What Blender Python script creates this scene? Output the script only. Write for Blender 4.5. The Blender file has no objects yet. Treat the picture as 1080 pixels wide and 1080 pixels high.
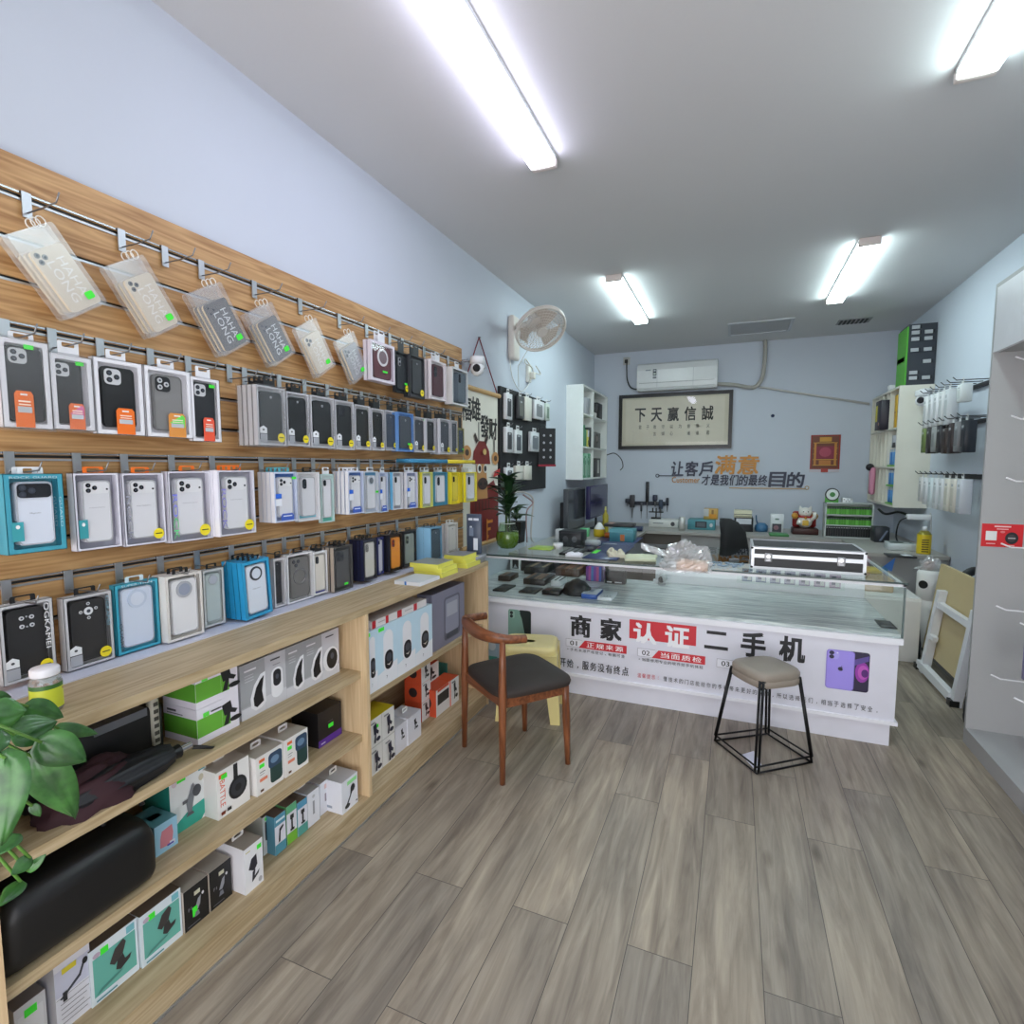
import bpy, bmesh, math, random
from mathutils import Vector, Matrix
RND = random.Random(11)
sc = bpy.context.scene
COL = sc.collection
PI = math.pi
# ------------------------------------------------------------------ camera
CH, CF = 1.5, 562.0
PITCH = math.radians(4.8)
YAW = math.atan(235 / (CF / math.cos(PITCH)))
_cy, _sy, _cp, _sp = math.cos(YAW), math.sin(YAW), math.cos(PITCH), math.sin(PITCH)
FWD = Vector((-_sy * _cp, _cy * _cp, -_sp)); RGT = Vector((_cy, _sy, 0)); UPV = RGT.cross(FWD)
EYE = Vector((0, 0, CH))
def P(px, py, ax, v):
    """where the sight line through a photo pixel meets the real plane x / y / z = v"""
    r = FWD + RGT * ((px - 540) / CF) - UPV * ((py - 540) / CF)
    i = 'xyz'.index(ax)
    return EYE + r * ((v - EYE[i]) / r[i])
cam_d = bpy.data.cameras.new('camera'); cam = bpy.data.objects.new('camera', cam_d); COL.objects.link(cam)
cam.location = EYE; cam.rotation_euler = (PI / 2 - PITCH, 0, YAW)
cam_d.sensor_width = 36; cam_d.sensor_fit = 'HORIZONTAL'; cam_d.lens = 36 * CF / 1080; cam_d.clip_start = .02
sc.camera = cam
# ------------------------------------------------------------------ materials
def lin(c):
    o = []
    for x in c[:3]:
        x = x / 255
        o.append(x / 12.92 if x <= .04045 else ((x + .055) / 1.055) ** 2.4)
    return (*o, 1)
_M = {}
def M(rgb, rough=.5, metal=0.0, coat=0.0):
    k = (tuple(rgb), rough, metal, coat)
    if k in _M: return _M[k]
    m = bpy.data.materials.new('paint_%d_%d_%d' % tuple(rgb)); m.use_nodes = True
    nt = m.node_tree; b = nt.nodes['Principled BSDF']
    b.inputs['Roughness'].default_value = rough; b.inputs['Metallic'].default_value = metal
    b.inputs['Coat Weight'].default_value = coat
    tc = nt.nodes.new('ShaderNodeTexCoord'); n = nt.nodes.new('ShaderNodeTexNoise'); n.inputs['Scale'].default_value = 9
    nt.links.new(tc.outputs['Object'], n.inputs['Vector'])
    mx = nt.nodes.new('ShaderNodeMix'); mx.data_type = 'RGBA'
    c = lin(rgb)
    mx.inputs[6].default_value = tuple(x * .95 for x in c[:3]) + (1,); mx.inputs[7].default_value = tuple(min(1, x * 1.05) for x in c[:3]) + (1,)
    nt.links.new(n.outputs['Fac'], mx.inputs[0]); nt.links.new(mx.outputs[2], b.inputs['Base Color'])
    _M[k] = m
    return m
def glassy(name, tint=(255, 255, 255), gloss=.08, rough=.02, veil=0.0):
    m = bpy.data.materials.new(name); m.use_nodes = True; nt = m.node_tree; nt.nodes.clear()
    out = nt.nodes.new('ShaderNodeOutputMaterial'); t = nt.nodes.new('ShaderNodeBsdfTransparent'); g = nt.nodes.new('ShaderNodeBsdfGlossy')
    t.inputs[0].default_value = lin(tint); g.inputs['Roughness'].default_value = rough
    fr = nt.nodes.new('ShaderNodeFresnel'); fr.inputs[0].default_value = 1.45
    ad = nt.nodes.new('ShaderNodeMath'); ad.operation = 'ADD'; ad.inputs[1].default_value = gloss - .04; ad.use_clamp = True
    geo = nt.nodes.new('ShaderNodeNewGeometry')
    mul = nt.nodes.new('ShaderNodeMath'); mul.operation = 'MULTIPLY'; inv = nt.nodes.new('ShaderNodeMath'); inv.operation = 'SUBTRACT'; inv.inputs[0].default_value = 1
    nt.links.new(geo.outputs['Backfacing'], inv.inputs[1])
    hlf = nt.nodes.new('ShaderNodeMath'); hlf.operation = 'MULTIPLY'; hlf.inputs[1].default_value = .55; nt.links.new(fr.outputs[0], hlf.inputs[0]); nt.links.new(hlf.outputs[0], ad.inputs[0]); nt.links.new(ad.outputs[0], mul.inputs[0]); nt.links.new(inv.outputs[0], mul.inputs[1])
    mx = nt.nodes.new('ShaderNodeMixShader'); nt.links.new(mul.outputs[0], mx.inputs[0]); nt.links.new(t.outputs[0], mx.inputs[1]); nt.links.new(g.outputs[0], mx.inputs[2])
    last = mx
    if veil:
        d = nt.nodes.new('ShaderNodeBsdfDiffuse'); d.inputs[0].default_value = lin((235, 235, 235))
        m2 = nt.nodes.new('ShaderNodeMixShader'); m2.inputs[0].default_value = veil
        nt.links.new(mx.outputs[0], m2.inputs[1]); nt.links.new(d.outputs[0], m2.inputs[2]); last = m2
    nt.links.new(last.outputs[0], out.inputs[0])
    return m
def wood(name, light, dark, axis, stretch=18, scale=3.0, rough=.5, rings=True):
    m = bpy.data.materials.new(name); m.use_nodes = True; nt = m.node_tree; b = nt.nodes['Principled BSDF']; L = nt.links.new
    tc = nt.nodes.new('ShaderNodeTexCoord'); mp = nt.nodes.new('ShaderNodeMapping')
    s = [stretch, stretch, stretch]; s['xyz'.index(axis)] = 1.0
    mp.inputs['Scale'].default_value = s; L(tc.outputs['Object'], mp.inputs['Vector'])
    n1 = nt.nodes.new('ShaderNodeTexNoise'); n1.inputs['Scale'].default_value = scale; n1.inputs['Detail'].default_value = 6; n1.inputs['Distortion'].default_value = .6
    L(mp.outputs[0], n1.inputs['Vector'])
    mp2 = nt.nodes.new('ShaderNodeMapping'); s2 = [stretch * .35] * 3; s2['xyz'.index(axis)] = .5; mp2.inputs['Scale'].default_value = s2; L(tc.outputs['Object'], mp2.inputs['Vector'])
    n2 = nt.nodes.new('ShaderNodeTexNoise'); n2.inputs['Scale'].default_value = 2.2; n2.inputs['Detail'].default_value = 2; L(mp2.outputs[0], n2.inputs['Vector'])
    ml = nt.nodes.new('ShaderNodeMath'); ml.operation = 'MULTIPLY'; ml.inputs[1].default_value = 9 if rings else 1; L(n2.outputs['Fac'], ml.inputs[0])
    pp = nt.nodes.new('ShaderNodeMath'); pp.operation = 'PINGPONG'; pp.inputs[1].default_value = .5; L(ml.outputs[0], pp.inputs[0])
    av = nt.nodes.new('ShaderNodeMath'); av.operation = 'MULTIPLY_ADD'; av.inputs[1].default_value = .45; L(pp.outputs[0], av.inputs[0])
    hf = nt.nodes.new('ShaderNodeMath'); hf.operation = 'MULTIPLY'; hf.inputs[1].default_value = .75; L(n1.outputs['Fac'], hf.inputs[0]); L(hf.outputs[0], av.inputs[2])
    cr = nt.nodes.new('ShaderNodeValToRGB'); cr.color_ramp.elements[0].position = .28; cr.color_ramp.elements[0].color = lin(dark)
    cr.color_ramp.elements[1].position = .68; cr.color_ramp.elements[1].color = lin(light); L(av.outputs[0], cr.inputs[0]); L(cr.outputs[0], b.inputs['Base Color'])
    b.inputs['Roughness'].default_value = rough
    return m
def plaster(name, c, scale=1.2, amt=.06, rough=.85):
    m = bpy.data.materials.new(name); m.use_nodes = True; nt = m.node_tree; b = nt.nodes['Principled BSDF']; L = nt.links.new
    tc = nt.nodes.new('ShaderNodeTexCoord'); n = nt.nodes.new('ShaderNodeTexNoise'); n.inputs['Scale'].default_value = scale; n.inputs['Detail'].default_value = 6
    L(tc.outputs['Object'], n.inputs['Vector'])
    mx = nt.nodes.new('ShaderNodeMix'); mx.data_type = 'RGBA'; k = lin(c)
    mx.inputs[6].default_value = tuple(x * (1 - amt) for x in k[:3]) + (1,); mx.inputs[7].default_value = tuple(min(1, x * (1 + amt)) for x in k[:3]) + (1,)
    L(n.outputs['Fac'], mx.inputs[0]); L(mx.outputs[2], b.inputs['Base Color']); b.inputs['Roughness'].default_value = rough
    n3 = nt.nodes.new('ShaderNodeTexNoise'); n3.inputs['Scale'].default_value = 60; L(tc.outputs['Object'], n3.inputs['Vector'])
    bp = nt.nodes.new('ShaderNodeBump'); bp.inputs['Strength'].default_value = .08; bp.inputs['Distance'].default_value = .004; L(n3.outputs['Fac'], bp.inputs['Height']); L(bp.outputs[0], b.inputs['Normal'])
    return m
def glow(name, c, s):
    m = bpy.data.materials.new(name); m.use_nodes = True; nt = m.node_tree; nt.nodes.clear()
    out = nt.nodes.new('ShaderNodeOutputMaterial'); e = nt.nodes.new('ShaderNodeEmission'); e.inputs[0].default_value = lin(c); e.inputs[1].default_value = s
    nt.links.new(e.outputs[0], out.inputs[0]); return m
# colours
WHITE = (232, 232, 234); BLACK = (24, 24, 26); GREEN = (70, 240, 60); YEL = (245, 225, 40)
BLK = M(BLACK, .4); WHT = M(WHITE, .45); CHROME = M((205, 207, 210), .22, 1.0); STEEL = M((150, 150, 152), .35, 1.0); ALU = M((190, 192, 196), .38, .9)
GRN = M(GREEN, .5); WIN = glassy('clear_film', gloss=.04, rough=.05); BAG = glassy('plastic_bag', (246, 246, 246), gloss=.07, rough=.16, veil=.05)
GLASS = glassy('display_glass', (250, 253, 252), gloss=.08, rough=.0)
# ------------------------------------------------------------------ mesh builder
_T = {}
def text_mesh(txt, bold):
    k = (txt, bold)
    if k not in _T:
        c = bpy.data.curves.new('lettering', 'FONT'); c.body = txt; c.offset = 0; c.resolution_u = 2
        o = bpy.data.objects.new('lettering', c); COL.objects.link(o)
        bpy.context.view_layer.update()
        me = bpy.data.meshes.new_from_object(o.evaluated_get(bpy.context.evaluated_depsgraph_get()))
        vs = [v.co.to_2d() for v in me.vertices]; fs = [tuple(p.vertices) for p in me.polygons]
        bpy.data.objects.remove(o); bpy.data.curves.remove(c); bpy.data.meshes.remove(me)
        x0 = min(v.x for v in vs); x1 = max(v.x for v in vs); y0 = min(v.y for v in vs); y1 = max(v.y for v in vs)
        _T[k] = ([((v.x - x0) / (x1 - x0) - .5, (v.y - y0) / max(1e-6, y1 - y0) - .5) for v in vs], fs)
    return _T[k]
class MB:
    def __init__(s, T=None):
        s.v = []; s.f = []; s.mi = []; s.sm = []; s.mats = []; s.T = T or Matrix()
    def add(s, vs, fs, mat, smooth=False):
        if mat not in s.mats: s.mats.append(mat)
        k = s.mats.index(mat); b = len(s.v)
        s.v += [tuple(s.T @ Vector(p)) for p in vs]
        for f in fs:
            s.f.append(tuple(i + b for i in f)); s.mi.append(k); s.sm.append(smooth)
        return s
    def box(s, x0, x1, y0, y1, z0, z1, mat):
        if x0 > x1: x0, x1 = x1, x0
        if y0 > y1: y0, y1 = y1, y0
        if z0 > z1: z0, z1 = z1, z0
        vs = [(x0, y0, z0), (x1, y0, z0), (x1, y1, z0), (x0, y1, z0), (x0, y0, z1), (x1, y0, z1), (x1, y1, z1), (x0, y1, z1)]
        return s.add(vs, [(0, 3, 2, 1), (4, 5, 6, 7), (0, 1, 5, 4), (1, 2, 6, 5), (2, 3, 7, 6), (3, 0, 4, 7)], mat)
    def cbox(s, x0, x1, y0, y1, z0, z1, mat, b=.004, seg=2):
        bm = bmesh.new(); bmesh.ops.create_cube(bm, size=1)
        for v in bm.verts: v.co = Vector(((x0 + x1) / 2 + v.co.x * (x1 - x0), (y0 + y1) / 2 + v.co.y * (y1 - y0), (z0 + z1) / 2 + v.co.z * (z1 - z0)))
        bmesh.ops.bevel(bm, geom=bm.edges[:], offset=b, segments=seg, profile=.5, affect='EDGES')
        bm.verts.index_update()
        s.add([v.co[:] for v in bm.verts], [[v.index for v in f.verts] for f in bm.faces], mat, True); bm.free(); return s
    def prism(s, pts, y0, y1, mat):          # outline in (x, z), counter-clockwise seen from the front, extruded y0 (front) -> y1 (back)
        n = len(pts); vs = [(x, y0, z) for x, z in pts] + [(x, y1, z) for x, z in pts]
        fs = [tuple(range(n)), tuple(range(2 * n - 1, n - 1, -1))] + [(i, i + n, (i + 1) % n + n, (i + 1) % n) for i in range(n)]
        return s.add(vs, fs, mat)
    def ring(s, po, pi, y0, y1, mat):        # frame between two outlines with the same number of points
        n = len(po); vs = [(x, y, z) for y in (y0, y1) for q in (po, pi) for x, z in q]; fs = []
        for i in range(n):
            j = (i + 1) % n
            fs += [(i, j, n + j, n + i), (2 * n + i, 3 * n + i, 3 * n + j, 2 * n + j), (i, 2 * n + i, 2 * n + j, j), (n + i, n + j, 3 * n + j, 3 * n + i)]
        return s.add(vs, fs, mat)
    def cyl(s, p0, p1, r0, r1, mat, n=12, smooth=True):
        p0 = Vector(p0); p1 = Vector(p1); d = (p1 - p0).normalized(); a = d.orthogonal().normalized(); c = d.cross(a)
        vs = []
        for p, r in ((p0, r0), (p1, r1)):
            for i in range(n):
                t = 2 * PI * i / n; vs.append(p + a * (r * math.cos(t)) + c * (r * math.sin(t)))
        s.add(vs, [(i, (i + 1) % n, (i + 1) % n + n, i + n) for i in range(n)], mat, smooth)
        return s.add(vs, [tuple(range(n - 1, -1, -1)), tuple(range(n, 2 * n))], mat)
    def tube(s, pts, r, mat, n=6, rs=None, closed=False):
        pts = [Vector(p) for p in pts]; m = len(pts); vs = []; a = None
        for i, p in enumerate(pts):
            if closed: d = (pts[(i + 1) % m] - pts[i - 1]).normalized()
            else: d = (pts[min(i + 1, m - 1)] - pts[max(i - 1, 0)]).normalized()
            if a is None: a = d.orthogonal().normalized()
            a = (a - d * a.dot(d)).normalized(); c = d.cross(a); rr = rs[i] if rs else r
            for k in range(n):
                t = 2 * PI * k / n; vs.append(p + a * (rr * math.cos(t)) + c * (rr * math.sin(t)))
        fs = []
        for i in range(m if closed else m - 1):
            for k in range(n):
                j = (i + 1) % m
                fs.append((i * n + k, i * n + (k + 1) % n, j * n + (k + 1) % n, j * n + k))
        if not closed: fs += [tuple(range(n - 1, -1, -1)), tuple(range((m - 1) * n, m * n))]
        return s.add(vs, fs, mat, True)
    def lathe(s, prof, c, mat, n=20, smooth=True):
        vs = []; m = len(prof)
        for r, z in prof:
            for k in range(n):
                t = 2 * PI * k / n; vs.append((c[0] + r * math.cos(t), c[1] + r * math.sin(t), c[2] + z))
        fs = [(i * n + k, i * n + (k + 1) % n, (i + 1) * n + (k + 1) % n, (i + 1) * n + k) for i in range(m - 1) for k in range(n)]
        s.add(vs, fs, mat, smooth)
        return s.add(vs, [tuple(range(n - 1, -1, -1)), tuple(range((m - 1) * n, m * n))], mat)
    def ball(s, c, r, mat, sc_=(1, 1, 1), n=14):
        pr = [(max(1e-4, r * math.sin(PI * i / 8)), -r * math.cos(PI * i / 8)) for i in range(9)]
        vs = []
        for q, z in pr:
            for k in range(n):
                t = 2 * PI * k / n; vs.append((c[0] + q * math.cos(t) * sc_[0], c[1] + q * math.sin(t) * sc_[1], c[2] + z * sc_[2]))
        return s.add(vs, [(i * n + k, i * n + (k + 1) % n, (i + 1) * n + (k + 1) % n, (i + 1) * n + k) for i in range(8) for k in range(n)], mat, True)
    def build(s, name, parent=None, loc=None, rz=0.0, rx=0.0):
        me = bpy.data.meshes.new(name); me.from_pydata(s.v, [], s.f)
        for m in s.mats: me.materials.append(m)
        me.polygons.foreach_set('material_index', s.mi); me.polygons.foreach_set('use_smooth', s.sm); me.update()
        o = bpy.data.objects.new(name, me); COL.objects.link(o)
        if parent: o.parent = parent
        if loc is not None: o.location = loc
        if rz or rx: o.rotation_euler = (rx, 0, rz)
        return o
def rr(x0, x1, z0, z1, r, n=4):
    r = min(r, (x1 - x0) / 2, (z1 - z0) / 2); o = []
    for cx, cz, a in ((x1 - r, z0 + r, -PI / 2), (x1 - r, z1 - r, 0), (x0 + r, z1 - r, PI / 2), (x0 + r, z0 + r, PI)):
        for i in range(n + 1):
            t = a + PI / 2 * i / n; o.append((cx + r * math.cos(t), cz + r * math.sin(t)))
    return o
def ell(cx, cz, rx, rz, n=20):
    return [(cx + rx * math.cos(2 * PI * i / n), cz + rz * math.sin(2 * PI * i / n)) for i in range(n)]
class Paint:
    """prints on one face of a box: u to the right, v up, both 0..1"""
    def __init__(s, mb, O, U, V, gap=.0005):
        s.mb = mb; s.O = Vector(O); s.U = Vector(U); s.V = Vector(V); s.N = s.U.cross(s.V).normalized(); s.k = 1; s.gap = gap
    def q(s, u, v): return s.O + s.U * u + s.V * v + s.N * (s.gap * s.k)
    def pl(s, pts, c, rough=.45):
        s.mb.add([s.q(*p) for p in pts], [tuple(range(len(pts)))], c if not isinstance(c, tuple) else M(c, rough)); s.k += 1; return s
    def r(s, u0, u1, v0, v1, c, rough=.45): return s.pl([(u0, v0), (u1, v0), (u1, v1), (u0, v1)], c, rough)
    def e(s, u, v, ru, rv, c, n=18): return s.pl(ell(u, v, ru, rv, n), c)
    def rr(s, u0, u1, v0, v1, rad, c):
        a = s.U.length / s.V.length
        return s.pl([(x, z * a) for x, z in rr(u0, u1, v0 / a, v1 / a, rad)], c)
    def t(s, txt, u, v, w, h, c, bold=0.0, rot=0):
        vs, fs = text_mesh(txt, 0)
        if bold >= .03 and rot == 0:
            dx, dy = bold * .5 * w, bold * .5 * h; k0 = s.k
            for ox, oy in ((-dx, -dy), (dx, -dy), (-dx, dy), (dx, dy)) if bold >= .04 else ((-dx, 0), (dx, 0)):
                s.mb.add([s.q(u + x * (w - 2 * dx) + ox, v + y * (h - 2 * dy) + oy) for x, y in vs], fs, c if not isinstance(c, tuple) else M(c)); s.k += .2
            s.k = k0 + 1; return s
        if rot == 0: pts = [s.q(u + x * w, v + y * h) for x, y in vs]
        elif rot == -90: pts = [s.q(u + y * w, v - x * h) for x, y in vs]
        else: pts = [s.q(u - y * w, v + x * h) for x, y in vs]
        s.mb.add(pts, fs, c if not isinstance(c, tuple) else M(c)); s.k += 1; return s
def front(mb, w, h, y=0.0, x0=None, z0=0.0): return Paint(mb, (-w / 2 if x0 is None else x0, y, z0), (w, 0, 0), (0, 0, h))
def lside(mb, w, h, d): return Paint(mb, (-w / 2, d, 0), (0, -d, 0), (0, 0, h))
def topf(mb, w, h, d): return Paint(mb, (-w / 2, 0, h), (w, 0, 0), (0, d, 0))
LABELS = {}
def tag(o, label, cat, group=None, kind=None):
    o['label'] = label; o['category'] = cat
    if group: o['group'] = group
    if kind: o['kind'] = kind
    return o
def struct(o): o['kind'] = 'structure'; return o
def thing(name, label, cat, loc=(0, 0, 0), rz=0.0, group=None):
    o = bpy.data.objects.new(name, None); COL.objects.link(o); o.location = loc; o.rotation_euler = (0, 0, rz); o.empty_display_size = .1
    return tag(o, label, cat, group)
def dup(root, loc, label=None, rot=None):
    r = root.copy(); COL.objects.link(r); r.location = loc
    if rot is not None: r.rotation_euler = rot
    if label: r['label'] = label
    for ch in list(root.children):
        c = ch.copy(); COL.objects.link(c); c.parent = r
        for g in list(ch.children):
            d = g.copy(); COL.objects.link(d); d.parent = c
    return r
# ------------------------------------------------------------------ room shell
XL, XR, YB, ZC, YF = -1.82, 1.70, 7.30, 3.03, -1.0
def floor_mat():
    m = bpy.data.materials.new('grey_oak_laminate'); m.use_nodes = True; nt = m.node_tree; b = nt.nodes['Principled BSDF']; L = nt.links.new
    tc = nt.nodes.new('ShaderNodeTexCoord'); sp = nt.nodes.new('ShaderNodeSeparateXYZ'); L(tc.outputs['Object'], sp.inputs[0])
    ad = nt.nodes.new('ShaderNodeMath'); ad.inputs[1].default_value = 3.97; L(sp.outputs[0], ad.inputs[0])
    ay = nt.nodes.new('ShaderNodeMath'); ay.inputs[1].default_value = 3.3; L(sp.outputs[1], ay.inputs[0])
    cb = nt.nodes.new('ShaderNodeCombineXYZ'); L(ay.outputs[0], cb.inputs[0]); L(ad.outputs[0], cb.inputs[1])
    br = nt.nodes.new('ShaderNodeTexBrick'); br.inputs['Scale'].default_value = 1; br.inputs['Brick Width'].default_value = 1.22; br.inputs['Row Height'].default_value = .195
    br.inputs['Mortar Size'].default_value = .0013; br.inputs['Mortar Smooth'].default_value = .3; br.offset = .37; br.offset_frequency = 2
    br.inputs['Color1'].default_value = (0, 0, 0, 1); br.inputs['Color2'].default_value = (1, 1, 1, 1); br.inputs['Mortar'].default_value = (.5, .5, .5, 1); br.inputs['Bias'].default_value = 0
    L(cb.outputs[0], br.inputs['Vector'])
    # per-plank shift of the grain
    sc_ = nt.nodes.new('ShaderNodeVectorMath'); sc_.operation = 'SCALE'; sc_.inputs['Scale'].default_value = 13; L(br.outputs['Color'], sc_.inputs[0])
    vv = nt.nodes.new('ShaderNodeVectorMath'); vv.operation = 'ADD'; L(tc.outputs['Object'], vv.inputs[0]); L(sc_.outputs[0], vv.inputs[1])
    mp = nt.nodes.new('ShaderNodeMapping'); mp.inputs['Scale'].default_value = (11, .9, 1); L(vv.outputs[0], mp.inputs[0])
    n1 = nt.nodes.new('ShaderNodeTexNoise'); n1.inputs['Scale'].default_value = 2.6; n1.inputs['Detail'].default_value = 8; n1.inputs['Roughness'].default_value = .62; n1.inputs['Distortion'].default_value = .7; L(mp.outputs[0], n1.inputs['Vector'])
    mp2 = nt.nodes.new('ShaderNodeMapping'); mp2.inputs['Scale'].default_value = (5, .9, 1); L(vv.outputs[0], mp2.inputs[0])
    n2 = nt.nodes.new('ShaderNodeTexNoise'); n2.inputs['Scale'].default_value = 1.8; n2.inputs['Detail'].default_value = 4; L(mp2.outputs[0], n2.inputs['Vector'])
    cr = nt.nodes.new('ShaderNodeValToRGB'); e = cr.color_ramp.elements; e[0].position = .3; e[0].color = lin((122, 112, 100)); e[1].position = .7; e[1].color = lin((174, 164, 148))
    L(n1.outputs['Fac'], cr.inputs[0])
    c2 = nt.nodes.new('ShaderNodeValToRGB'); e = c2.color_ramp.elements; e[0].position = .3; e[0].color = (.74, .73, .74, 1); e[1].position = .65; e[1].color = (1.14, 1.12, 1.09, 1); L(n2.outputs['Fac'], c2.inputs[0])
    mu = nt.nodes.new('ShaderNodeMix'); mu.data_type = 'RGBA'; mu.blend_type = 'MULTIPLY'; mu.inputs[0].default_value = 1; L(cr.outputs[0], mu.inputs[6]); L(c2.outputs[0], mu.inputs[7])
    c3 = nt.nodes.new('ShaderNodeValToRGB'); e = c3.color_ramp.elements; e[0].color = (.78, .79, .82, 1); e[1].color = (1.1, 1.07, 1.03, 1); L(br.outputs['Color'], c3.inputs[0])
    mu2 = nt.nodes.new('ShaderNodeMix'); mu2.data_type = 'RGBA'; mu2.blend_type = 'MULTIPLY'; mu2.inputs[0].default_value = 1; L(mu.outputs[2], mu2.inputs[6]); L(c3.outputs[0], mu2.inputs[7])
    # knots
    mk = nt.nodes.new('ShaderNodeMapping'); mk.inputs['Scale'].default_value = (5.2, 1.9, 1); L(vv.outputs[0], mk.inputs[0])
    vo = nt.nodes.new('ShaderNodeTexVoronoi'); vo.inputs['Scale'].default_value = 1.0; L(mk.outputs[0], vo.inputs['Vector'])
    ck = nt.nodes.new('ShaderNodeValToRGB'); e = ck.color_ramp.elements; e[0].position = .03; e[0].color = (.42, .38, .35, 1); e[1].position = .13; e[1].color = (1, 1, 1, 1); L(vo.outputs['Distance'], ck.inputs[0])
    mu4 = nt.nodes.new('ShaderNodeMix'); mu4.data_type = 'RGBA'; mu4.blend_type = 'MULTIPLY'; mu4.inputs[0].default_value = .8; L(mu2.outputs[2], mu4.inputs[6]); L(ck.outputs[0], mu4.inputs[7])
    mu3 = nt.nodes.new('ShaderNodeMix'); mu3.data_type = 'RGBA'; L(br.outputs['Fac'], mu3.inputs[0]); L(mu4.outputs[2], mu3.inputs[6]); mu3.inputs[7].default_value = lin((70, 64, 60))
    L(mu3.outputs[2], b.inputs['Base Color']); b.inputs['Roughness'].default_value = .42
    bp = nt.nodes.new('ShaderNodeBump'); bp.inputs['Strength'].default_value = .12; bp.inputs['Distance'].default_value = .003; L(n1.outputs['Fac'], bp.inputs['Height']); L(bp.outputs[0], b.inputs['Normal'])
    return m
WALL = plaster('white_wall_paint', (204, 210, 220)); CEIL = plaster('ceiling_paint', (212, 211, 212), .7, .05)
struct(MB().box(XL - .1, XR + .1, YF, YB + .1, -.1, 0, floor_mat()).build('floor'))
struct(MB().box(XL - .1, XR + .1, YF, YB + .1, ZC, ZC + .1, CEIL).build('ceiling'))
struct(MB().box(XL - .1, XL, YF, YB + .1, 0, ZC, WALL).build('wall_left'))
struct(MB().box(XR, XR + .1, YF, YB + .1, 0, ZC, WALL).build('wall_right'))
struct(MB().box(XL, XR, YB, YB + .1, 0, ZC, WALL).build('wall_back'))
struct(MB().box(XL, XR, YF - .1, YF, 2.2, ZC, WALL).build('light_blocking_header'))  # unseen header added above the opening to dim daylight on the upper walls
# ceiling fittings
LAMP = glow('lamp_diffuser', (224, 248, 250), 14.0); LAMPV = glow('lamp_diffuser_violet', (228, 228, 255), 8.0)
def lamp(x, y0, y1, label, lm=None, z=ZC):
    t = thing('ceiling_light', label, 'ceiling light', (x, (y0 + y1) / 2, z), 0, 'batten ceiling lights'); h = (y1 - y0) / 2
    MB().box(-.065, .065, -h, h, -.02, 0, WHT).build('housing', t)
    mb = MB(Matrix.Rotation(PI / 2, 4, 'Z'))
    pts = [(-h + .03, -.055), (h - .03, -.055), (h - .02, -.045), (h - .02, -.02), (-h + .02, -.02), (-h + .02, -.045)]
    mb.prism(pts, -.058, .058, lm or LAMP); mb.build('diffuser', t)
    for s in (-1, 1): MB().cbox(-.065, .065, s * h - .018, s * h + .018, -.05, 0, M((226, 214, 208), .5), .006).build('end_cap', t)
lamp(-.925, 1.28, 2.64, 'bright ceiling batten light above the phone case wall, largest and nearest', LAMPV)
lamp(.80, 1.32, 2.68, 'bright ceiling batten light cut by the top right corner of the photo')
lamp(-.94, 4.37, 5.75, 'short looking batten light on the ceiling nearer the wall fan')
lamp(.785, 4.34, 5.72, 'batten light on the ceiling on the side of the black and green rack')
hp = thing('ceiling_hatch', 'flat rectangular access panel in the ceiling above the calligraphy frame', 'ceiling panel', (.2, 6.55, ZC))
hp_m = MB(); hp_m.box(-.3, .3, -.26, .26, -.008, 0, M((176, 176, 180), .6)); hp_m.build('panel', hp)
MB().ring([(-.32, -.28), (.32, -.28), (.32, .28), (-.32, .28)], [(-.29, -.25), (.29, -.25), (.29, .25), (-.29, .25)], -.014, 0, ALU).build('frame', hp, (0, 0, 0), 0, PI / 2)
vt = thing('ceiling_vent', 'small dusty slatted vent in the ceiling near the right wall', 'vent', (1.1, 6.66, ZC))
MB().box(-.15, .15, -.1, .1, -.01, 0, M((150, 150, 152), .7)).build('frame', vt)
v = MB()
for i in range(7): v.box(-.13 + i * .038, -.11 + i * .038, -.085, .085, -.016, -.01, M((60, 60, 62), .8))
v.build('louvre', vt)
# ------------------------------------------------------------------ slatted board on the left wall
XS = -1.80                       # face of the slats
SLAT = wood('slat_wood', (206, 164, 112), (156, 112, 66), 'y', 22, 2.4, .5)
RAILS = [2.228, 1.878, 1.530, 1.187]
GROOVES = [2.114, 2.004, 1.76, 1.645, 1.414, 1.300, 1.07]
Y0S, Y1S = .05, 3.40
sw = thing('slatwall', 'wood grain slatted display board covering the left wall above the low cabinet', 'display board', (XS, 0, .9))
def slz(z): return z - .9
zs = sorted(RAILS + GROOVES); edges = [.922] + zs + [2.335]
mb = MB(); mb.box(-.02, -.012, Y0S, Y1S, slz(.92), slz(2.335), M((70, 52, 36), .8))
for a, b_ in zip(edges[:-1], edges[1:]):
    mb.box(-.012, 0, Y0S, Y1S, slz(a) + .004, slz(b_) - .004, SLAT)
mb.build('slat_panel', sw)
for z in RAILS:
    MB().box(-.004, .004, Y0S, Y1S, slz(z) + .006, slz(z) + .011, CHROME).box(-.004, .003, Y0S, Y1S, slz(z) - .012, slz(z) - .006, ALU).box(-.011, -.004, Y0S, Y1S, slz(z) - .006, slz(z) + .006, BLK).build('rail', sw)
for z in GROOVES:
    MB().box(-.006, .001, Y0S, Y1S, slz(z) - .009, slz(z) - .003, ALU).box(-.0115, -.006, Y0S, Y1S, slz(z) - .003, slz(z) + .004, BLK).build('groove_insert', sw)
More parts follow.
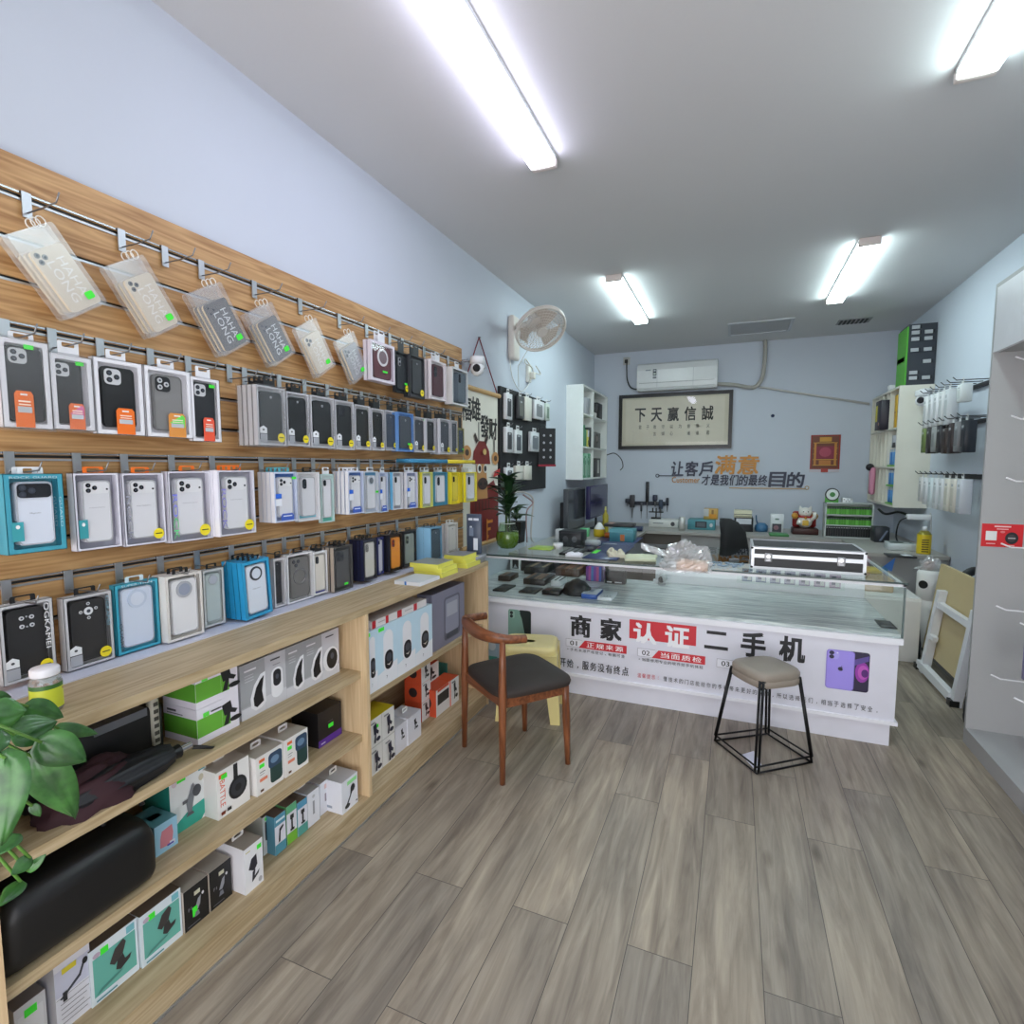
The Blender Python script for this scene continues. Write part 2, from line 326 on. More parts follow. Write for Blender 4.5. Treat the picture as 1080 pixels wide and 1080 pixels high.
# ------------------------------------------------------------------ low oak cabinet
OAK = wood('pale_oak', (196, 176, 142), (162, 140, 104), 'y', 20, 2.4, .5); OAKV_LIT = wood('pale_oak_upright_lit', (224, 198, 158), (204, 174, 134), 'z', 20, 2.4, .5)  # upright oak colour lightened to carry the daylight on its faces
XC, YC0, YC1, ZT = -1.395, .55, 2.965, .92
cab = thing('display_cabinet', 'low open pale oak cabinet running along the left wall under the slatted board', 'cabinet', (XC, 0, 0))
DB = XL + .03 - XC               # back
MB().box(DB, 0, YC0 - .02, YC1, ZT - .03, ZT, OAK).build('top', cab)
MB().box(DB - .0, DB + .012, YC0, YC1, .095, ZT - .03, OAK).build('back_panel', cab)
MB().box(DB, 0, YC0 - .02, YC0, 0, ZT - .03, OAKV_LIT).build('side_panel', cab)
MB().box(DB, 0, YC1 - .02, YC1, 0, ZT - .03, OAKV_LIT).build('side_panel', cab)
MB().box(DB + .012, 0, 1.765, 1.785, .095, ZT - .03, OAKV_LIT).build('partition', cab)
MB().box(DB, 0, YC0, YC1 - .02, .07, .095, OAK).box(-.02, -.004, YC0, YC1 - .02, .0, .07, OAK).box(-.004, -.001, YC0, YC1 - .02, 0, .008, ALU).build('base', cab)
ZA, ZB, ZR, Z0 = .645, .368, .522, .095
for y0, y1, z in ((YC0, 1.765, ZA), (YC0, 1.765, ZB), (1.785, YC1 - .02, ZR)):
    MB().box(DB + .012, -.03, y0, y1, z - .03, z, OAK).build('shelf', cab)
st = tag(MB().box(XS + .001, -1.64, .5, YC1, ZT, ZT + .004, M((206, 208, 224), .35)).build('trim_strip'), 'flat white strip along the back of the oak cabinet top', 'strip')
# ------------------------------------------------------------------ hanging phone case packs
HOOK_M = STEEL
def hook_mesh(n=.15, tip=.018):
    plate = MB().box(-.011, .011, -.004, 0, -.055, .012, ALU).box(-.012, .012, 0, .01, .006, .012, BLK)
    wire = MB().tube([(0, -.004, -.042), (0, -n * .5, -.042), (0, -n * .9, -.038), (0, -n, tip - .034)], .0022, HOOK_M, 5)
    return plate, wire
_hp, _hw = hook_mesh()
HOOK0 = None
def hook(y, z, label, group='hooks in the slatted board'):
    """steel hook on a rail of the slatted board"""
    global HOOK0
    if HOOK0 is None:
        HOOK0 = _hp.build('display_hook', None, (XS + .006, y, z), PI / 2); tag(HOOK0, label, 'hook', group)
        _hw.build('wire_arm', HOOK0); return HOOK0
    return dup(HOOK0, (XS + .006, y, z), label)
def lens_set(mb, cx, cz, r, offs, y, c=(30, 30, 34)):
    for dx, dz in offs:
        mb.prism(ell(cx + dx, cz + dz, r, r, 14), y - .0016, y, M(c, .2)); mb.prism(ell(cx + dx, cz + dz, r * .45, r * .45, 10), y - .002, y - .0016, M((70, 74, 84), .15))
def phone_case(root, cx, cz, w, h, y0, y1, col, cam=None, plate=None, lens=(40, 40, 44), txt=(), rough=.42, coat=0.0):
    mb = MB(); mb.prism(rr(cx - w / 2, cx + w / 2, cz - h / 2, cz + h / 2, w * .15, 5), y0, y1, M(col, .6, 0, coat))
    p = Paint(mb, (cx - w / 2, y0, cz - h / 2), (w, 0, 0), (0, 0, h))
    rim = tuple(max(0, min(255, int(c * .8 + 8))) for c in col)
    mb.ring(rr(cx - w / 2, cx + w / 2, cz - h / 2, cz + h / 2, w * .15, 5), rr(cx - w / 2 + .0035, cx + w / 2 - .0035, cz - h / 2 + .0035, cz + h / 2 - .0035, w * .13, 5), y0 - .0012, y0, M(rim, rough))
    for t in txt:
        p.t(t[0], t[1], t[2], t[3], t[4], t[5], .02, t[6] if len(t) > 6 else 0)
    o = mb.build('phone_case', root)
    if cam:
        c = MB(); L = cx - w / 2; T = cz + h / 2; yy = y0 - .0012
        if cam == 'tri':       # square camera island
            s = w * .5; x0 = L + w * .07; z1 = T - w * .07
            c.prism(rr(x0, x0 + s, z1 - s, z1, s * .26), yy - .002, yy + .001, M(plate or (205, 206, 208), .25))
            lens_set(c, x0 + s / 2, z1 - s / 2, s * .17, ((-s * .22, s * .22), (-s * .22, -s * .22), (s * .22, 0)), yy - .002, lens)
        elif cam == 'wide':    # three dark holes over a wide plateau
            c.prism(rr(L + w * .05, L + w * .95, T - w * .5, T - w * .06, w * .12), yy - .0008, yy + .001, M(plate or (226, 226, 228), .3))
            lens_set(c, L + w * .3, T - w * .28, w * .085, ((-w * .1, w * .1), (-w * .1, -w * .1), (w * .12, 0)), yy - .001, (28, 28, 32))
            lens_set(c, L + w * .86, T - w * .34, w * .035, ((0, 0),), yy - .001, (28, 28, 32))
        elif cam == 'bar':     # black plateau across the top
            c.prism(rr(L + w * .04, L + w * .96, T - w * .52, T - w * .06, w * .13), yy - .002, yy + .001, M((34, 36, 42), .25))
            lens_set(c, L + w * .3, T - w * .29, w * .1, ((-w * .13, w * .1), (-w * .13, -w * .12), (w * .12, 0)), yy - .002, (60, 66, 76))
        elif cam == 'vert':    # upright pill
            c.prism(rr(L + w * .1, L + w * .36, T - w * .62, T - w * .1, w * .12), yy - .002, yy + .001, M(plate or (36, 38, 44), .25))
            lens_set(c, L + w * .23, T - w * .36, w * .085, ((0, w * .13), (0, -w * .13)), yy - .002, lens)
        elif cam == 'disc':    # big round island
            c.prism(ell(cx, T - w * .38, w * .3, w * .3, 28), yy - .0022, yy + .001, M(plate or (40, 42, 46), .3))
            c.prism(ell(cx, T - w * .38, w * .22, w * .22, 28), yy - .0028, yy - .0022, M(lens, .25))
        elif cam == 'four':
            lens_set(c, cx, T - w * .42, w * .065, ((-w * .13, w * .13), (w * .13, w * .13), (-w * .13, -w * .13), (w * .13, -w * .13)), yy, (206, 208, 212))
            lens_set(c, cx, T - w * .42, w * .025, ((0, w * .16), (0, -w * .16)), yy, (206, 208, 212))
        elif cam == 'cross':
            lens_set(c, cx, T - w * .36, w * .13, ((0, 0),), yy, (224, 226, 230)); lens_set(c, cx, T - w * .36, w * .05, ((-w * .22, 0), (w * .22, w * .05), (0, w * .24), (0, -w * .22)), yy, (206, 208, 212))
        elif cam == 'hole':
            lens_set(c, cx, T - w * .2, w * .05, ((0, 0),), yy, (180, 182, 186))
        elif cam == 'ring':
            c.ring(ell(cx, cz + h * .02, w * .34, w * .34, 26), ell(cx, cz + h * .02, w * .27, w * .27, 26), yy - .0015, yy + .001, M(plate or (150, 150, 152), .25, .6))
            lens_set(c, L + w * .22, T - w * .22, w * .075, ((-w * .04, w * .05), (w * .2, w * .05), (w * .08, -w * .1)), yy, lens)
        c.build('camera_opening', o)
    return o
ORANGE = (244, 118, 34)
def pack(sd, x0, x1, yt, yb, X=None, n=0, rail=0, frame=(236, 236, 238), back=None, bw=.006, d=.02, case=(32, 33, 36), cam='tri', plate=None, lens=(50, 52, 58), cw=.66, chh=.8, cu=.5, cv=.5,
         txt=(), ftxt=(), house=False, yel=False, tagc=None, green=None, tab=(236, 236, 238), spine=None, bag=False, teal=None, blue=None, extra=None, case2=True, group=None, lean=0.0, name='phone_case_pack', cat='phone case pack', hk=True, label=None, step=.026):
    if X is None: X = min(-1.655, -1.725 + d * .7 + step * n * .75)
    a = P(x0, yt, 'x', X); b = P(x1, yt, 'x', X); c = P(x0, yb, 'x', X)
    if rail == 3: c.z = max(c.z, ZT + .0065)
    w = b.y - a.y; h = a.z - c.z; w -= .001
    y = (a.y + b.y) / 2; z = c.z
    fm = M(frame, .35); bk = M(back or frame, .5)
    root_mb = MB(); hw = w / 2
    root_mb.box(-hw, hw, d - .0015, d, 0, h, bk)
    root_mb.box(-hw, -hw + .0015, 0, d, 0, h, M(spine, .4) if spine else fm).box(hw - .0015, hw, 0, d, 0, h, fm).box(-hw, hw, 0, d, 0, .0015, fm).box(-hw, hw, 0, d, h - .0015, h, fm)
    root_mb.ring(rr(-hw, hw, 0, h, .002, 1), rr(-hw + bw, hw - bw, bw, h - bw, .003, 1), 0, .0012, fm)
    p = front(root_mb, w, h, 0)
    for t in ftxt: p.t(t[0], t[1], t[2], t[3], t[4], t[5], .015, t[6] if len(t) > 6 else 0)
    if extra: extra(Paint(root_mb, (-hw, d - .0016, 0), (w, 0, 0), (0, 0, h)))
    root = root_mb.build(name, None, (X, y, z), PI / 2)
    if case2:
        phone_case(root, (cu - .5) * w, cv * h, w * cw, h * chh, .0045, d - .003, case, cam, plate, lens, txt)
    MB().add([(-hw + bw * .4, .0004, bw * .4), (hw - bw * .4, .0004, bw * .4), (hw - bw * .4, .0004, h - bw * .4), (-hw + bw * .4, .0004, h - bw * .4)], [(0, 1, 2, 3)], WIN).build('clear_window', root)
    if bag: MB().box(-hw - .004, hw + .004, -.004, d + .004, -.006, h + .004, BAG).build('outer_bag', root)
    def sub(nm, fn, yy=-.0008):
        m_ = MB(); pp = Paint(m_, (-hw, yy, 0), (w, 0, 0), (0, 0, h)); fn(pp); m_.build(nm, root)
    if house: sub('badge', lambda q: (q.pl([(.06, .2), (.3, .2), (.3, .29), (.18, .33), (.06, .29)], (236, 238, 240)), q.e(.18, .26, .035, .016, (60, 62, 66)), q.r(.06, .3, .05, .19, (170, 172, 178))))
    if yel: sub('round_sticker', lambda q: (q.e(.8, .14, .13, .13 * w / h, YEL), q.r(.72, .88, .135, .15, (60, 60, 30))))
    if teal: sub('side_badge', lambda q: (q.r(teal[0], teal[0] + .19, .16, .4, (64, 160, 168)), q.e(teal[0] + .095, .34, .035, .025, (240, 240, 240))))
    if blue: sub('print_badge', lambda q: (q.pl([(.24, .03), (.8, .03), (.8, .12), (.74, .17), (.3, .17), (.24, .12)], (66, 98, 190)), q.r(.34, .72, .11, .13, (230, 235, 245)), q.r(.03, .28, .48, .57, (50, 110, 220)), q.r(.03, .28, .33, .47, (235, 238, 245))))
    if tagc:
        u = tagc[1]
        def tg(q):
            c1 = tagc[0]; hh = tagc[2] if len(tagc) > 2 else .38
            q.pl([(u - .19, .01), (u + .19, .01), (u + .19, hh - .04), (u + .14, hh), (u - .14, hh), (u - .19, hh - .04)], c1)
            if len(tagc) > 3: q.pl([(u - .17, hh * .6), (u + .17, hh * .45), (u + .17, hh - .05), (u + .12, hh - .02)], tagc[3])
            q.r(u - .07, u + .07, hh - .05, hh - .03, (250, 244, 240)); q.r(u - .14, u + .14, hh * .42, hh * .58, (196, 200, 204)); q.r(u - .12, u + .12, hh * .7, hh * .74, (250, 230, 210)); q.r(u - .12, u + .12, hh * .62, hh * .65, (250, 230, 210))
        sub('brand_tag', tg, -.0024)
    if green: sub('price_sticker', lambda q: (q.r(green[0] - .1, green[0] + .1, green[1] - .025, green[1] + .025, GREEN)), -.003)
    zr = RAILS[rail] - .042
    if tab:
        g = zr - z                 # height of the hook wire above the pack's foot
        top = max(h + .018, g + .012); t_ = MB(); tw = min(.055, w * .5)
        t_.ring(rr(-tw / 2, tw / 2, h - .004, top, .005), rr(-tw * .3, tw * .3, max(h + .001, g - .004), top - .004, .003), d * .45, d * .45 + .0012, M(tab, .4)); t_.build('hang_tab', root)
    if rail is not None and hk: hook(y, RAILS[rail], 'steel display hook holding the ' + sd)
    tag(root, label or (sd + (', front of its stack' if n else ', hung alone')), cat, group or 'phone case packs on rail %s' % ('one', 'two', 'three', 'four')[rail])
    if lean: root.rotation_euler = (0, lean, PI / 2)
    nm = ('directly behind the ', 'second behind the ', 'third behind the ')
    for k in range(n):
        dup(root, (X - step * (k + 1), y, z), 'pack hanging ' + nm[k] + sd)
    return root
POUCH = glassy('pouch_film', (244, 244, 244), gloss=.1, rough=.2, veil=.2)
# ---- top rail: pouches hanging aslant from their corner rings
def pouch(sd, c4, col, txtc, n=2, X=-1.742, cam='tri'):
    q = [P(*p, 'x', X) for p in c4]
    c = (q[0] + q[1] + q[2] + q[3]) / 4; up = ((q[0] + q[1]) - (q[2] + q[3])) / 2; rtv = ((q[1] + q[2]) - (q[0] + q[3])) / 2
    h = up.length; w = rtv.length; ang = math.atan2(rtv.z, rtv.y)
    T = Matrix.Rotation(-ang, 4, 'Y')
    o = thing('phone_case_pouch', sd + ' dangling aslant from the top rail', 'phone case pouch', c, PI / 2, 'pouches on rail one')
    m = MB(T); pts = rr(-w / 2, w / 2, -h / 2, h / 2, .008)
    m.add([(x, -.009, z) for x, z in pts], [tuple(range(len(pts)))], POUCH); m.build('bag', o)
    k = MB(T); cw, chh = w * .74, h * .74; cx, cz = w * .04, -h * .09
    k.prism(rr(cx - cw / 2, cx + cw / 2, cz - chh / 2, cz + chh / 2, .012, 5), -.007, -.003, M(col, .5)); k.prism(rr(cx - cw / 2 + .002, cx + cw / 2 - .002, cz - chh / 2 + .002, cz + chh / 2 - .002, .010, 5), -.003, .0075, M((232, 206, 158), .6))
    p = Paint(k, (cx - cw / 2, -.007, cz - chh / 2), (cw, 0, 0), (0, 0, chh))
    p.t('HAHA', .68, .5, .25, .62, txtc, .02, -90); p.t('LONG', .36, .46, .25, .66, txtc, .02, -90)
    ks = k.build('phone_case', o)
    ic = MB(T); s = cw * .36; x0 = cx - cw / 2 + .004; z1 = cz + chh / 2 - .004
    lens_set(ic, x0 + s / 2, z1 - s / 2, s * .2, ((-s * .22, s * .25), (-s * .22, -s * .25), (s * .24, 0)), -.0072, (70, 72, 78)); ic.build('camera_opening', ks)
    g = MB(T); gp = Paint(g, (cx - cw / 2, -.0105, cz - chh / 2), (cw, 0, 0), (0, 0, chh)); gp.rr(.62, .88, .1, .22, .05, GRN); g.build('price_sticker', o)
    r_ = MB(T); r_.tube([(w * .32 + .011 * math.cos(t), -.002, h / 2 + .006 + .013 * math.sin(t)) for t in [2 * PI * i / 14 for i in range(14)]], .0018, M((236, 230, 220), .4), 5, closed=True); r_.build('ring', o)
    hv = T @ Vector((w * .32, 0, h / 2 + .012))
    hook(c.y + hv.x, RAILS[0], 'steel display hook holding the ' + sd)
    nm = ('first behind the ', 'second behind the ')
    for i in range(n):
        dup(o, (X - .0175 * (i + 1), c.y - .003 * (i + 1), c.z - .002 * (i + 1)), 'pouch hanging ' + nm[i] + sd)
CREAM = (222, 208, 184)
pouch('cream case pouch nearest the shop front', [(5, 247), (54, 234), (111, 319), (70, 339)], CREAM, (244, 240, 232), 2)
pouch('cream case pouch with a blue dot on its top', [(109, 281), (150, 269), (191, 341), (161, 357)], CREAM, (244, 240, 232), 2)
pouch('black letter print case pouch nearer the shop front', [(195, 312), (232, 296), (262, 362), (237, 375)], (44, 46, 54), (222, 224, 228), 2)
pouch('black letter print case pouch farther from the shop front', [(256, 332), (285, 319), (310, 371), (290, 387)], (44, 46, 54), (222, 224, 228), 2)
pouch('small cream case pouch between black and grey pouches', [(306, 349), (332, 335), (352, 385), (336, 398)], CREAM, (244, 240, 232), 1)
pouch('grey case pouch, last of the aslant pouches', [(349, 362), (372, 350), (387, 392), (374, 405)], (140, 140, 142), (216, 216, 220), 1)
for px, py, lb in ((172, 266, 'bare steel hook between the second cream pouch and the first black pouch'), (446, 372, 'bare steel hook above the dark red case packs on the top rail')):
    q = P(px, py, 'x', XS); hook(q.y, RAILS[0], lb)
MAR = (96, 52, 60)
def ringdeco(q): q.e(.5, .74, .22, .12, (210, 206, 208)); q.e(.5, .74, .15, .08, (120, 96, 104))
pack('maroon case pack in a thick pale frame', 390.5, 416, 357, 400, n=1, rail=0, frame=(222, 214, 222), bw=.014, case=MAR, cam='disc', plate=(206, 202, 204), lens=(110, 84, 92), cw=.72, chh=.82, green=(.55, .27), hk=True)
pack('glossy black case pack with yellow dot beside the maroon pack', 416.5, 431.5, 369, 413, n=0, rail=0, frame=(38, 42, 46), back=(44, 48, 52), case=(40, 44, 48), cam='vert', plate=(150, 152, 156), yel=True, green=(.7, .24), tab=(30, 30, 34))
pack('dark case pack with white glare next to pale boxes', 432.5, 447.5, 373, 418, n=1, rail=0, frame=(64, 66, 70), back=(70, 72, 76), case=(52, 54, 58), cam='hole', yel=True, tab=(30, 30, 34))
pack('dark red case pack in a white frame', 454, 470.5, 378, 420, n=1, rail=0, frame=(234, 228, 230), bw=.009, case=(74, 30, 44), cam='vert', plate=(60, 62, 66), extra=lambda q: q.r(.55, .8, .13, .17, (230, 225, 228)))
pack('pale boxed case with grey window at the rail end', 477, 493.5, 386, 426, X=-1.70, n=0, rail=0, frame=(226, 230, 230), bw=.012, d=.06, case=(88, 100, 110), cam='vert', cw=.5, cu=.62, spine=(232, 230, 228))
# ---- second rail, left part: white trays with orange tags
WT = (232, 231, 235)
pack('black case tray cut by the left edge of the photo', -4, 50, 353, 450, rail=1, frame=WT, bw=.013, case=(34, 35, 38), cam='tri', cw=.72, chh=.84, tagc=(ORANGE, .42, .42), green=(.58, .92), bag=True)
pack('black case tray with a torn rainbow tag', 51, 96, 371, 452, rail=1, frame=WT, bw=.013, case=(26, 27, 30), cw=.7, chh=.82, cu=.4, tagc=((240, 120, 60), .55, .36, (226, 120, 170)), green=(.68, .9), bag=True)
pack('black case tray with plain orange tag in the middle', 97, 149, 375, 457, rail=1, frame=WT, bw=.013, case=(20, 21, 23), cw=.66, chh=.8, tagc=(ORANGE, .58, .36))
pack('grey case tray with black camera ring and shiny tag', 151, 200, 384, 460, rail=1, frame=WT, bw=.013, case=(128, 127, 126), plate=(36, 36, 38), lens=(196, 198, 200), cw=.62, chh=.8, tagc=((226, 150, 70), .64, .36, (110, 230, 90)))
pack('black case tray with red tag beside the gap', 200, 231, 396, 465, rail=1, frame=WT, bw=.011, case=(32, 34, 38), cw=.74, chh=.84, cu=.46, tagc=((238, 90, 60), .55, .38), green=(.7, .88))
q = P(240, 388, 'x', XS); hook(q.y, RAILS[1], 'bare steel hook above the gap between white trays and silver packs')
# ---- second rail, right part: silver packs with black cases
SV = (206, 206, 210)
def sp(sd, x0, x1, yt, yb, n=1, **k):
    a = dict(frame=SV, bw=.007, case=(26, 27, 30), cam='hole', cw=.74, chh=.82, house=True, yel=True, tab=(28, 28, 30), ftxt=(('OGKAMEI', .95, .5, .05, .5, (90, 92, 98), -90),)); a.update(k)
    return pack(sd, x0, x1, yt, yb, rail=1, n=n, **a)
sp('silver black-case pack at the near end of its row', 270, 300.5, 405, 469, 3, bag=True)
sp('silver black-case pack second from the near end', 301.5, 325.5, 412, 470)
sp('silver black-case pack with small hole, third along', 327, 352, 416, 472)
sp('silver black-case pack with three camera dots', 353, 373, 421, 474, cam='tri', plate=(48, 49, 53))
sp('silver black-case pack beside the camera dot one', 374, 390.5, 426, 474)
sp('silver flip-cover pack with a seam line', 391.5, 405, 430, 475)
sp('narrow grey-blue case pack before the blue one', 406, 418.5, 432, 475, 0, case=(66, 74, 86), house=False)
sp('blue framed case pack in the silver row', 419.5, 436, 434, 476, frame=(112, 158, 220), case=(70, 76, 84), green=(.66, .2), house=False, extra=lambda q: q.r(.1, .3, .1, .4, (60, 110, 220)))
sp('silver pack just past the blue framed one', 436.5, 448.5, 439, 477, 0, case=(56, 60, 66), green=(.9, .93))
sp('narrow silver pack with the yellowish edge', 449.5, 459, 441, 477, 1, case=(40, 42, 46), house=False)
sp('silver pack behind a row of white edges', 464, 475, 441, 479, 2, case=(62, 66, 74))
sp('narrow silver pack near the rail end', 476, 482.5, 443, 479, 0, case=(66, 70, 78), house=False)
sp('dark pack with olive top, last on its rail', 483, 489.5, 451, 479, 0, frame=(150, 146, 90), case=(52, 62, 78), house=False, yel=False, green=(.7, .2))
# ---- third rail: boxed clear cases
def rail3(sd, x0, x1, yt, yb, n=0, **k):
    a = dict(frame=(228, 226, 236), back=(160, 160, 170), bw=.006, case=(218, 218, 222), cam='wide', cw=.62, chh=.8); a.update(k)
    return pack(sd, x0, x1, yt, yb, rail=2, n=n, **a)
TEAL = (70, 158, 178)
rail3('teal boxed clear case at the left photo edge', 2, 66, 500, 587, 1, frame=TEAL, back=(92, 172, 190), bw=.012, case=(214, 220, 232), cam='bar', teal=(.08,), txt=(('Magnetic', .5, .5, .3, .025, (120, 124, 130)),), ftxt=(('ROCK GUARD', .5, .955, .8, .03, (190, 214, 220)), ('GUARD', .93, .5, .045, .4, (170, 205, 214), -90)), d=.03)
ov = (('PURE MAGNETIC', .5, .56, .55, .016, (150, 150, 156)),)
rail3('white spined clear case box with teal side badge', 76, 125, 499, 583, 0, spine=(240, 238, 246), tab=ORANGE, teal=(.06,), d=.03, txt=ov)
rail3('white framed clear case box right of the teal badged one', 127.5, 172.5, 499, 578, 0, tab=ORANGE, yel=True, ftxt=(('ROCK', .14, .38, .11, .62, (150, 152, 164), -90),), d=.03, txt=ov)
rail3('clear case box with rainbow lettering', 176, 222, 497, 574, 0, spine=(240, 238, 246), tab=ORANGE, yel=True, ftxt=(('RO', .14, .52, .11, .32, (136, 140, 230), -90), ('CK', .14, .2, .11, .3, (110, 220, 140), -90)), d=.03, txt=ov)
rail3('clear case box with violet lettering before the blue badged ones', 229, 268, 496, 567, 2, spine=(240, 238, 246), tab=ORANGE, yel=True, ftxt=(('ROCK', .14, .42, .12, .6, (150, 146, 216), -90),), d=.024, txt=ov)
rail3('blue topped clear case box after the violet lettered one', 288.5, 313, 498, 552, 3, frame=(214, 222, 240), back=(176, 188, 214), blue=True, extra=lambda q: q.r(0, 1, .88, 1, (74, 112, 176)), green=(.84, .88), spine=(236, 236, 240), tab=(90, 170, 180), step=.022)
rail3('white box showing a plain clear case, teal script', 313, 337, 498, 551, 0, frame=(238, 238, 240), back=(228, 226, 226), cam='vert', extra=lambda q: q.r(.08, .92, .06, .12, (120, 196, 210)), tab=(28, 28, 30))
rail3('mint bottomed clear case box', 338, 352, 500, 552, 0, frame=(206, 230, 226), back=(214, 226, 224), cam='vert', extra=lambda q: q.r(0, 1, 0, .22, (108, 190, 172)))
rail3('blue topped clear case box past three white spines', 367, 383.5, 497, 543, 3, frame=(214, 222, 240), back=(176, 188, 214), blue=True, extra=lambda q: q.r(0, 1, .88, 1, (74, 112, 176)), spine=(238, 238, 242), step=.024)
rail3('pale box with a green sticker strip', 384, 399, 497, 542, 0, frame=(224, 228, 234), back=(190, 200, 212), cam='disc', plate=(190, 196, 204), lens=(120, 124, 130), extra=lambda q: q.r(0, 1, .86, 1, (100, 160, 196)), green=(.84, .5))
rail3('narrow blue badged clear case box', 400, 409, 498, 541, 0, frame=(214, 222, 240), back=(170, 184, 212), blue=True, cam='vert')
rail3('clear case box with a light blue spine', 414, 425, 498, 538, 1, spine=(110, 180, 220), frame=(226, 226, 230), cam='vert', tab=(28, 28, 30))
rail3('blue badged clear case box before the yellow one', 428.5, 440.5, 498, 537, 1, spine=(236, 236, 240), frame=(222, 222, 234), back=(150, 160, 190), blue=True)
rail3('yellow edged clear case box left of the teal one', 445, 456.5, 498, 536, 1, spine=(236, 222, 70), frame=(210, 214, 120), back=(190, 196, 180), cam='vert')
rail3('teal clear case box near the rail end', 458, 472, 498, 534, 1, frame=(76, 150, 176), back=(90, 160, 184), cam='vert')
YB_ = (240, 222, 52)
rail3('yellow case box, near one of the yellow bunch', 476, 485, 498, 532, 2, frame=YB_, back=YB_, spine=YB_, case=(228, 206, 60), cam='vert', step=.02)
rail3('yellow edged clear case box at the rail end', 491, 503, 498, 530, 2, frame=(236, 222, 80), back=(200, 206, 190), spine=YB_, cam='vert', step=.026, hk=False)
# ---- fourth rail
G4 = (196, 196, 198)
def rail4(sd, x0, x1, yt, yb, n=0, **k):
    a = dict(frame=G4, back=(190, 190, 192), bw=.008, case=(32, 32, 34), cam='tri', cw=.72, chh=.84, tab=(28, 28, 30)); a.update(k)
    return pack(sd, x0, x1, yt, yb, rail=3, n=n, **a)
rail4('big black case pack behind the treat jar', -3, 56, 641, 727, 0, cam='four', house=True, yel=True, ftxt=(('OGKAMEI', .87, .65, .1, .6, (238, 238, 240), -90),), d=.03)
rail4('black case pack with round white camera hole', 66, 118, 632, 711, 0, cam='cross', case=(40, 39, 40), house=True, yel=True, ftxt=(('OGKAMEI', .9, .72, .08, .42, (130, 170, 186), -90),), d=.03)
rail4('teal bordered white case pack', 120, 167, 618, 694, 0, frame=(62, 166, 190), back=(90, 180, 200), bw=.009, case=(206, 216, 232), cam='disc', plate=(190, 202, 220), lens=(214, 222, 236), ftxt=(('SUPER-THIN', .5, .965, .7, .03, (220, 236, 240)), ('GUARD', .1, .25, .07, .4, (90, 100, 110), -90)), d=.024, tab=(206, 222, 228))
rail4('white case pack with grey camera disc', 174, 213, 609, 680, 1, frame=(226, 222, 216), back=(216, 212, 208), case=(228, 228, 230), cam='disc', plate=(170, 172, 178), lens=(150, 158, 176), d=.04)
rail4('pale green-grey case pack left of blue spines', 213, 236, 602, 664, 0, frame=(206, 208, 206), back=(196, 204, 202), case=(184, 196, 194), cam='disc', plate=(170, 176, 180), lens=(184, 188, 196))
BL = (40, 160, 214)
rail4('bright blue white-case pack in front of blue spines', 257, 286, 593, 655, 3, frame=(52, 160, 206), back=(110, 186, 220), spine=BL, bw=.011, case=(216, 224, 236), cam='disc', plate=(44, 50, 60), lens=(216, 224, 236), txt=(('Magnetic', .5, .5, .4, .03, (110, 114, 120)),), lean=-.05, d=.022, step=.027)
rail4('white pack with half hidden black case', 288, 301, 590, 644, 0, frame=(222, 220, 222), case=(44, 46, 52), cam='hole', cu=.34, cw=.62)
rail4('white frame pack with a grey ring case', 302, 330, 586, 640, 0, frame=(234, 234, 236), back=(224, 222, 222), case=(112, 110, 108), cam='ring', lens=(66, 66, 70), d=.03)
rail4('cream case pack with dark camera and blue corner', 330, 345, 583, 629, 1, frame=(226, 226, 226), back=(220, 218, 214), case=(220, 214, 204), cam='vert', extra=lambda q: q.pl([(0, 0), (1, 0), (1, .5), (.86, .12), (0, .06)], (70, 76, 160)))
rail4('charcoal case pack with green price sticker', 351.5, 371.5, 578, 627, 2, frame=(96, 94, 92), back=(92, 92, 92), bw=.005, case=(78, 78, 80), plate=(70, 70, 74), green=(.6, .14), spine=(190, 176, 160))
rail4('grey cream case pack with navy spines', 383, 397, 570, 614, 3, frame=(52, 54, 66), back=(58, 60, 70), bw=.01, spine=(36, 40, 70), case=(196, 194, 188), cam='vert', plate=(110, 108, 106), lens=(150, 146, 142), step=.022)
rail4('navy edged pale case pack', 398, 404.5, 567, 607, 0, frame=(60, 66, 120), back=(190, 192, 206), case=(206, 206, 214), cam='vert')
rail4('orange case pack between dark packs', 411, 424, 565, 604, 2, frame=(52, 42, 36), back=(60, 50, 40), bw=.006, spine=(30, 32, 46), case=(226, 142, 52), cam='vert', plate=(140, 50, 34), lens=(100, 34, 24), step=.022)
rail4('black pack with a green-grey marbled case', 425.5, 439, 561, 599, 0, frame=(60, 62, 64), back=(50, 52, 54), case=(138, 146, 138), cam='vert', plate=(100, 112, 92), d=.03)
rail4('sky blue spined dark window case pack', 454, 466, 557, 594, 1, frame=(120, 170, 200), back=(70, 86, 96), spine=(150, 204, 236), case=(74, 90, 100), cam='hole', d=.05, step=.05)
rail4('thin white pack with a red square mark', 472, 483, 553, 585, 1, frame=(216, 212, 208), back=(210, 206, 200), case=(206, 202, 196), cam='hole', extra=lambda q: q.r(.3, .7, .2, .36, (190, 40, 44)), tab=(232, 232, 232))
# boxes laid flat over the third rail hooks
for lb, c_, x0, x1, y0, y1 in (('blue carton lying flat across hooks of the third rail', (64, 140, 180), 432, 471, 489, 494), ('yellow carton lying flat across hooks at the rail end', (240, 214, 50), 472, 500, 490.5, 495.5)):
    a = P(x0, y0, 'x', -1.68); b = P(x1, y0, 'x', -1.68)
    tag(MB().cbox(-.1, 0, 0, b.y - a.y, 0, .022, M(c_, .4), .002, 1).build('case_carton', None, (-1.67, a.y, RAILS[2] - .004)), lb, 'carton', 'cartons lying on hooks')
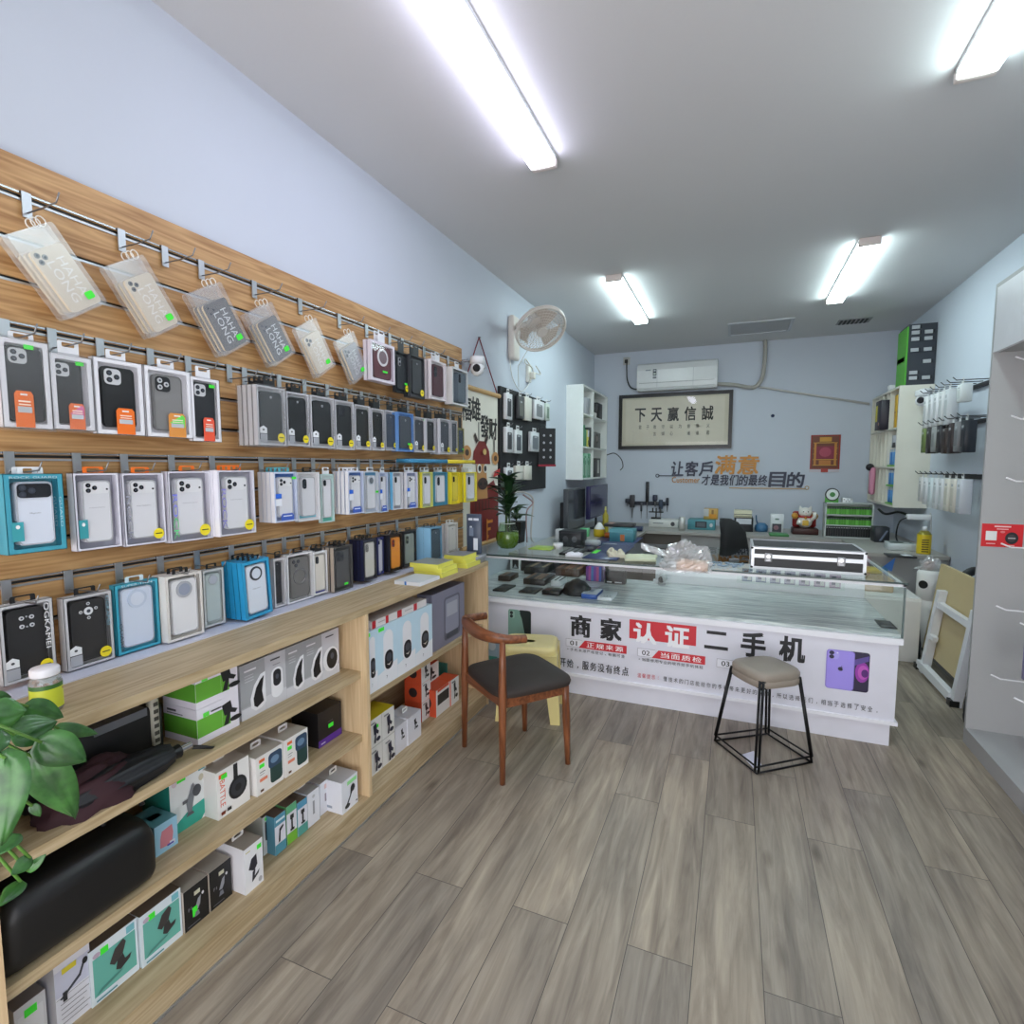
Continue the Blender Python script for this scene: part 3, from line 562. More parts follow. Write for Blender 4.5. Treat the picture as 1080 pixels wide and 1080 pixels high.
# standing display card at the end of the cabinet
zc = ZT + .0455; yc_ = 2.925
xa, xb = P(492, 560, 'y', yc_).x, P(507, 560, 'y', yc_).x; tz = P(492, 542, 'y', yc_).z - zc
mb = MB(); w = xb - xa; mb.cbox(-w / 2, w / 2, 0, .02, 0, tz, M((70, 80, 98), .35), .003, 1)
p = front(mb, w, tz); p.r(.14, .44, .84, .9, (214, 218, 226)); p.r(.5, .86, .84, .9, (214, 218, 226)); p.r(.2, .5, .45, .66, (120, 132, 150)); p.r(.5, .8, .1, .4, (226, 230, 236)); p.r(.25, .4, .66, .7, (200, 206, 214))
tag(mb.build('display_card', None, ((xa + xb) / 2, yc_, zc)), 'dark slate display carton standing upright at the far end of the oak top', 'carton')
for i_, lb in enumerate(('lower grey pack lying under the dark slate carton', 'upper grey pack lying under the dark slate carton')):
    m_ = MB(); m_.cbox(-.085, .085, 0, .13, 0, .0222, M((150, 152, 160), .35), .003, 1); front(m_, .17, .022).r(.1, .9, .3, .7, (110, 112, 122)); tag(m_.build('grey_pack', None, ((xa + xb) / 2 - .02 + .008 * i_, 2.825, ZT + .0003 + i_ * .0226)), lb, 'pack', 'grey packs at the oak end')
# ------------------------------------------------------------------ boxes in the oak cabinet
def carton(name, label, cat, w, h, d, loc, rz, col, paint=None, side=None, top=None, stick=None, tabc=None, group=None, sidec=None, topc=None):
    mb = MB(); hw = w / 2
    mb.box(-hw, hw, 0, d, 0, h, M(col, .42))
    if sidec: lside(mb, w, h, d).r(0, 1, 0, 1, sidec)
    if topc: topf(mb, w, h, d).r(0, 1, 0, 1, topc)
    if paint: paint(front(mb, w, h))
    if side: side(lside(mb, w, h, d))
    if top: top(topf(mb, w, h, d))
    o = mb.build(name, None, loc, rz); tag(o, label, cat, group)
    if stick:
        s = MB(); q = Paint(s, (-hw, -.0012, 0), (w, 0, 0), (0, 0, h)); u, v, a, b = stick[:4]; q.r(u - a, u + a, v - b, v + b, stick[4] if len(stick) > 4 else GREEN); s.build('price_sticker', o)
    if tabc:
        t = MB(); t.ring(rr(-.022, .022, h - .001, h + .024, .006), rr(-.013, .013, h + .007, h + .016, .004), d * .5, d * .5 + .0012, M(tabc, .4)); t.build('hang_tab', o)
    return o
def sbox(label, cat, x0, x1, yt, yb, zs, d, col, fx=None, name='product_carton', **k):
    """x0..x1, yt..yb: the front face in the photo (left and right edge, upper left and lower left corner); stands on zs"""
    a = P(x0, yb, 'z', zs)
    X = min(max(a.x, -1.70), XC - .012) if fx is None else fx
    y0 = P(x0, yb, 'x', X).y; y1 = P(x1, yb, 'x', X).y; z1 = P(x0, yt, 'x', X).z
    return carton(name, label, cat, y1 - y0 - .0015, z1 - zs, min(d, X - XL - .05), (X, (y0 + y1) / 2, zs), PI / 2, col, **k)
def mount(q, u, v, s, c=(36, 36, 40)):
    """a printed picture of a car phone mount: cradle, arm and suction foot"""
    q.pl([(u - .1 * s, v + .2 * s), (u + .05 * s, v + .24 * s), (u + .08 * s, v + .02 * s), (u - .06 * s, v - .02 * s)], c)
    q.pl([(u + .02 * s, v + .12 * s), (u + .16 * s, v + .02 * s), (u + .12 * s, v - .04 * s), (u - .02 * s, v + .04 * s)], c)
    q.pl([(u - .02 * s, v + .02 * s), (u + .04 * s, v + .02 * s), (u + .0 * s, v - .2 * s), (u - .08 * s, v - .2 * s)], c)
    q.e(u + .12 * s, v - .14 * s, .1 * s, .05 * s, c)
LG = (226, 226, 230)
# green and white car mount boxes, two in a stack
def gm(q):
    q.r(0, 1, 0, .2, (236, 232, 242)); q.r(0, 1, .2, .72, (106, 178, 60)); q.r(0, 1, .72, 1, (236, 232, 242)); q.r(.58, 1, .0, 1, (236, 232, 242)); q.pl([(.58, .2), (.78, .2), (.78, .78), (.58, .72)], (106, 178, 60))
    mount(q, .72, .52, 1.5); q.r(.12, .26, .74, .86, (100, 230, 80)); q.r(.3, .55, .8, .84, (70, 70, 74))
def gs(q): q.r(0, 1, 0, .2, (228, 224, 236)); q.r(0, 1, .2, .72, (92, 160, 52)); q.r(0, 1, .72, 1, (228, 224, 236)); q.r(.12, .4, .84, .9, (70, 72, 76)); q.r(.12, .6, .77, .8, (120, 122, 128))
a = P(209, 787, 'z', ZA); X = a.x; y0 = a.y; y1 = P(252, 760, 'x', X).y; z1 = P(209, 710, 'x', X).z; hh = (z1 - ZA) / 2
for i, lb in enumerate(('green and white car mount box at the bottom of its pair', 'green and white car mount box on top of its pair')):
    carton('phone_mount_box', lb, 'box', y1 - y0, hh - .001, .15, (X, (y0 + y1) / 2, ZA + i * hh), PI / 2, (232, 230, 240), gm, gs, lambda q: q.r(0, 1, 0, 1, (226, 226, 230)), group='green mount boxes')
# silver and white camera boxes
def moon(q):
    q.r(0, 1, .22, 1, (166, 168, 172)); q.r(0, 1, 0, .22, (216, 216, 222)); q.r(0, 1, .2, .225, (180, 182, 188))
    q.pl([(1, .74), (.8, .72), (.52, .56), (.36, .34), (.38, .16), (.56, .08), (.8, .09), (1, .16)], (236, 236, 240)); q.pl([(.94, .68), (.78, .62), (.6, .5), (.48, .32), (.5, .18), (.62, .13), (.9, .2), (.84, .4)], (28, 28, 32))
    q.r(.14, .62, .86, .89, (232, 232, 236))
    for i in range(3): q.r(.14, .5, .78 - i * .05, .79 - i * .05, (214, 214, 218))
def capsule(q):
    q.r(0, 1, 0, 1, (196, 196, 202)); q.r(0, 1, 0, .25, (214, 214, 220)); q.rr(.26, .84, .14, .72, .26, (238, 238, 242)); q.rr(.36, .74, .36, .68, .17, (34, 36, 42)); q.e(.55, .54, .08, .05, (80, 84, 96)); q.r(.24, .7, .88, .905, (70, 70, 76)); q.r(.34, .7, .78, .79, (120, 120, 126))
def bigcap(q):
    q.r(0, 1, 0, 1, (206, 206, 214)); q.r(0, 1, 0, .2, (222, 222, 228)); q.e(.5, .38, .46, .27, (240, 240, 244)); q.e(.56, .38, .32, .22, (30, 30, 34)); q.e(.56, .44, .1, .07, (84, 86, 96)); q.r(.2, .66, .88, .905, (70, 70, 76))
prev = None; XCAM = P(254, 762, 'z', ZA).x; h0 = P(254, 703, 'x', XCAM).z - ZA
pts = [254, 280.5, 302.5, 321.5, 341, 359]
for i, (fn, lb) in enumerate(((moon, 'silver camera box with black crescent, beside the green boxes'), (capsule, 'white capsule camera box between two crescent boxes'), (moon, 'silver camera box with black crescent in the middle of five'), (moon, 'silver camera box with black crescent, fourth of five'), (bigcap, 'white camera box with big round lens next to the partition'))):
    ya = P(pts[i], 740, 'x', XCAM).y; yb = min(P(pts[i + 1], 740, 'x', XCAM).y, 1.762)
    carton('camera_box', lb, 'box', yb - ya - .001, h0, .1, (XCAM, (ya + yb) / 2, ZA), PI / 2, (190, 190, 196), fn, None, lambda q: q.r(0, 1, 0, 1, (120, 108, 96)) if 0 else None, group='silver camera boxes')
# middle shelf
def bluebox(q): q.r(0, 1, 0, 1, (156, 202, 226)); q.pl([(.2, .2), (.72, .14), (.8, .5), (.76, .8), (.3, .74), (.22, .5)], (206, 130, 142)); q.r(.62, .86, .12, .26, (216, 216, 230)); q.r(.5, .8, .14, .2, (60, 70, 170))
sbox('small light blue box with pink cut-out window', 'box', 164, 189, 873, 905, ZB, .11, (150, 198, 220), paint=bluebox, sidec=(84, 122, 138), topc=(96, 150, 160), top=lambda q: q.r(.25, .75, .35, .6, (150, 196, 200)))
def mountbox(q):
    q.r(0, 1, 0, 1, (228, 232, 232)); q.pl([(0, 0), (.8, 0), (.96, .12), (.98, .34), (.5, .3), (0, .12)], (58, 170, 150)); q.r(.78, .96, .86, .98, (70, 158, 166)); q.e(.84, .74, .07, .06, (196, 190, 170)); q.e(.12, .86, .07, .05, (206, 190, 200))
    q.pl([(.4, .42), (.56, .7), (.62, .72), (.66, .6), (.54, .24), (.44, .2)], (120, 124, 130)); q.e(.7, .56, .12, .1, (70, 72, 78)); q.r(.3, .44, .44, .5, (96, 98, 104)); q.pl([(.38, .2), (.6, .2), (.56, .25), (.42, .26)], (90, 92, 98))
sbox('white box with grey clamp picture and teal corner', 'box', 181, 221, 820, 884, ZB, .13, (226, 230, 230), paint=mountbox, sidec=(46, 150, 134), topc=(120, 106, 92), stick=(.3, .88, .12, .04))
def battle(q):
    q.r(0, 1, 0, 1, (236, 234, 232)); q.t('BATTLE', .16, .52, .15, .56, (222, 84, 40), .03, -90); q.r(.06, .28, .84, .93, (228, 96, 40)); q.r(.5, .63, .62, .99, (34, 36, 40)); q.e(.62, .46, .29, .24, (30, 31, 35)); q.e(.62, .46, .22, .18, (52, 54, 60)); q.e(.62, .46, .1, .08, (30, 31, 35)); q.r(.08, .2, .07, .14, (120, 50, 30)); q.r(.26, .38, .09, .16, (40, 40, 44))
HT = (236, 234, 232)
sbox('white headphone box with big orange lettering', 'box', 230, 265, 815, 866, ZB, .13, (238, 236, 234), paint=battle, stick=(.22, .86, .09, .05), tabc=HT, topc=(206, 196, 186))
def spk(q):
    q.r(0, 1, 0, 1, (236, 234, 232)); q.rr(.5, .96, .1, .86, .12, (36, 66, 64)); q.rr(.44, .96, .52, .92, .12, (50, 74, 100)); q.e(.68, .72, .16, .1, (110, 140, 170)); q.r(.1, .3, .84, .92, (230, 110, 50)); q.r(.1, .38, .34, .42, (230, 140, 110)); q.r(.1, .3, .58, .595, (60, 60, 64)); q.r(.1, .26, .52, .53, (60, 60, 64)); q.r(.1, .22, .08, .14, (90, 60, 40))
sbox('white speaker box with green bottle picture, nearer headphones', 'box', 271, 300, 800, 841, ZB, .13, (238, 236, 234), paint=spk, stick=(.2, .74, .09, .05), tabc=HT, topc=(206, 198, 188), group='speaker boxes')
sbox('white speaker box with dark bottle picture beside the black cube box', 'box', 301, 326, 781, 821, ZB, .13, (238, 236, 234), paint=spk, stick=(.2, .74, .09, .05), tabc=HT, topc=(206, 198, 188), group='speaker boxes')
sbox('black cube box with purple foot band', 'box', 336, 361, 753, 790, ZB, .14, (24, 22, 26), paint=lambda q: (q.r(0, 1, 0, .2, (92, 48, 150)), q.r(.1, .28, .06, .1, (200, 190, 220)), q.r(.4, .62, .6, .62, (90, 90, 94))), stick=(.52, .48, .11, .06))
# bottom shelf
def wire(q):
    q.r(0, 1, 0, 1, (222, 222, 230)); q.r(0, 1, .52, .9, (198, 200, 218)); q.pl([(.1, .48), (.16, .46), (.72, .62), (.66, .66)], (70, 74, 84)); q.pl([(.62, .62), (.7, .62), (.84, .78), (.78, .8)], (60, 62, 70)); q.e(.84, .8, .08, .05, (30, 30, 34)); q.r(.18, .3, .42, .56, (44, 46, 52)); q.r(0, 1, .5, .505, (60, 62, 70))
    for i in range(5): q.r(.1, .9 - .08 * (i % 3), .4 - i * .07, .41 - i * .07, (110, 112, 120))
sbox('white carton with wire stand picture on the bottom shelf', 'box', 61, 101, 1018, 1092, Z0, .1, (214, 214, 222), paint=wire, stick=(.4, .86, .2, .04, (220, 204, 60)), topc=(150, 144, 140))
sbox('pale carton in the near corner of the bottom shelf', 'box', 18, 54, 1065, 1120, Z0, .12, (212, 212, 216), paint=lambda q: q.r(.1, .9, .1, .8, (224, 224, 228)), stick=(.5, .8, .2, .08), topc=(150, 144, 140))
def tealb(q):
    q.r(0, 1, 0, 1, (220, 230, 236)); q.r(.06, .95, .13, .82, (104, 178, 164)); q.r(.76, .94, .84, .97, (120, 186, 198)); q.e(.14, .87, .08, .045, (190, 170, 190)); q.pl([(.38, .54), (.5, .74), (.68, .82), (.74, .74), (.66, .56), (.48, .46)], (64, 60, 60)); q.pl([(.54, .5), (.66, .56), (.7, .44), (.84, .46), (.8, .38), (.6, .3), (.5, .36)], (52, 50, 52)); q.pl([(.08, .16), (.6, .26), (.66, .3), (.2, .24)], (80, 140, 130)); q.r(.08, .5, .05, .08, (90, 150, 160))
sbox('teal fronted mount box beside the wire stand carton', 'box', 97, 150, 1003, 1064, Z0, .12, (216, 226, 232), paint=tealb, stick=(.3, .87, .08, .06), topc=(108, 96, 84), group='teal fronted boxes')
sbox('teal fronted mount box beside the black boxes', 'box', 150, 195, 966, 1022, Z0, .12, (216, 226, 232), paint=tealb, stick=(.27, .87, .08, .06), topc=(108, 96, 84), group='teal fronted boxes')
def blackb(q): q.r(0, 1, 0, 1, (22, 22, 24)); q.r(.42, .66, .74, .84, (206, 204, 180)); q.pl([(.4, .38), (.56, .62), (.68, .66), (.64, .46), (.54, .36)], (150, 152, 160)); q.e(.76, .68, .05, .04, (214, 214, 218)); q.pl([(.38, .22), (.44, .34), (.56, .34), (.6, .22)], (120, 122, 130)); q.t('F1', .22, .5, .14, .08, (150, 150, 156)); q.r(.1, .6, .08, .1, (110, 110, 116))
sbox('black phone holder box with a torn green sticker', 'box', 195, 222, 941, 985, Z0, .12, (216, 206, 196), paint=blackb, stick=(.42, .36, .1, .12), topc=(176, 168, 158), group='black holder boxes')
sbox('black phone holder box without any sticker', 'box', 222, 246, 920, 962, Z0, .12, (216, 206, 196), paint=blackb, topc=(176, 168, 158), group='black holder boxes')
def cam2(q): q.r(0, 1, 0, 1, (230, 230, 232)); q.pl([(.2, .5), (.36, .7), (.64, .74), (.68, .5), (.5, .4)], (44, 44, 54)); q.pl([(.4, .4), (.56, .42), (.5, .28), (.78, .36), (.72, .28), (.36, .18)], (44, 44, 54)); q.e(.8, .12, .1, .06, (170, 170, 174)); q.r(.06, .3, .9, .92, (190, 180, 90))
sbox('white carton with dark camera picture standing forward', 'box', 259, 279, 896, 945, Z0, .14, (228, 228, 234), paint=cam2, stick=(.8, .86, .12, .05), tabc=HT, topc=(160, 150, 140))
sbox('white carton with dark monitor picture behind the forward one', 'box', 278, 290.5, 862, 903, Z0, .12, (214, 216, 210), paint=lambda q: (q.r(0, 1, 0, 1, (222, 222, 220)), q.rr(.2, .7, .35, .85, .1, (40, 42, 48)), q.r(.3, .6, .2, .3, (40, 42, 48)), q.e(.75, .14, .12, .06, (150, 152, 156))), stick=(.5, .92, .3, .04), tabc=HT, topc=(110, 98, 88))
def usb(c1, c2):
    def f(q): q.r(0, 1, 0, 1, (226, 226, 236)); q.r(0, 1, .74, 1, c1); q.r(0, 1, 0, .26, c2); q.pl([(.3, .3), (.44, .3), (.5, .56), (.78, .64), (.76, .7), (.4, .64)], (34, 34, 38)); q.r(.1, .9, .84, .9, (220, 236, 240))
    return f
def usb2(c1, c2):
    def f(q): q.r(0, 1, 0, 1, (226, 226, 236)); q.r(0, 1, .8, 1, c1); q.r(0, 1, 0, .28, c2); q.r(.42, .58, .36, .7, (34, 34, 38)); q.r(.32, .68, .62, .74, (34, 34, 38)); q.r(.3, .7, .32, .38, (34, 34, 38))
    return f
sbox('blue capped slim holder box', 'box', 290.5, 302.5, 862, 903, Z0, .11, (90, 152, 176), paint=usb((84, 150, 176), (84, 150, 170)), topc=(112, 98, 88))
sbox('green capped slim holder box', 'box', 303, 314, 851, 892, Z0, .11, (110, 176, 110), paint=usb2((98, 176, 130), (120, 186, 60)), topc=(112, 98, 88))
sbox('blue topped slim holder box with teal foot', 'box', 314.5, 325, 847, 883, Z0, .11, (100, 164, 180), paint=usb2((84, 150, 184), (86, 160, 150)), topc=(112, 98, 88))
def plainw(q): q.r(.42, .58, .3, .7, (150, 152, 158)); q.e(.5, .84, .12, .05, (190, 192, 196))
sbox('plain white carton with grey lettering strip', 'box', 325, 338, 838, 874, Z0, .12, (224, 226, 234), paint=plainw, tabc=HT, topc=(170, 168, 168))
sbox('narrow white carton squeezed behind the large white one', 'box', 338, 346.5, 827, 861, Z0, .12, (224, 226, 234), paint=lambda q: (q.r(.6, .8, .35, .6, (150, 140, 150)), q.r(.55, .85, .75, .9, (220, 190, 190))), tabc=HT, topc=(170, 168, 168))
def arm(q): q.r(0, 1, 0, 1, (228, 230, 236)); q.pl([(.2, .16), (.36, .2), (.66, .52), (.74, .74), (.56, .7), (.5, .44)], (36, 38, 42)); q.e(.32, .16, .16, .07, (36, 38, 42)); q.e(.66, .62, .14, .12, (36, 38, 42)); q.r(.84, .94, .1, .14, (60, 62, 66))
sbox('largest white carton, at the partition on the bottom shelf', 'box', 361, 378, 826, 860, Z0, .17, (226, 228, 236), paint=arm, stick=(.62, .86, .3, .06, (150, 226, 150)), tabc=HT, topc=(186, 186, 190), side=lambda q: (q.r(.3, .32, .2, .8, (170, 176, 186)), q.r(.4, .7, .12, .2, (150, 160, 176))))
# right bay, upper shelf
def ptz(q):
    q.r(0, 1, 0, 1, (196, 222, 236)); q.pl([(0, 0), (1, 0), (1, .34), (0, .22)], (232, 234, 238)); q.rr(.28, .78, .22, .9, .24, (232, 232, 236)); q.rr(.34, .76, .24, .56, .2, (24, 24, 28)); q.e(.56, .44, .14, .07, (70, 72, 80)); q.pl([(.42, .34), (.56, .3), (.68, .36), (.56, .33)], (214, 206, 196)); q.t('7', .42, .13, .06, .05, (70, 72, 80))
XP = P(388, 734, 'z', ZR).x; XP = min(XP, XC - .02); zt_ = P(388, 667, 'x', XP).z
for (x0, x1), lb, hh in (((387, 398.5), 'pale blue indoor camera box against the partition', 0), ((398.5, 419.5), 'pale blue indoor camera box, second from the partition', 0), ((419.5, 438.5), 'pale blue indoor camera box, third from the partition', 0), ((438.5, 456.5), 'pale blue indoor camera box beside the grey tablet box', 0)):
    ya = max(P(x0, 715, 'x', XP).y, 1.788); yb = P(x1, 715, 'x', XP).y
    carton('camera_box', lb, 'box', yb - ya - .0012, zt_ - ZR, .075, (XP, (ya + yb) / 2, ZR), PI / 2, (206, 224, 234), ptz, stick=(.2, .95, .14, .03) if x0 < 400 else None, group='pale blue camera boxes')
for x0, x1, lb in ((387, 414, 'white red-striped carton lying on the blue boxes, by the partition'), (414, 446, 'white red-striped carton lying on the blue boxes, away from partition')):
    ya = max(P(x0, 650, 'x', XP - .03).y, 1.79); yb = P(x1, 650, 'x', XP - .03).y
    carton('slim_carton', lb, 'box', yb - ya - .002, .034, .09, (XP - .008, (ya + yb) / 2, zt_ + .0005), PI / 2, (226, 220, 220), lambda q: (q.r(.02, .16, 0, 1, (190, 40, 50)), q.r(.55, .66, .0, 1, (200, 44, 54)), q.r(.25, .5, .5, .62, (180, 170, 172))), topc=(216, 204, 202), group='red striped cartons')
def tablet(q): q.r(0, 1, 0, 1, (126, 124, 142)); q.rr(.34, .84, .08, .86, .06, (96, 96, 112)); q.rr(.38, .8, .2, .82, .04, (140, 140, 158)); q.r(.42, .76, .5, .74, (170, 170, 182)); q.rr(.4, .78, .1, .2, .04, (70, 72, 84))
sbox('large grey violet boxed tablet keyboard on the upper shelf', 'box', 456, 490, 628, 681, ZR, .09, (120, 118, 136), paint=tablet, side=lambda q: (q.r(.1, .3, .1, .95, (156, 154, 170)), q.r(.55, .75, .1, .95, (150, 148, 166))), fx=XP - .02)
# right bay, bottom shelf
def yb(q):
    q.r(0, 1, 0, 1, (230, 228, 224)); q.r(.5, .512, 0, 1, (180, 176, 170)); q.r(0, 1, .495, .507, (180, 176, 170))
    for u, v in ((.26, .72), (.76, .72), (.26, .22), (.76, .22)): mount(q, u, v, .8, (40, 40, 60)); q.r(u - .2, u - .02, v + .2, v + .23, (150, 150, 150))
sbox('white four picture mount carton with yellow flaps', 'box', 389, 417, 762, 822, Z0, .12, (232, 230, 226), paint=yb, topc=(226, 200, 40), stick=(.3, .84, .08, .03))
a = sbox('small white carton with black clip picture by the yellow flaps', 'box', 417.5, 430, 768, 797, Z0, .12, (222, 222, 230), paint=lambda q: mount(q, .55, .6, .9), tabc=HT, group='small white clip cartons')
sbox('small white carton with black clip picture by the orange column', 'box', 430.5, 444.5, 758, 787, Z0, .12, (222, 222, 230), paint=lambda q: mount(q, .55, .6, .9), tabc=HT, group='small white clip cartons')
def ob(q): q.r(0, 1, 0, 1, (230, 228, 228)); mount(q, .5, .5, 1.5); q.r(.1, .5, .86, .92, (120, 120, 124))
OR = (214, 84, 50)
def obs(q): q.r(0, 1, 0, 1, OR); q.e(.5, .5, .25, .25, (50, 40, 40))
a = P(445, 762, 'z', Z0); X = min(max(a.x, -1.66), -1.42); ya = P(445, 762, 'x', X).y; yb_ = P(454.5, 762, 'x', X).y; ht = (P(445, 701, 'x', X).z - Z0) / 3
for i, lb in enumerate(('orange sided clip carton at the foot of the column', 'orange sided clip carton in the middle of the column', 'orange sided clip carton topping the column of three')):
    carton('clip_carton', lb, 'box', yb_ - ya, ht - .0015, .11, (X, (ya + yb_) / 2, Z0 + i * ht), PI / 2, OR, ob, obs, group='orange clip cartons')
ya2 = yb_ + .004; yb2 = P(466, 745, 'x', X - .03).y
carton('clip_carton', 'orange topped carton sitting behind the wide orange carton', 'box', max(.06, yb2 - ya2), ht * 1.05, .1, (X - .05, (ya2 + yb2) / 2, Z0 + ht * 1.3), PI / 2, OR, ob, obs, group='orange clip cartons')
carton('clip_carton', 'plain orange carton under the orange topped one', 'box', max(.06, yb2 - ya2), ht * 1.28, .1, (X - .05, (ya2 + yb2) / 2, Z0), PI / 2, OR, ob, obs, group='orange clip cartons')
sbox('wide orange topped carton with black adapter picture', 'box', 460, 475, 729, 757, Z0, .12, OR, paint=lambda q: (q.r(0, 1, 0, 1, (228, 226, 226)), q.r(.1, .9, .4, .8, (40, 40, 42)), q.r(.1, .9, .9, 1, OR)), side=obs)
sbox('orange topped carton with clip picture by the chair post', 'box', 475.5, 484, 718, 745, Z0, .1, OR, paint=ob)
sbox('teal carton at the far end of the bottom shelf', 'box', 471, 487, 700, 722, Z0, .1, (66, 140, 134), top=lambda q: q.r(.2, .6, .2, .8, (220, 222, 222)))
# ------------------------------------------------------------------ things on the cabinet top
def flat(label, col, x0, x1, yb_, z0, h, d, fx=None, cat='box', group=None, name='slim_carton', topc=None, paint=None):
    a = P(x0, yb_, 'z', z0); X = a.x if fx is None else fx
    y0 = P(x0, yb_, 'x', X).y; y1 = P(x1, yb_, 'x', X).y
    return carton(name, label, cat, y1 - y0, h, d, (X, (y0 + y1) / 2, z0), PI / 2, col, paint, topc=topc, group=group)
YL = (226, 222, 96); T0 = ZT + .0002
def pile(label, col, x0, x1, yb_, z0, h, d, topc, paint=None, group='yellow slim boxes', dx=0.0, dy=0.0):
    a = P(x0, yb_, 'z', ZT); b = P(x1, yb_, 'y', a.y); x_1 = min(b.x, XC - .004)
    return carton('slim_carton', label, 'box', x_1 - a.x, h, d, ((a.x + x_1) / 2 + dx, a.y + dy, z0), 0, col, paint, topc=topc, group=group)
pile('white carton with blue mark lying at the oak edge', (226, 228, 232), 416, 452, 616, T0, .018, .19, (210, 216, 220), lambda q: q.r(.4, .48, 0, 1, (60, 120, 200)), None)
zz = T0
for i, lb in enumerate(('lowest yellow box of the nearer pile on the oak top', 'middle yellow box of the nearer pile on the oak top', 'topmost yellow box of the nearer pile, with grey lid')):
    pile(lb, YL, 437, 474, 607, zz, .023, .17, (150, 152, 140) if i == 2 else (220, 216, 110), dx=-.012 * i, dy=(.0, .012, -.006)[i]); zz += .0233
zz = T0
for i, lb in enumerate(('lowest yellow box of the farther pile on the oak top', 'middle yellow box of the farther pile on the oak top', 'topmost yellow box of the farther pile, with grey lid')):
    pile(lb, YL, 467, 500, 600, zz, .023, .17, (140, 142, 146) if i == 2 else (220, 216, 110), dx=-.014 * i, dy=.06 + (.0, .012, .004)[i]); zz += .0233
# treat jar
a = P(50, 748, 'z', T0)
j = thing('treat_jar', 'clear plastic jar with white lid and yellow label behind the plant', 'jar', (-1.50, P(49.5, 740, 'x', -1.50).y, T0)); j.scale = (.84, .84, .84)
MB().lathe([(.0, .0), (.034, 0), (.037, .006), (.037, .085), (.033, .098), (.03, .104)], (0, 0, 0), glassy('jar_plastic', (236, 240, 232), gloss=.1, rough=.05, veil=.22), 24).build('jar_body', j)
MB().lathe([(.0001, .104), (.033, .104), (.034, .107), (.034, .123), (.031, .127), (.0001, .128)], (0, 0, 0), M((236, 234, 238), .4), 28).build('lid', j)
lab = MB()
n = 22; vs = []; 
for z, in ((.012,), (.07,), (.082,)):
    for k in range(n + 1):
        t = -2.2 + 4.2 * k / n; vs.append((.0376 * math.cos(t), .0376 * math.sin(t), z))
lab.add(vs, [(k, k + 1, n + 2 + k, n + 1 + k) for k in range(n)], M((206, 214, 60), .4), True); lab.add(vs, [(n + 1 + k, n + 2 + k, 2 * n + 3 + k, 2 * n + 2 + k) for k in range(n)], M((64, 110, 50), .4), True)
lab.build('jar_label', j)
tr = MB()
for i in range(26): tr.ball((RND.uniform(-.022, .022), RND.uniform(-.022, .022), .012 + i * .0028), .008, M((176, 130, 100), .6), n=6)
tr.build('treats', j)
# ------------------------------------------------------------------ dark things on the cabinet shelves
def lump(name, label, cat, c, r, col, seed, rough=.6, squash=.5, amp=.3, freq=5.0, seg=26):
    """soft crumpled cloth mass resting on its flat underside"""
    from mathutils import noise
    vs = []; mb = MB(); rings = 14
    for i in range(rings + 1):
        th = PI * .5 * i / rings
        for k in range(seg):
            ph = 2 * PI * k / seg
            d = Vector((math.cos(ph) * math.cos(th), math.sin(ph) * math.cos(th), math.sin(th)))
            nz = 1 + amp * noise.noise(d * freq * .6 + Vector((seed, 0, 0))) + amp * .5 * abs(noise.noise(d * freq * 1.7 + Vector((0, seed, 0))))
            vs.append((d.x * r[0] * nz, d.y * r[1] * nz, max(0, d.z * r[2] * nz)))
    fs = [(i * seg + k, i * seg + (k + 1) % seg, (i + 1) * seg + (k + 1) % seg, (i + 1) * seg + k) for i in range(rings) for k in range(seg)]
    mb.add(vs, fs, M(col, rough), True); mb.add([vs[k] for k in range(seg)], [tuple(range(seg - 1, -1, -1))], M(col, rough))
    return tag(mb.build(name, None, c), label, cat)
lump('folded_bag', 'crumpled dark maroon cloth bag beside the plant', 'bag', (-1.50, .80, ZA), (.075, .13, .085), (50, 20, 28), 3.1, .8)
# folded umbrella pointing along the shelf
u = thing('folding_umbrella', 'folded black umbrella with chrome handle lying on the upper shelf', 'umbrella', (-1.468, .885, ZA + .037), -.0); u.scale = (.84, .92, .84)
cn = MB(); ns = 40; prof = [(-.20, .012), (-.16, .03), (-.08, .045), (0, .046), (.06, .04), (.1, .026)]
vs = []
for y, r in prof:
    for k in range(ns):
        t = 2 * PI * k / ns; q = r * (1 + .22 * (1 if k % 5 == 0 else 0) + .1 * math.sin(3 * t + y * 30)); vs.append((q * math.cos(t), y, max(-.044, q * math.sin(t))))
cn.add(vs, [((i + 1) * ns + k, (i + 1) * ns + (k + 1) % ns, i * ns + (k + 1) % ns, i * ns + k) for i in range(len(prof) - 1) for k in range(ns)], M((26, 28, 32), .5), True)
cn.add([vs[k] for k in range(ns)], [tuple(range(ns))], M((26, 28, 32), .5)); cn.build('folded_canopy', u)
MB().cyl((0, .09, -.004), (0, .125, -.006), .02, .024, M((20, 20, 22), .35)).cyl((0, .125, -.006), (0, .165, -.008), .013, .013, M((214, 214, 218), .15, 1.0)).build('handle', u)
MB().tube([(0, .165, -.012), (.02, .19, -.02), (.035, .215, -.036), (.03, .225, -.042), (.012, .205, -.036), (0, .17, -.02)], .0045, M((22, 22, 24), .5)).build('wrist_strap', u)
t = thing('equipment_case', 'black boxy case with silver edge trim at the back of the upper shelf', 'case', (-1.62, .90, ZA))
MB().cbox(-.10, .05, -.22, .13, 0, .15, M((19, 19, 21), .45), .012).build('body', t)
MB().box(-.02, .053, -.06, .08, .13, .153, M((120, 124, 132), .35, .5)).build('top_plate', t)
g = MB(); g.cbox(.03, .06, .09, .112, .03, .175, M((186, 182, 168), .4), .003, 1)
for i in range(6): g.box(.0595, .0606, .094, .108, .04 + i * .022, .052 + i * .022, M((70, 68, 62), .5))
g.build('slotted_bar', t)
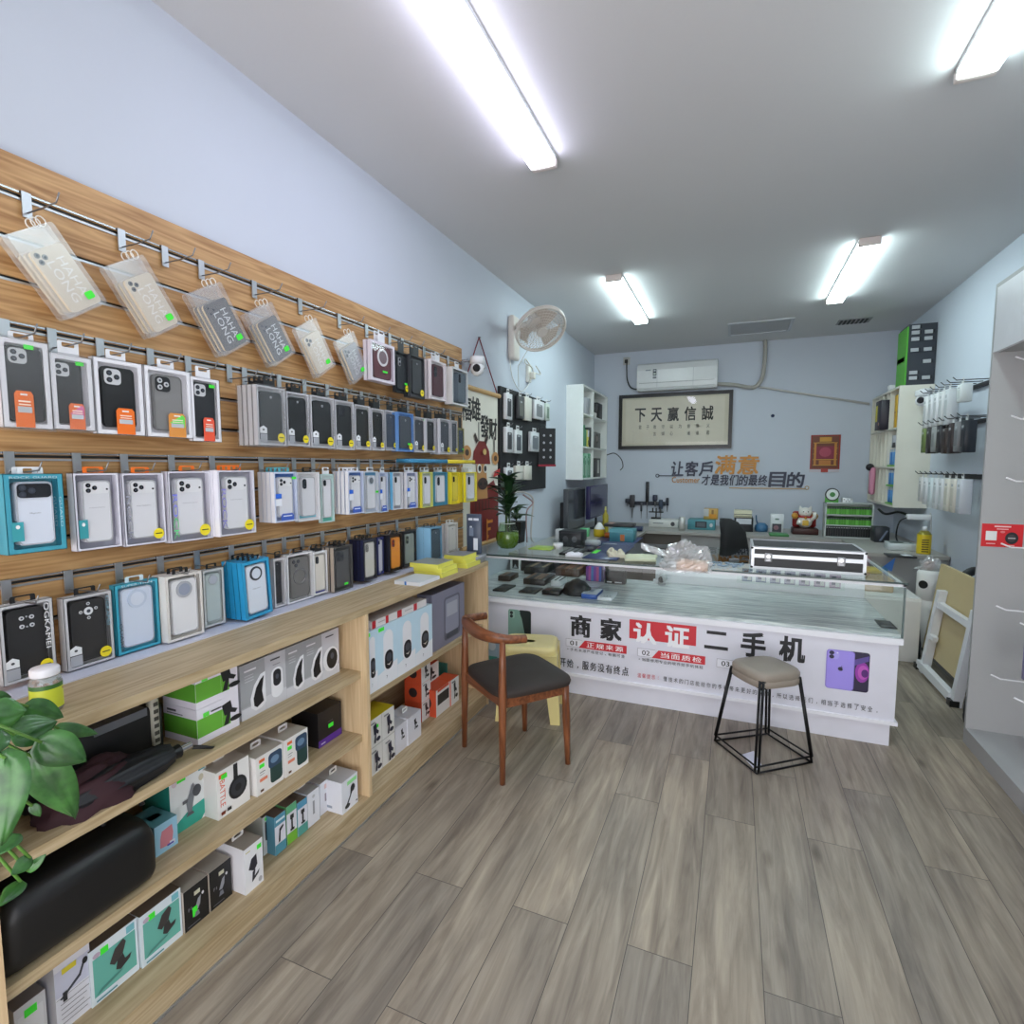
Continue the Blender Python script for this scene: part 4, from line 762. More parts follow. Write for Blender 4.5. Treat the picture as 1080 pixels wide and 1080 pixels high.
# long soft case on the middle shelf
c = thing('long_speaker_case', 'long black rounded case filling the near end of the middle shelf', 'case', (-1.535, .80, ZB))
mb = MB(Matrix.Rotation(PI / 2, 4, 'Z')); b_ = MB()
bm_pts = rr(-.115, .115, 0, .185, .05, 6)
vs = []
for y, s in ((-.24, .8), (-.225, .93), (-.2, 1), (.05, 1), (.085, .95), (.1, .82)):
    for x, z in bm_pts: vs.append((x * s, y, .0925 + (z - .0925) * s - .0925 * (1 - s)))
n = len(bm_pts)
b_.add(vs, [(i * n + k, i * n + (k + 1) % n, (i + 1) * n + (k + 1) % n, (i + 1) * n + k) for i in range(5) for k in range(n)], M((15, 15, 16), .42), True)
b_.add([vs[k] for k in range(n)], [tuple(range(n - 1, -1, -1))], M((15, 15, 16), .42)); b_.add([vs[5 * n + k] for k in range(n)], [tuple(range(n))], M((15, 15, 16), .42))
b_.build('shell', c)
MB().tube([(.02, .02, .18), (.0, .02, .2), (-.0, .12, .2), (.02, .12, .18)], .007, M((28, 28, 30), .5)).build('carry_handle', c)
# ------------------------------------------------------------------ glass display counter
YCF, YCK, XCL, XCR = 3.325, 4.20, XL + .01, .845
CL = Vector((-.48, 3.76, 0)); TW = Matrix.Translation(-CL)
ct = thing('glass_counter', 'white glass topped display counter with Chinese lettering across the shop', 'counter', CL)
CW = M((224, 224, 234), .35); RED = (206, 44, 56); INK = (30, 30, 34)
MB(TW).box(XCL, XCR - .012, YCF + .004, YCK, .13, .565, CW).build('cabinet_body', ct)
MB(TW).box(XCL, XCR - .03, YCF + .006, YCK - .02, 0, .13, CW).build('plinth', ct)
MB(TW).box(XCL, XCR, YCF - .012, YCK, .122, .142, M((240, 240, 246), .3)).build('lower_ledge', ct)
MB(TW).box(XCL, XCR + .004, YCF - .014, YCK, .565, .598, M((240, 240, 246), .3)).build('upper_ledge', ct)
mb = MB(TW); mb.box(XCL, XCR - .014, YCF - .002, YCF + .004, .142, .565, M((222, 222, 232), .35))
def world_paint(m, y): return Paint(m, (0, y, 0), (1, 0, 0), (0, 0, 1), .0004)
mb.build('front_panel', ct)
lt = MB(TW); q = world_paint(lt, YCF - .002)
def px2(px, py): a = P(px, py, 'y', YCF - .002); return a.x, a.z
def sign(txt, x0, x1, yt, yb, c, bold=.02, gap=1.0):
    """each character in its own equal cell between photo columns x0..x1 (yt/yb: height at the left)"""
    a = px2(x0, yt); b = px2(x0, yb); e = px2(x1, yt + (x1 - x0) * .17)
    zc = (a[1] + b[1]) / 2; h = a[1] - b[1]; n = len(txt); cell = (e[0] - a[0]) / n
    for i, ch in enumerate(txt):
        if ch == ' ': continue
        cw = cell * gap; hh = h; dz = 0
        if ch in '，、。,-·': cw *= .25; hh *= .28; dz = -h * .34
        if ch == '：': cw *= .2; hh *= .6
        if ch in '二': hh *= .74
        q.t(ch, a[0] + cell * (i + .5), zc + dz, cw, hh, c, bold); q.k -= 1
    q.k += 1
a = px2(664, 653); b = px2(734, 681.5); q.r(a[0], b[0], b[1], a[1] - .0, RED)
sign('商家', 597, 661, 647, 670, INK, .07, .7)
sign('认证', 664, 732, 655, 677, (240, 240, 244), .07, .74)
sign('二手机', 737, 857, 660.5, 686, INK, .07, .66)
def badge(num, txt, x0, x1, yt, sub, red=True):
    a = px2(x0, yt); h = .052; w = px2(x1, yt + 8)[0] - a[0]; z1 = a[1]; z0 = z1 - h
    e = .004
    q.r(a[0], a[0] + w * .27, z0, z1, (150, 150, 156)); q.r(a[0] + e * .5, a[0] + w * .27, z0 + e * .5, z1 - e * .5, (232, 232, 240))
    q.t(num, a[0] + w * .13, (z0 + z1) / 2, w * .12, h * .62, INK, .03)
    if red:
        q.pl([(a[0] + w * .22, z0), (a[0] + w, z0), (a[0] + w, z1), (a[0] + w * .32, z1)], RED)
        n = len(txt); s = w * .62 / max(1, n)
        for i, ch in enumerate(txt): q.t(ch, a[0] + w * .34 + s * (i + .5), (z0 + z1) / 2, s * .84, h * .66, (244, 244, 246), .03); q.k -= 1
        q.k += 1
        n = len(sub); s = w * .98 / max(1, n)
        for i, ch in enumerate(sub):
            cw = s * .82; hh = .02; dz = 0
            if ch in '、-': cw *= .35; hh *= .2 if ch == '-' else .4; dz = 0 if ch == '-' else -.006
            q.t(ch, a[0] + s * (i + .5), z0 - .018 + dz, cw, hh, INK, .02); q.k -= 1
        q.k += 1
badge('01', '正规来源', 597, 661, 673, '-手机来源严格登记、有据可查')
badge('02', '当面质检', 672.5, 744, 683, '-当面使用专业的软件给手机体检')
badge('03', '', 756, 830, 694, '')
sign('开始，服务没有终点', 590, 664, 693, 702, INK, .03, .84)
sign('温馨提示：', 672, 697, 709, 713.5, RED, .02, .74)
sign('懂技术的门店能给你的手机带来更好的保障，所以选择我们，相当于选择了安全。', 699, 928, 712.5, 717.5, INK, .02, .7)
lt.build('lettering', ct)
# printed phones on the panel
def phone_print(name, x0, x1, yt, yb, fn):
    m = MB(TW); a = px2(x0, yt); b = px2(x1, yb); pp = Paint(m, (a[0], YCF - .002, b[1]), (b[0] - a[0], 0, 0), (0, 0, a[1] - b[1])); fn(pp); m.build(name, ct)
def purple(p):
    p.rr(.5, 1, .0, 1, .07, (44, 36, 66)); p.e(.84, .5, .16, .26, (156, 60, 170)); p.e(.86, .5, .12, .18, (196, 90, 190)); p.e(.9, .48, .08, .1, (92, 40, 120)); p.pl([(.5, .74), (.98, .93), (.98, .8), (.6, .62)], (96, 78, 150))
    p.rr(.0, .66, .0, 1, .08, (140, 122, 214)); p.rr(.02, .64, .012, .988, .07, (164, 148, 236)); p.rr(.04, .3, .76, .97, .09, (176, 164, 240)); p.e(.12, .92, .06, .05, (44, 40, 70)); p.e(.12, .82, .06, .05, (44, 40, 70)); p.e(.25, .93, .02, .016, (236, 232, 250))
    p.e(.34, .53, .062, .05, (44, 40, 60)); p.e(.405, .54, .024, .026, (164, 148, 236)); p.pl([(.34, .585), (.37, .615), (.372, .59)], (44, 40, 60))
phone_print('phone_picture', 872, 915.5, 684, 731, purple)
def greenp(p):
    p.rr(.46, 1, 0, 1, .1, (34, 44, 44)); p.pl([(.5, .05), (.76, .05), (.6, .7), (.5, .9)], (130, 164, 150)); p.rr(0, .52, .05, 1, .1, (128, 166, 152)); p.rr(.05, .3, .68, .96, .1, (150, 186, 172)); p.e(.15, .88, .07, .06, (30, 40, 40)); p.e(.15, .76, .07, .06, (30, 40, 40))
phone_print('phone_picture', 536, 560, 642, 675, greenp)
phone_print('product_picture', 512, 526, 670, 697, lambda p: (p.r(0, 1, .1, 1, (176, 198, 214)), p.r(.1, .9, 0, .16, (80, 160, 150)), p.e(.5, .6, .3, .2, (228, 234, 240))))
# glass case
MARB = wood('grey_marbled_board', (232, 232, 231), (158, 164, 166), 'x', 14, 2.2, .25)
MB(TW).box(XCL, XCR - .006, YCF + .008, YCK - .01, .598, .618, MARB).build('case_floor', ct)
GT = .9
MB(TW).box(XCL, XCR + .01, YCF - .01, YCK + .06, GT - .01, GT, GLASS).build('glass_top', ct)
MB(TW).box(XCL, XCR, YCF, YCF + .006, .6, GT - .012, GLASS).build('glass_front', ct)
MB(TW).box(XCR - .006, XCR, YCF + .006, YCK, .6, GT - .012, GLASS).build('glass_side', ct)
MB(TW).box(XCL, XCR + .0105, YCF - .0115, YCF - .0102, GT - .0105, GT - .0005, M((52, 70, 68), .2)).build('glass_edge', ct)
al = MB(TW); al.box(XCL, XCR + .002, YCF - .006, YCF + .012, GT - .026, GT - .012, M((226, 228, 232), .3)).box(XCR - .012, XCR + .002, YCF - .006, YCK, GT - .024, GT - .012, M((226, 228, 232), .3)); al.build('top_rail', ct)
MB(TW).box(XCR - .005, XCR + .003, YCF - .003, YCF + .007, .6, GT - .012, M((96, 110, 108), .2)).build('corner_edge', ct)
bp = MB(TW); bp.box(-.5, XCR - .01, YCK - .02, YCK, .618, .80, M((226, 228, 232), .35)); bp.build('back_panel', ct)
bp = MB(TW); bp.box(-.535, -.5, YCK - .05, YCK - .02, .618, GT - .03, M((196, 200, 204), .35)).box(-.55, -.46, YCK - .07, YCK - .02, .618, .64, M((224, 226, 230), .35)); bp.build('glass_door_frame', ct)
sr = MB(TW); ps = Paint(sr, (.04, YCK - .02, .66), (.68, 0, 0), (0, 0, .12))  # row of reflections painted as flat colour on the case back
ps.r(0, 1, 0, 1, (214, 222, 222))
for i in range(7):
    u = .05 + i * .135; ps.r(u, u + .1, .12, .9, (120 + i * 6, 140, 160)); ps.r(u + .02, u + .06, .3, .8, (60, 70, 90)); ps.r(u + .055, u + .09, .2, .6, (170, 180, 176))
sr.build('reflection_strip', ct)
# ---- things inside the case
ZI = .6185
def small(name, label, cat, x0, x1, yt, yb, z, d, col, fn=None, top=None, b=.002, rough=.4, group=None, hmax=None):
    """small box-like thing: front face from photo columns / rows, standing on z"""
    a = P(x0, yb, 'z', z); Y = a.y; x_0 = a.x; x_1 = P(x1, yb, 'y', Y).x; h = P(x0, yt, 'y', Y).z - z
    if hmax: h = min(h, hmax)
    mb = MB(); w = x_1 - x_0; mb.cbox(-w / 2, w / 2, 0, d, 0, h, M(col, rough), min(b, h * .3, w * .3), 1)
    if fn: fn(front(mb, w, h))
    if top: top(topf(mb, w, h, d))
    return tag(mb.build(name, None, ((x_0 + x_1) / 2, Y, z)), label, cat, group)
def slab(name, label, cat, x0, x1, yf, yb, z, h, col, top=None, group=None, rough=.35, shear=0):
    """flat thing lying on z between photo rows yf (front edge) and yb (back edge)"""
    a = P(x0, yf, 'z', z); b = P(x1, yf, 'z', z); c = P(x0, yb, 'z', z); Y = (a.y + b.y) / 2; d = max(.03, c.y - Y)
    w = b.x - a.x; mb = MB(); mb.cbox(-w / 2, w / 2, 0, d, 0, h, M(col, rough), min(.003, h * .3), 1)
    if top: top(topf(mb, w, h, d))
    return tag(mb.build(name, None, ((a.x + b.x) / 2, Y, z)), label, cat, group)
slab('phone_pad', 'thin black tray by the left end of the glass case', 'tray', 518, 534, 624, 616, ZI, .012, (30, 31, 34))
slab('phone_pad', 'thin black tray behind the glass, second from the cabinet end', 'tray', 545, 566, 626, 619, ZI, .012, (30, 31, 34))
slab('phone_pad', 'black and dark red tray beside the round black pouch', 'tray', 570, 591, 628, 622.5, ZI, .03, (36, 30, 32), lambda q: (q.r(.1, .4, .2, .7, (96, 50, 48)), q.r(.55, .8, .3, .8, (70, 66, 66))))
def rowphones(n, cols):
    def f(q):
        for i in range(n): q.r(i / n + .02, (i + 1) / n - .02, .08, .92, cols[i % len(cols)])
    return f
slab('phone_tray', 'small brown and black tray of used phones at the case end', 'phone tray', 524, 539, 613, 607, ZI, .04, (60, 46, 40), rowphones(2, [(122, 86, 64), (40, 40, 44)]))
slab('phone_tray', 'long tray of brown and black used phones in the case', 'phone tray', 550, 576, 617, 608, ZI, .042, (50, 42, 38), rowphones(5, [(128, 92, 66), (36, 36, 40), (140, 110, 84)]))
slab('phone_tray', 'rear tray of dark used phones behind the long tray', 'phone tray', 551, 575, 606, 598, ZI, .06, (46, 44, 42), rowphones(5, [(54, 54, 58), (166, 146, 118), (38, 38, 42)]))
slab('phone_tray', 'brown tray of used phones next to the rainbow pouch', 'phone tray', 584, 612, 608, 600, ZI, .06, (86, 62, 50), rowphones(6, [(140, 98, 78), (80, 60, 54), (160, 118, 92)]))
small('photo_frame', 'white framed dark display card standing in the glass case', 'frame', 538, 549, 588, 601, ZI, .012, (224, 226, 226), lambda q: (q.r(.22, .8, .14, .9, (36, 38, 42)), q.pl([(.3, .2), (.7, .2), (.5, .5)], (170, 176, 180))))
slab('charger_row', 'row of white plugs with black gaps in the glass case', 'chargers', 580, 591, 618.5, 612, ZI, .04, (226, 226, 228), rowphones(4, [(230, 230, 232), (60, 60, 64)]))
a = P(605, 629, 'z', ZI)
lump('round_pouch', 'round black zip pouch lying at the front of the glass case', 'pouch', (a.x, a.y + .09, ZI), (.1, .09, .1), (30, 30, 33), 5.5, .55, amp=.12)
small('blue_white_box', 'small white lidded box with blue sides inside the glass case', 'box', 613, 629, 626, 631, ZI, .19, (62, 98, 176), top=lambda q: (q.r(0, 1, 0, 1, (222, 226, 236)), q.r(.3, .6, .4, .7, (150, 170, 200))))
small('white_phone_box', 'small white box with a row of dots right of the blue one', 'box', 630, 645, 629.3, 632.6, ZI, .2, (226, 228, 232), top=lambda q: [q.e(.16 + .22 * i, .2, .04, .04, (120, 122, 126)) for i in range(4)])
def rainbow(q):
    for i, c in enumerate(((130, 70, 160), (196, 96, 170), (100, 150, 210), (150, 90, 190), (206, 110, 160), (90, 120, 200), (70, 60, 110))): q.r(i / 7, (i + 1) / 7, 0, 1, c)
small('rainbow_pouch', 'purple pink and blue striped cases bundled inside the glass case', 'cases', 618, 637, 597, 612, ZI, .06, (120, 80, 160), rainbow, b=.012)
small('black_gadget_box', 'black gadget box behind glass left of the round lens', 'box', 638, 659, 602, 615, ZI, .08, (34, 34, 38), lambda q: (q.r(.1, .35, .08, .18, (210, 210, 214)), q.r(.5, .85, .08, .18, (200, 200, 204)), q.r(.1, .9, .5, .9, (50, 50, 54))))
a = P(697, 617.5, 'z', ZI); t = thing('camera_lens', 'small grey cylinder camera with dark round eye in the glass case', 'camera', (a.x, a.y + .02, ZI), .25)
MB().cyl((0, -.02, .045), (.02, .05, .05), .03, .034, M((176, 180, 182), .35), 16).build('barrel', t); MB().cyl((0, -.022, .045), (0, -.0195, .045), .023, .025, M((28, 30, 32), .2), 16).build('lens', t); MB().box(-.02, .03, -.01, .04, 0, .018, M((150, 154, 156), .4)).build('foot', t)
slab('black_card', 'small black card in the front right corner of the glass case', 'card', 930, 946, 663, 655, ZI, .006, (40, 42, 44))
# ---- things on the glass top
ZG = GT + .0003
fc = P(793, 600, 'z', ZG); fe = P(912, 607, 'z', ZG); W_ = .583; D_ = .36; H_ = .132
f = thing('flight_case', 'long black flight case with silver edges on the glass counter', 'case', ((fc.x + fe.x) / 2 + .0, 3.445, ZG)); hw = W_ / 2
BK2 = plaster('case_black', (44, 44, 46), 120, .2, .5); AL = M((218, 220, 224), .3, .35)
MB().box(-hw + .006, hw - .006, .006, D_ - .006, .004, .076, BK2).build('case_base', f); MB().box(-hw + .006, hw - .006, .006, D_ - .006, .076, H_ - .003, BK2).build('case_lid', f)
e = MB()
for z0, z1 in ((0, .014), (.066, .078), (.078, .088), (H_ - .014, H_)):
    e.box(-hw, hw, 0, .008, z0, z1, AL).box(-hw, hw, D_ - .008, D_, z0, z1, AL).box(-hw, -hw + .008, .008, D_ - .008, z0, z1, AL).box(hw - .008, hw, .008, D_ - .008, z0, z1, AL)
for sx in (-1, 1):
    e.box(sx * hw - (.016 if sx > 0 else 0), sx * hw + (0 if sx > 0 else .016), -.0005, .016, 0, H_, AL).box(sx * hw - (.016 if sx > 0 else 0), sx * hw + (0 if sx > 0 else .016), D_ - .016, D_, 0, H_, AL)
    e.box(sx * hw - (.014 if sx > 0 else 0), sx * hw + (0 if sx > 0 else .014), 0, D_, H_ - .003, H_ + .0008, AL)
e.box(-hw, hw, 0, .014, H_ - .003, H_ + .0008, AL).box(-hw, hw, D_ - .014, D_, H_ - .003, H_ + .0008, AL); e.build('edge_trim', f)
for u in (-.2, .17):
    b_ = MB(); b_.cbox(u - .02, u + .02, -.008, 0, .045, .096, M((216, 216, 218), .25, .6), .003, 1).cyl((u, -.008, .078), (u, -.014, .078), .011, .011, M((200, 200, 204), .2, .8), 12).box(u - .012, u + .012, -.011, -.008, .05, .06, M((150, 150, 154), .3, .8)); b_.build('butterfly_latch', f)
for sx in (-1, 1):
    for z in (.006, H_ - .012): MB().ball((sx * (hw - .004), .004, z + .003), .008, M((40, 40, 42), .35, .4), n=10).build('corner_cap', f)
# crumpled bag with a peach box inside
t = thing('plastic_shopping_bag', 'crumpled clear plastic bag with a peach box inside on the glass top', 'bag', (P(722, 604, 'z', ZG).x, P(722, 604, 'z', ZG).y + .11, ZG))
from mathutils import noise
def crumple(mb, c, r, mat, seed, seg=40, rings=16, amp=.35, flat_=True):
    vs = []
    for i in range(rings + 1):
        th = PI * .5 * i / rings
        for k in range(seg):
            ph = 2 * PI * k / seg; d = Vector((math.cos(ph) * math.cos(th), math.sin(ph) * math.cos(th), math.sin(th)))
            nz = 1 + amp * noise.noise(d * 2.2 + Vector((seed, 0, 0))) + amp * .6 * abs(noise.noise(d * 5.5 + Vector((0, seed, 0)))) - amp * .3
            vs.append((c[0] + d.x * r[0] * nz, c[1] + d.y * r[1] * nz, c[2] + max(.001, d.z * r[2] * nz)))
    mb.add(vs, [(i * seg + k, i * seg + (k + 1) % seg, (i + 1) * seg + (k + 1) % seg, (i + 1) * seg + k) for i in range(rings) for k in range(seg)], mat, False)
FILM = glassy('crinkled_film', (250, 250, 250), gloss=.2, rough=.12, veil=.3)
m = MB(); crumple(m, (0, .0, 0), (.16, .13, .15), FILM, 2.2); m.build('film', t)
m = MB(); vs = []
for i in range(13):
    for k in range(7):
        s = i / 12; v_ = k / 6
        vs.append((-.1 - .16 * s, -.02 + .12 * (v_ - .5) * (1 - .6 * s), .08 + .05 * s + .02 * math.sin(9 * v_ + 4 * s)))
m.add(vs, [(i * 7 + k, i * 7 + k + 1, i * 7 + k + 8, i * 7 + k + 7) for i in range(12) for k in range(6)], FILM, False); m.build('film_tail', t)
MB().cbox(-.05, .12, -.06, .06, .002, .052, M((232, 186, 150), .6), .006).build('peach_box', t)
# cables, gloves, papers on the glass top
def cable(name, label, pts, r, col, cat='cable'):
    return tag(MB().tube(pts, r, M(col, .45), 6).build(name), label, cat)
a = P(762, 596, 'z', ZG)
pts = [(a.x - .12 + .24 * (i / 40) + .02 * math.sin(i * .9), a.y + .06 * math.sin(i * .55), ZG + .006 + .003 * math.sin(i * 1.7)) for i in range(41)]
cable('coiled_cable', 'pale blue and white cables heaped beside the flight case', pts, .006, (150, 170, 190))
a = P(745, 594, 'z', ZG); t = thing('clamp_tool', 'small grey metal clamp lying beside the plastic bag', 'tool', (a.x + .16, a.y + .12, ZG), .4)
MB().cbox(-.03, .03, -.012, .012, 0, .02, M((140, 142, 146), .3, .8), .004).build('jaw', t); MB().tube([(.03, 0, .01), (.07, .012, .012), (.1, .03, .01)], .005, M((70, 72, 76), .4)).build('lever', t)
def draped(name, label, cat, c, sx, sy, col, seed, amp=.02, rz=0.0, rough=.8, thick=.008):
    n = 18; vs = []
    for i in range(n + 1):
        for k in range(n + 1):
            u = i / n - .5; v = k / n - .5
            z = thick + amp * (noise.noise(Vector((u * 4 + seed, v * 4, 0))) * .6 + .5) * (1 - 2.2 * max(abs(u), abs(v)) ** 2)
            w_ = 1 + .18 * noise.noise(Vector((u * 3, seed, v * 3)))
            vs.append((u * sx * w_, v * sy * w_, max(.002, z)))
    f = [(i * (n + 1) + k, (i + 1) * (n + 1) + k, (i + 1) * (n + 1) + k + 1, i * (n + 1) + k + 1) for i in range(n) for k in range(n)]
    m = MB(); m.add(vs, f, M(col, rough), True); m.add([(x, y, 0) for x, y, z in vs], [tuple(reversed(q)) for q in f], M(col, rough), True)
    rim = [i * (n + 1) for i in range(n + 1)] + [n * (n + 1) + k for k in range(1, n + 1)] + [i * (n + 1) + n for i in range(n - 1, -1, -1)] + list(range(n - 1, 0, -1)); K = len(vs)
    m.add(vs + [(x, y, 0) for x, y, z in vs], [(rim[i], rim[i] + K, rim[(i + 1) % len(rim)] + K, rim[(i + 1) % len(rim)]) for i in range(len(rim))], M(col, rough), True)
    return tag(m.build(name, None, c, rz), label, cat)
a = P(648, 588, 'z', ZG); draped('cloth_glove', 'cream cloth bundle rolled up on the glass top by the blue mat', 'cloth', (a.x, a.y + .05, ZG), .11, .13, (214, 210, 186), 1.3, .07, .3)
a = P(675, 590, 'z', ZG); draped('cloth_towel', 'flat pale yellow green cloth beside the plastic bag', 'cloth', (a.x, a.y + .03, ZG), .2, .2, (216, 220, 190), 4.1, .03, .2)
a = P(605, 587, 'z', ZG); draped('paper_tissue', 'crumpled white tissue at the front edge of the glass top', 'tissue', (a.x, a.y + .02, ZG), .11, .07, (232, 232, 238), 7.7, .03, .1)
slab('comb_tray', 'black ribbed tool rack lying near the counter edge', 'rack', 588, 611, 586, 579, ZG, .014, (30, 30, 32), rowphones(7, [(38, 38, 40), (120, 122, 124)]))
slab('cutting_mat', 'dark blue work mat on the left of the glass top', 'mat', 612, 652, 590, 573, ZG, .004, (34, 50, 96))
slab('green_mat', 'lime green mat beside the vase at the wall', 'mat', 555, 582, 580, 575, ZG, .006, (170, 200, 70))
slab('green_label', 'neon green price tag lying near the tissue', 'price tag', 623, 629, 583.5, 579.5, ZG + .005, .002, (90, 240, 60))
a = P(586, 580, 'z', ZG); t = MB().lathe([(.001, 0), (.03, 0), (.038, .03), (.036, .045), (.001, .046)], (0, 0, 0), M((232, 232, 234), .3), 18).build('white_cup', None, (a.x + .005, a.y + .04, ZG)); tag(t, 'small white bowl at the end of the green mat', 'bowl')
# potted greenery on the counter end
v0 = Vector((-1.545, 3.62, ZG))
t = thing('plant_vase', 'round glass vase of green water holding a leafy dark plant', 'potted plant', v0)
pr = [(.001, .003), (.05, .003), (.075, .03), (.086, .075), (.08, .12), (.062, .165), (.056, .185)]
MB().lathe(pr[:5] + [(.001, .121)], (0, 0, 0), M((104, 128, 38), .25), 24).build('green_water', t)
MB().lathe([(r + .002, z - .002 if z < .01 else z) for r, z in pr], (0, 0, 0), glassy('vase_glass', (225, 240, 215), gloss=.1), 24).build('vase', t)
MB().tube([(.058 * math.cos(x), .058 * math.sin(x), .186) for x in [2 * PI * i / 24 for i in range(24)]], .003, M((206, 216, 206), .15), 6, closed=True).build('rim', t)
lf = MB(); LGN = M((34, 62, 36), .35)
def strap_leaf(mb, base, az, length, w, lift, mat, droop=.6):
    vs = []; n = 9
    for i in range(n + 1):
        s = i / n; r = length * s * math.cos(lift * (1 - s * .3)); z = length * (math.sin(lift) * s - droop * s * s * .55)
        ww = w * (math.sin(PI * min(1, s * .92 + .08)) ** .7)
        p = Vector((base[0] + r * math.cos(az), base[1] + r * math.sin(az), base[2] + z)); sd_ = Vector((-math.sin(az), math.cos(az), 0))
        vs += [p - sd_ * ww + Vector((0, 0, ww * .35)), p, p + sd_ * ww + Vector((0, 0, ww * .35))]
    mb.add(vs, [(i * 3 + k, i * 3 + k + 1, i * 3 + k + 4, i * 3 + k + 3) for i in range(n) for k in (0, 1)], mat, True)
for i in range(40):
    h = .22 + .3 * (i / 40); strap_leaf(lf, (RND.uniform(-.012, .012), RND.uniform(-.012, .012), h), i * 2.4 + RND.uniform(-.3, .3), RND.uniform(.16, .25) * (1.05 - .35 * i / 40), .03, RND.uniform(.35, 1.25), LGN if i % 3 else M((44, 82, 44), .35))
lf.build('leaves', t)
sm = MB()
for dx, dy in ((-.012, 0), (.012, .008), (0, -.012)): sm.tube([(dx * 1.5, dy * 1.5, .02), (dx, dy, .2), (dx * .6, dy * .6, .5)], .006, M((60, 90, 40), .5))
sm.build('stems', t)
b2 = thing('plant_pot', 'square black pot of small leafed plant behind the vase', 'potted plant', (-1.60, 3.93, ZG))
MB().prism([(-.05, 0), (.05, 0), (.062, .17), (-.062, .17)], -.055, .055, M((26, 26, 28), .4)).build('pot', b2); pm = MB(); front(pm, .05, .05, -.0555, -.01, .05).r(0, 1, 0, 1, (224, 224, 226)); pm.build('pot_label', b2)
l2 = MB()
for i in range(26): strap_leaf(l2, (RND.uniform(-.03, .03), RND.uniform(-.03, .03), .17 + RND.uniform(0, .1)), RND.uniform(0, 6.28), RND.uniform(.05, .09), .014, RND.uniform(.2, 1.2), M((58, 92, 60), .4))
l2.build('leaves', b2)
s2 = MB()
for i in range(6): s2.tube([(0, 0, .165), (RND.uniform(-.03, .03), RND.uniform(-.03, .03), .27)], .003, M((70, 90, 50), .5))
s2.build('stems', b2)
MB().box(-.05, .05, -.05, .05, .155, .165, M((50, 40, 32), .9)).build('soil', b2)
# ------------------------------------------------------------------ bent arm wooden chair
CHW = wood('walnut_stain', (140, 84, 50), (92, 50, 28), 'z', 14, 3.0, .35); CHL = wood('walnut_rail', (140, 84, 50), (92, 50, 28), 'x', 14, 3.0, .35)
ca, cb = Vector((-.97, 2.211, 0)), Vector((-1.298, 2.449, 0)); cf_, cg = Vector((-.735, 2.50, 0)), Vector((-1.06, 2.735, 0))
cc = (ca + cb + cf_ + cg) / 4; fx = ((cf_ + cg) / 2 - (ca + cb) / 2).normalized(); rz = math.atan2(fx.y, fx.x) - PI / 2     # local +y = towards the seat front
ch = thing('dining_chair', 'walnut brown bent arm chair with dark brown seat pad', 'chair', cc, rz)
def loc(p): return Matrix.Rotation(-rz, 3, 'Z') @ (Vector(p) - cc)
la, lb, lf_, lg = loc(ca), loc(cb), loc(cf_), loc(cg)
SZ = .425
for p, top, r0, r1 in ((la, .69, .0135, .014), (lb, .69, .0135, .014), (lf_, SZ - .01, .013, .019), (lg, SZ - .01, .013, .019)):
    ins = Vector((p.x * .96, p.y * (.93 if top < .6 else .97), 0)); m = MB()
    q = [Vector((p.x, p.y, 0)).lerp(Vector((ins.x, ins.y, top)), s) for s in (0, .35, .62, .8, 1)]
    m.tube(q, r0, CHW, 12, rs=[r0, r0 + .004, r0 + .0075, r0 + .005, r1]); m.build('leg', ch)
fr = MB(); z0, z1 = SZ - .055, SZ - .008
cor = [Vector((p.x * .96, p.y * .95, 0)) for p in (la, lf_, lg, lb)]
for i in range(4):
    a, b_ = cor[i], cor[(i + 1) % 4]; d = (b_ - a).normalized(); n = Vector((-d.y, d.x, 0)) * .011
    vs = [a + n, b_ + n, b_ - n, a - n]; fr.add([(v.x, v.y, z) for z in (z0, z1) for v in vs], [(3, 2, 1, 0), (4, 5, 6, 7), (0, 1, 5, 4), (1, 2, 6, 5), (2, 3, 7, 6), (3, 0, 4, 7)], CHL)
fr.build('seat_frame', ch)
# padded seat
st_ = MB(); W0 = abs(la.x - lb.x) / 2 + .015; W1 = abs(lf_.x - lg.x) / 2 + .03; yb0, yf0 = min(la.y, lb.y) + .0, max(lf_.y, lg.y) + .035
out = []
for t_ in range(48):
    a = 2 * PI * t_ / 48; c, s = math.cos(a), math.sin(a); e = .38
    u = math.copysign(abs(c) ** e, c); v = math.copysign(abs(s) ** e, s); y = (yb0 + yf0) / 2 + v * (yf0 - yb0) / 2; w = W0 + (W1 - W0) * (v + 1) / 2
    out.append((u * w, y))
cy0 = (yb0 + yf0) / 2; lv = [(1.0, SZ - .008), (1.015, SZ + .008), (1.0, SZ + .02), (.9, SZ + .03), (.6, SZ + .037), (.25, SZ + .039)]
vs = [(x * k, cy0 + (y - cy0) * k, z) for k, z in lv for x, y in out]
PAD = M((46, 37, 32), .65)
st_.add(vs, [(i * 48 + k, i * 48 + (k + 1) % 48, (i + 1) * 48 + (k + 1) % 48, (i + 1) * 48 + k) for i in range(5) for k in range(48)], PAD, True); st_.add([vs[k] for k in range(48)], [tuple(range(47, -1, -1))], PAD); st_.add([vs[5 * 48 + k] for k in range(48)], [tuple(range(48))], PAD)
st_.build('seat', ch)
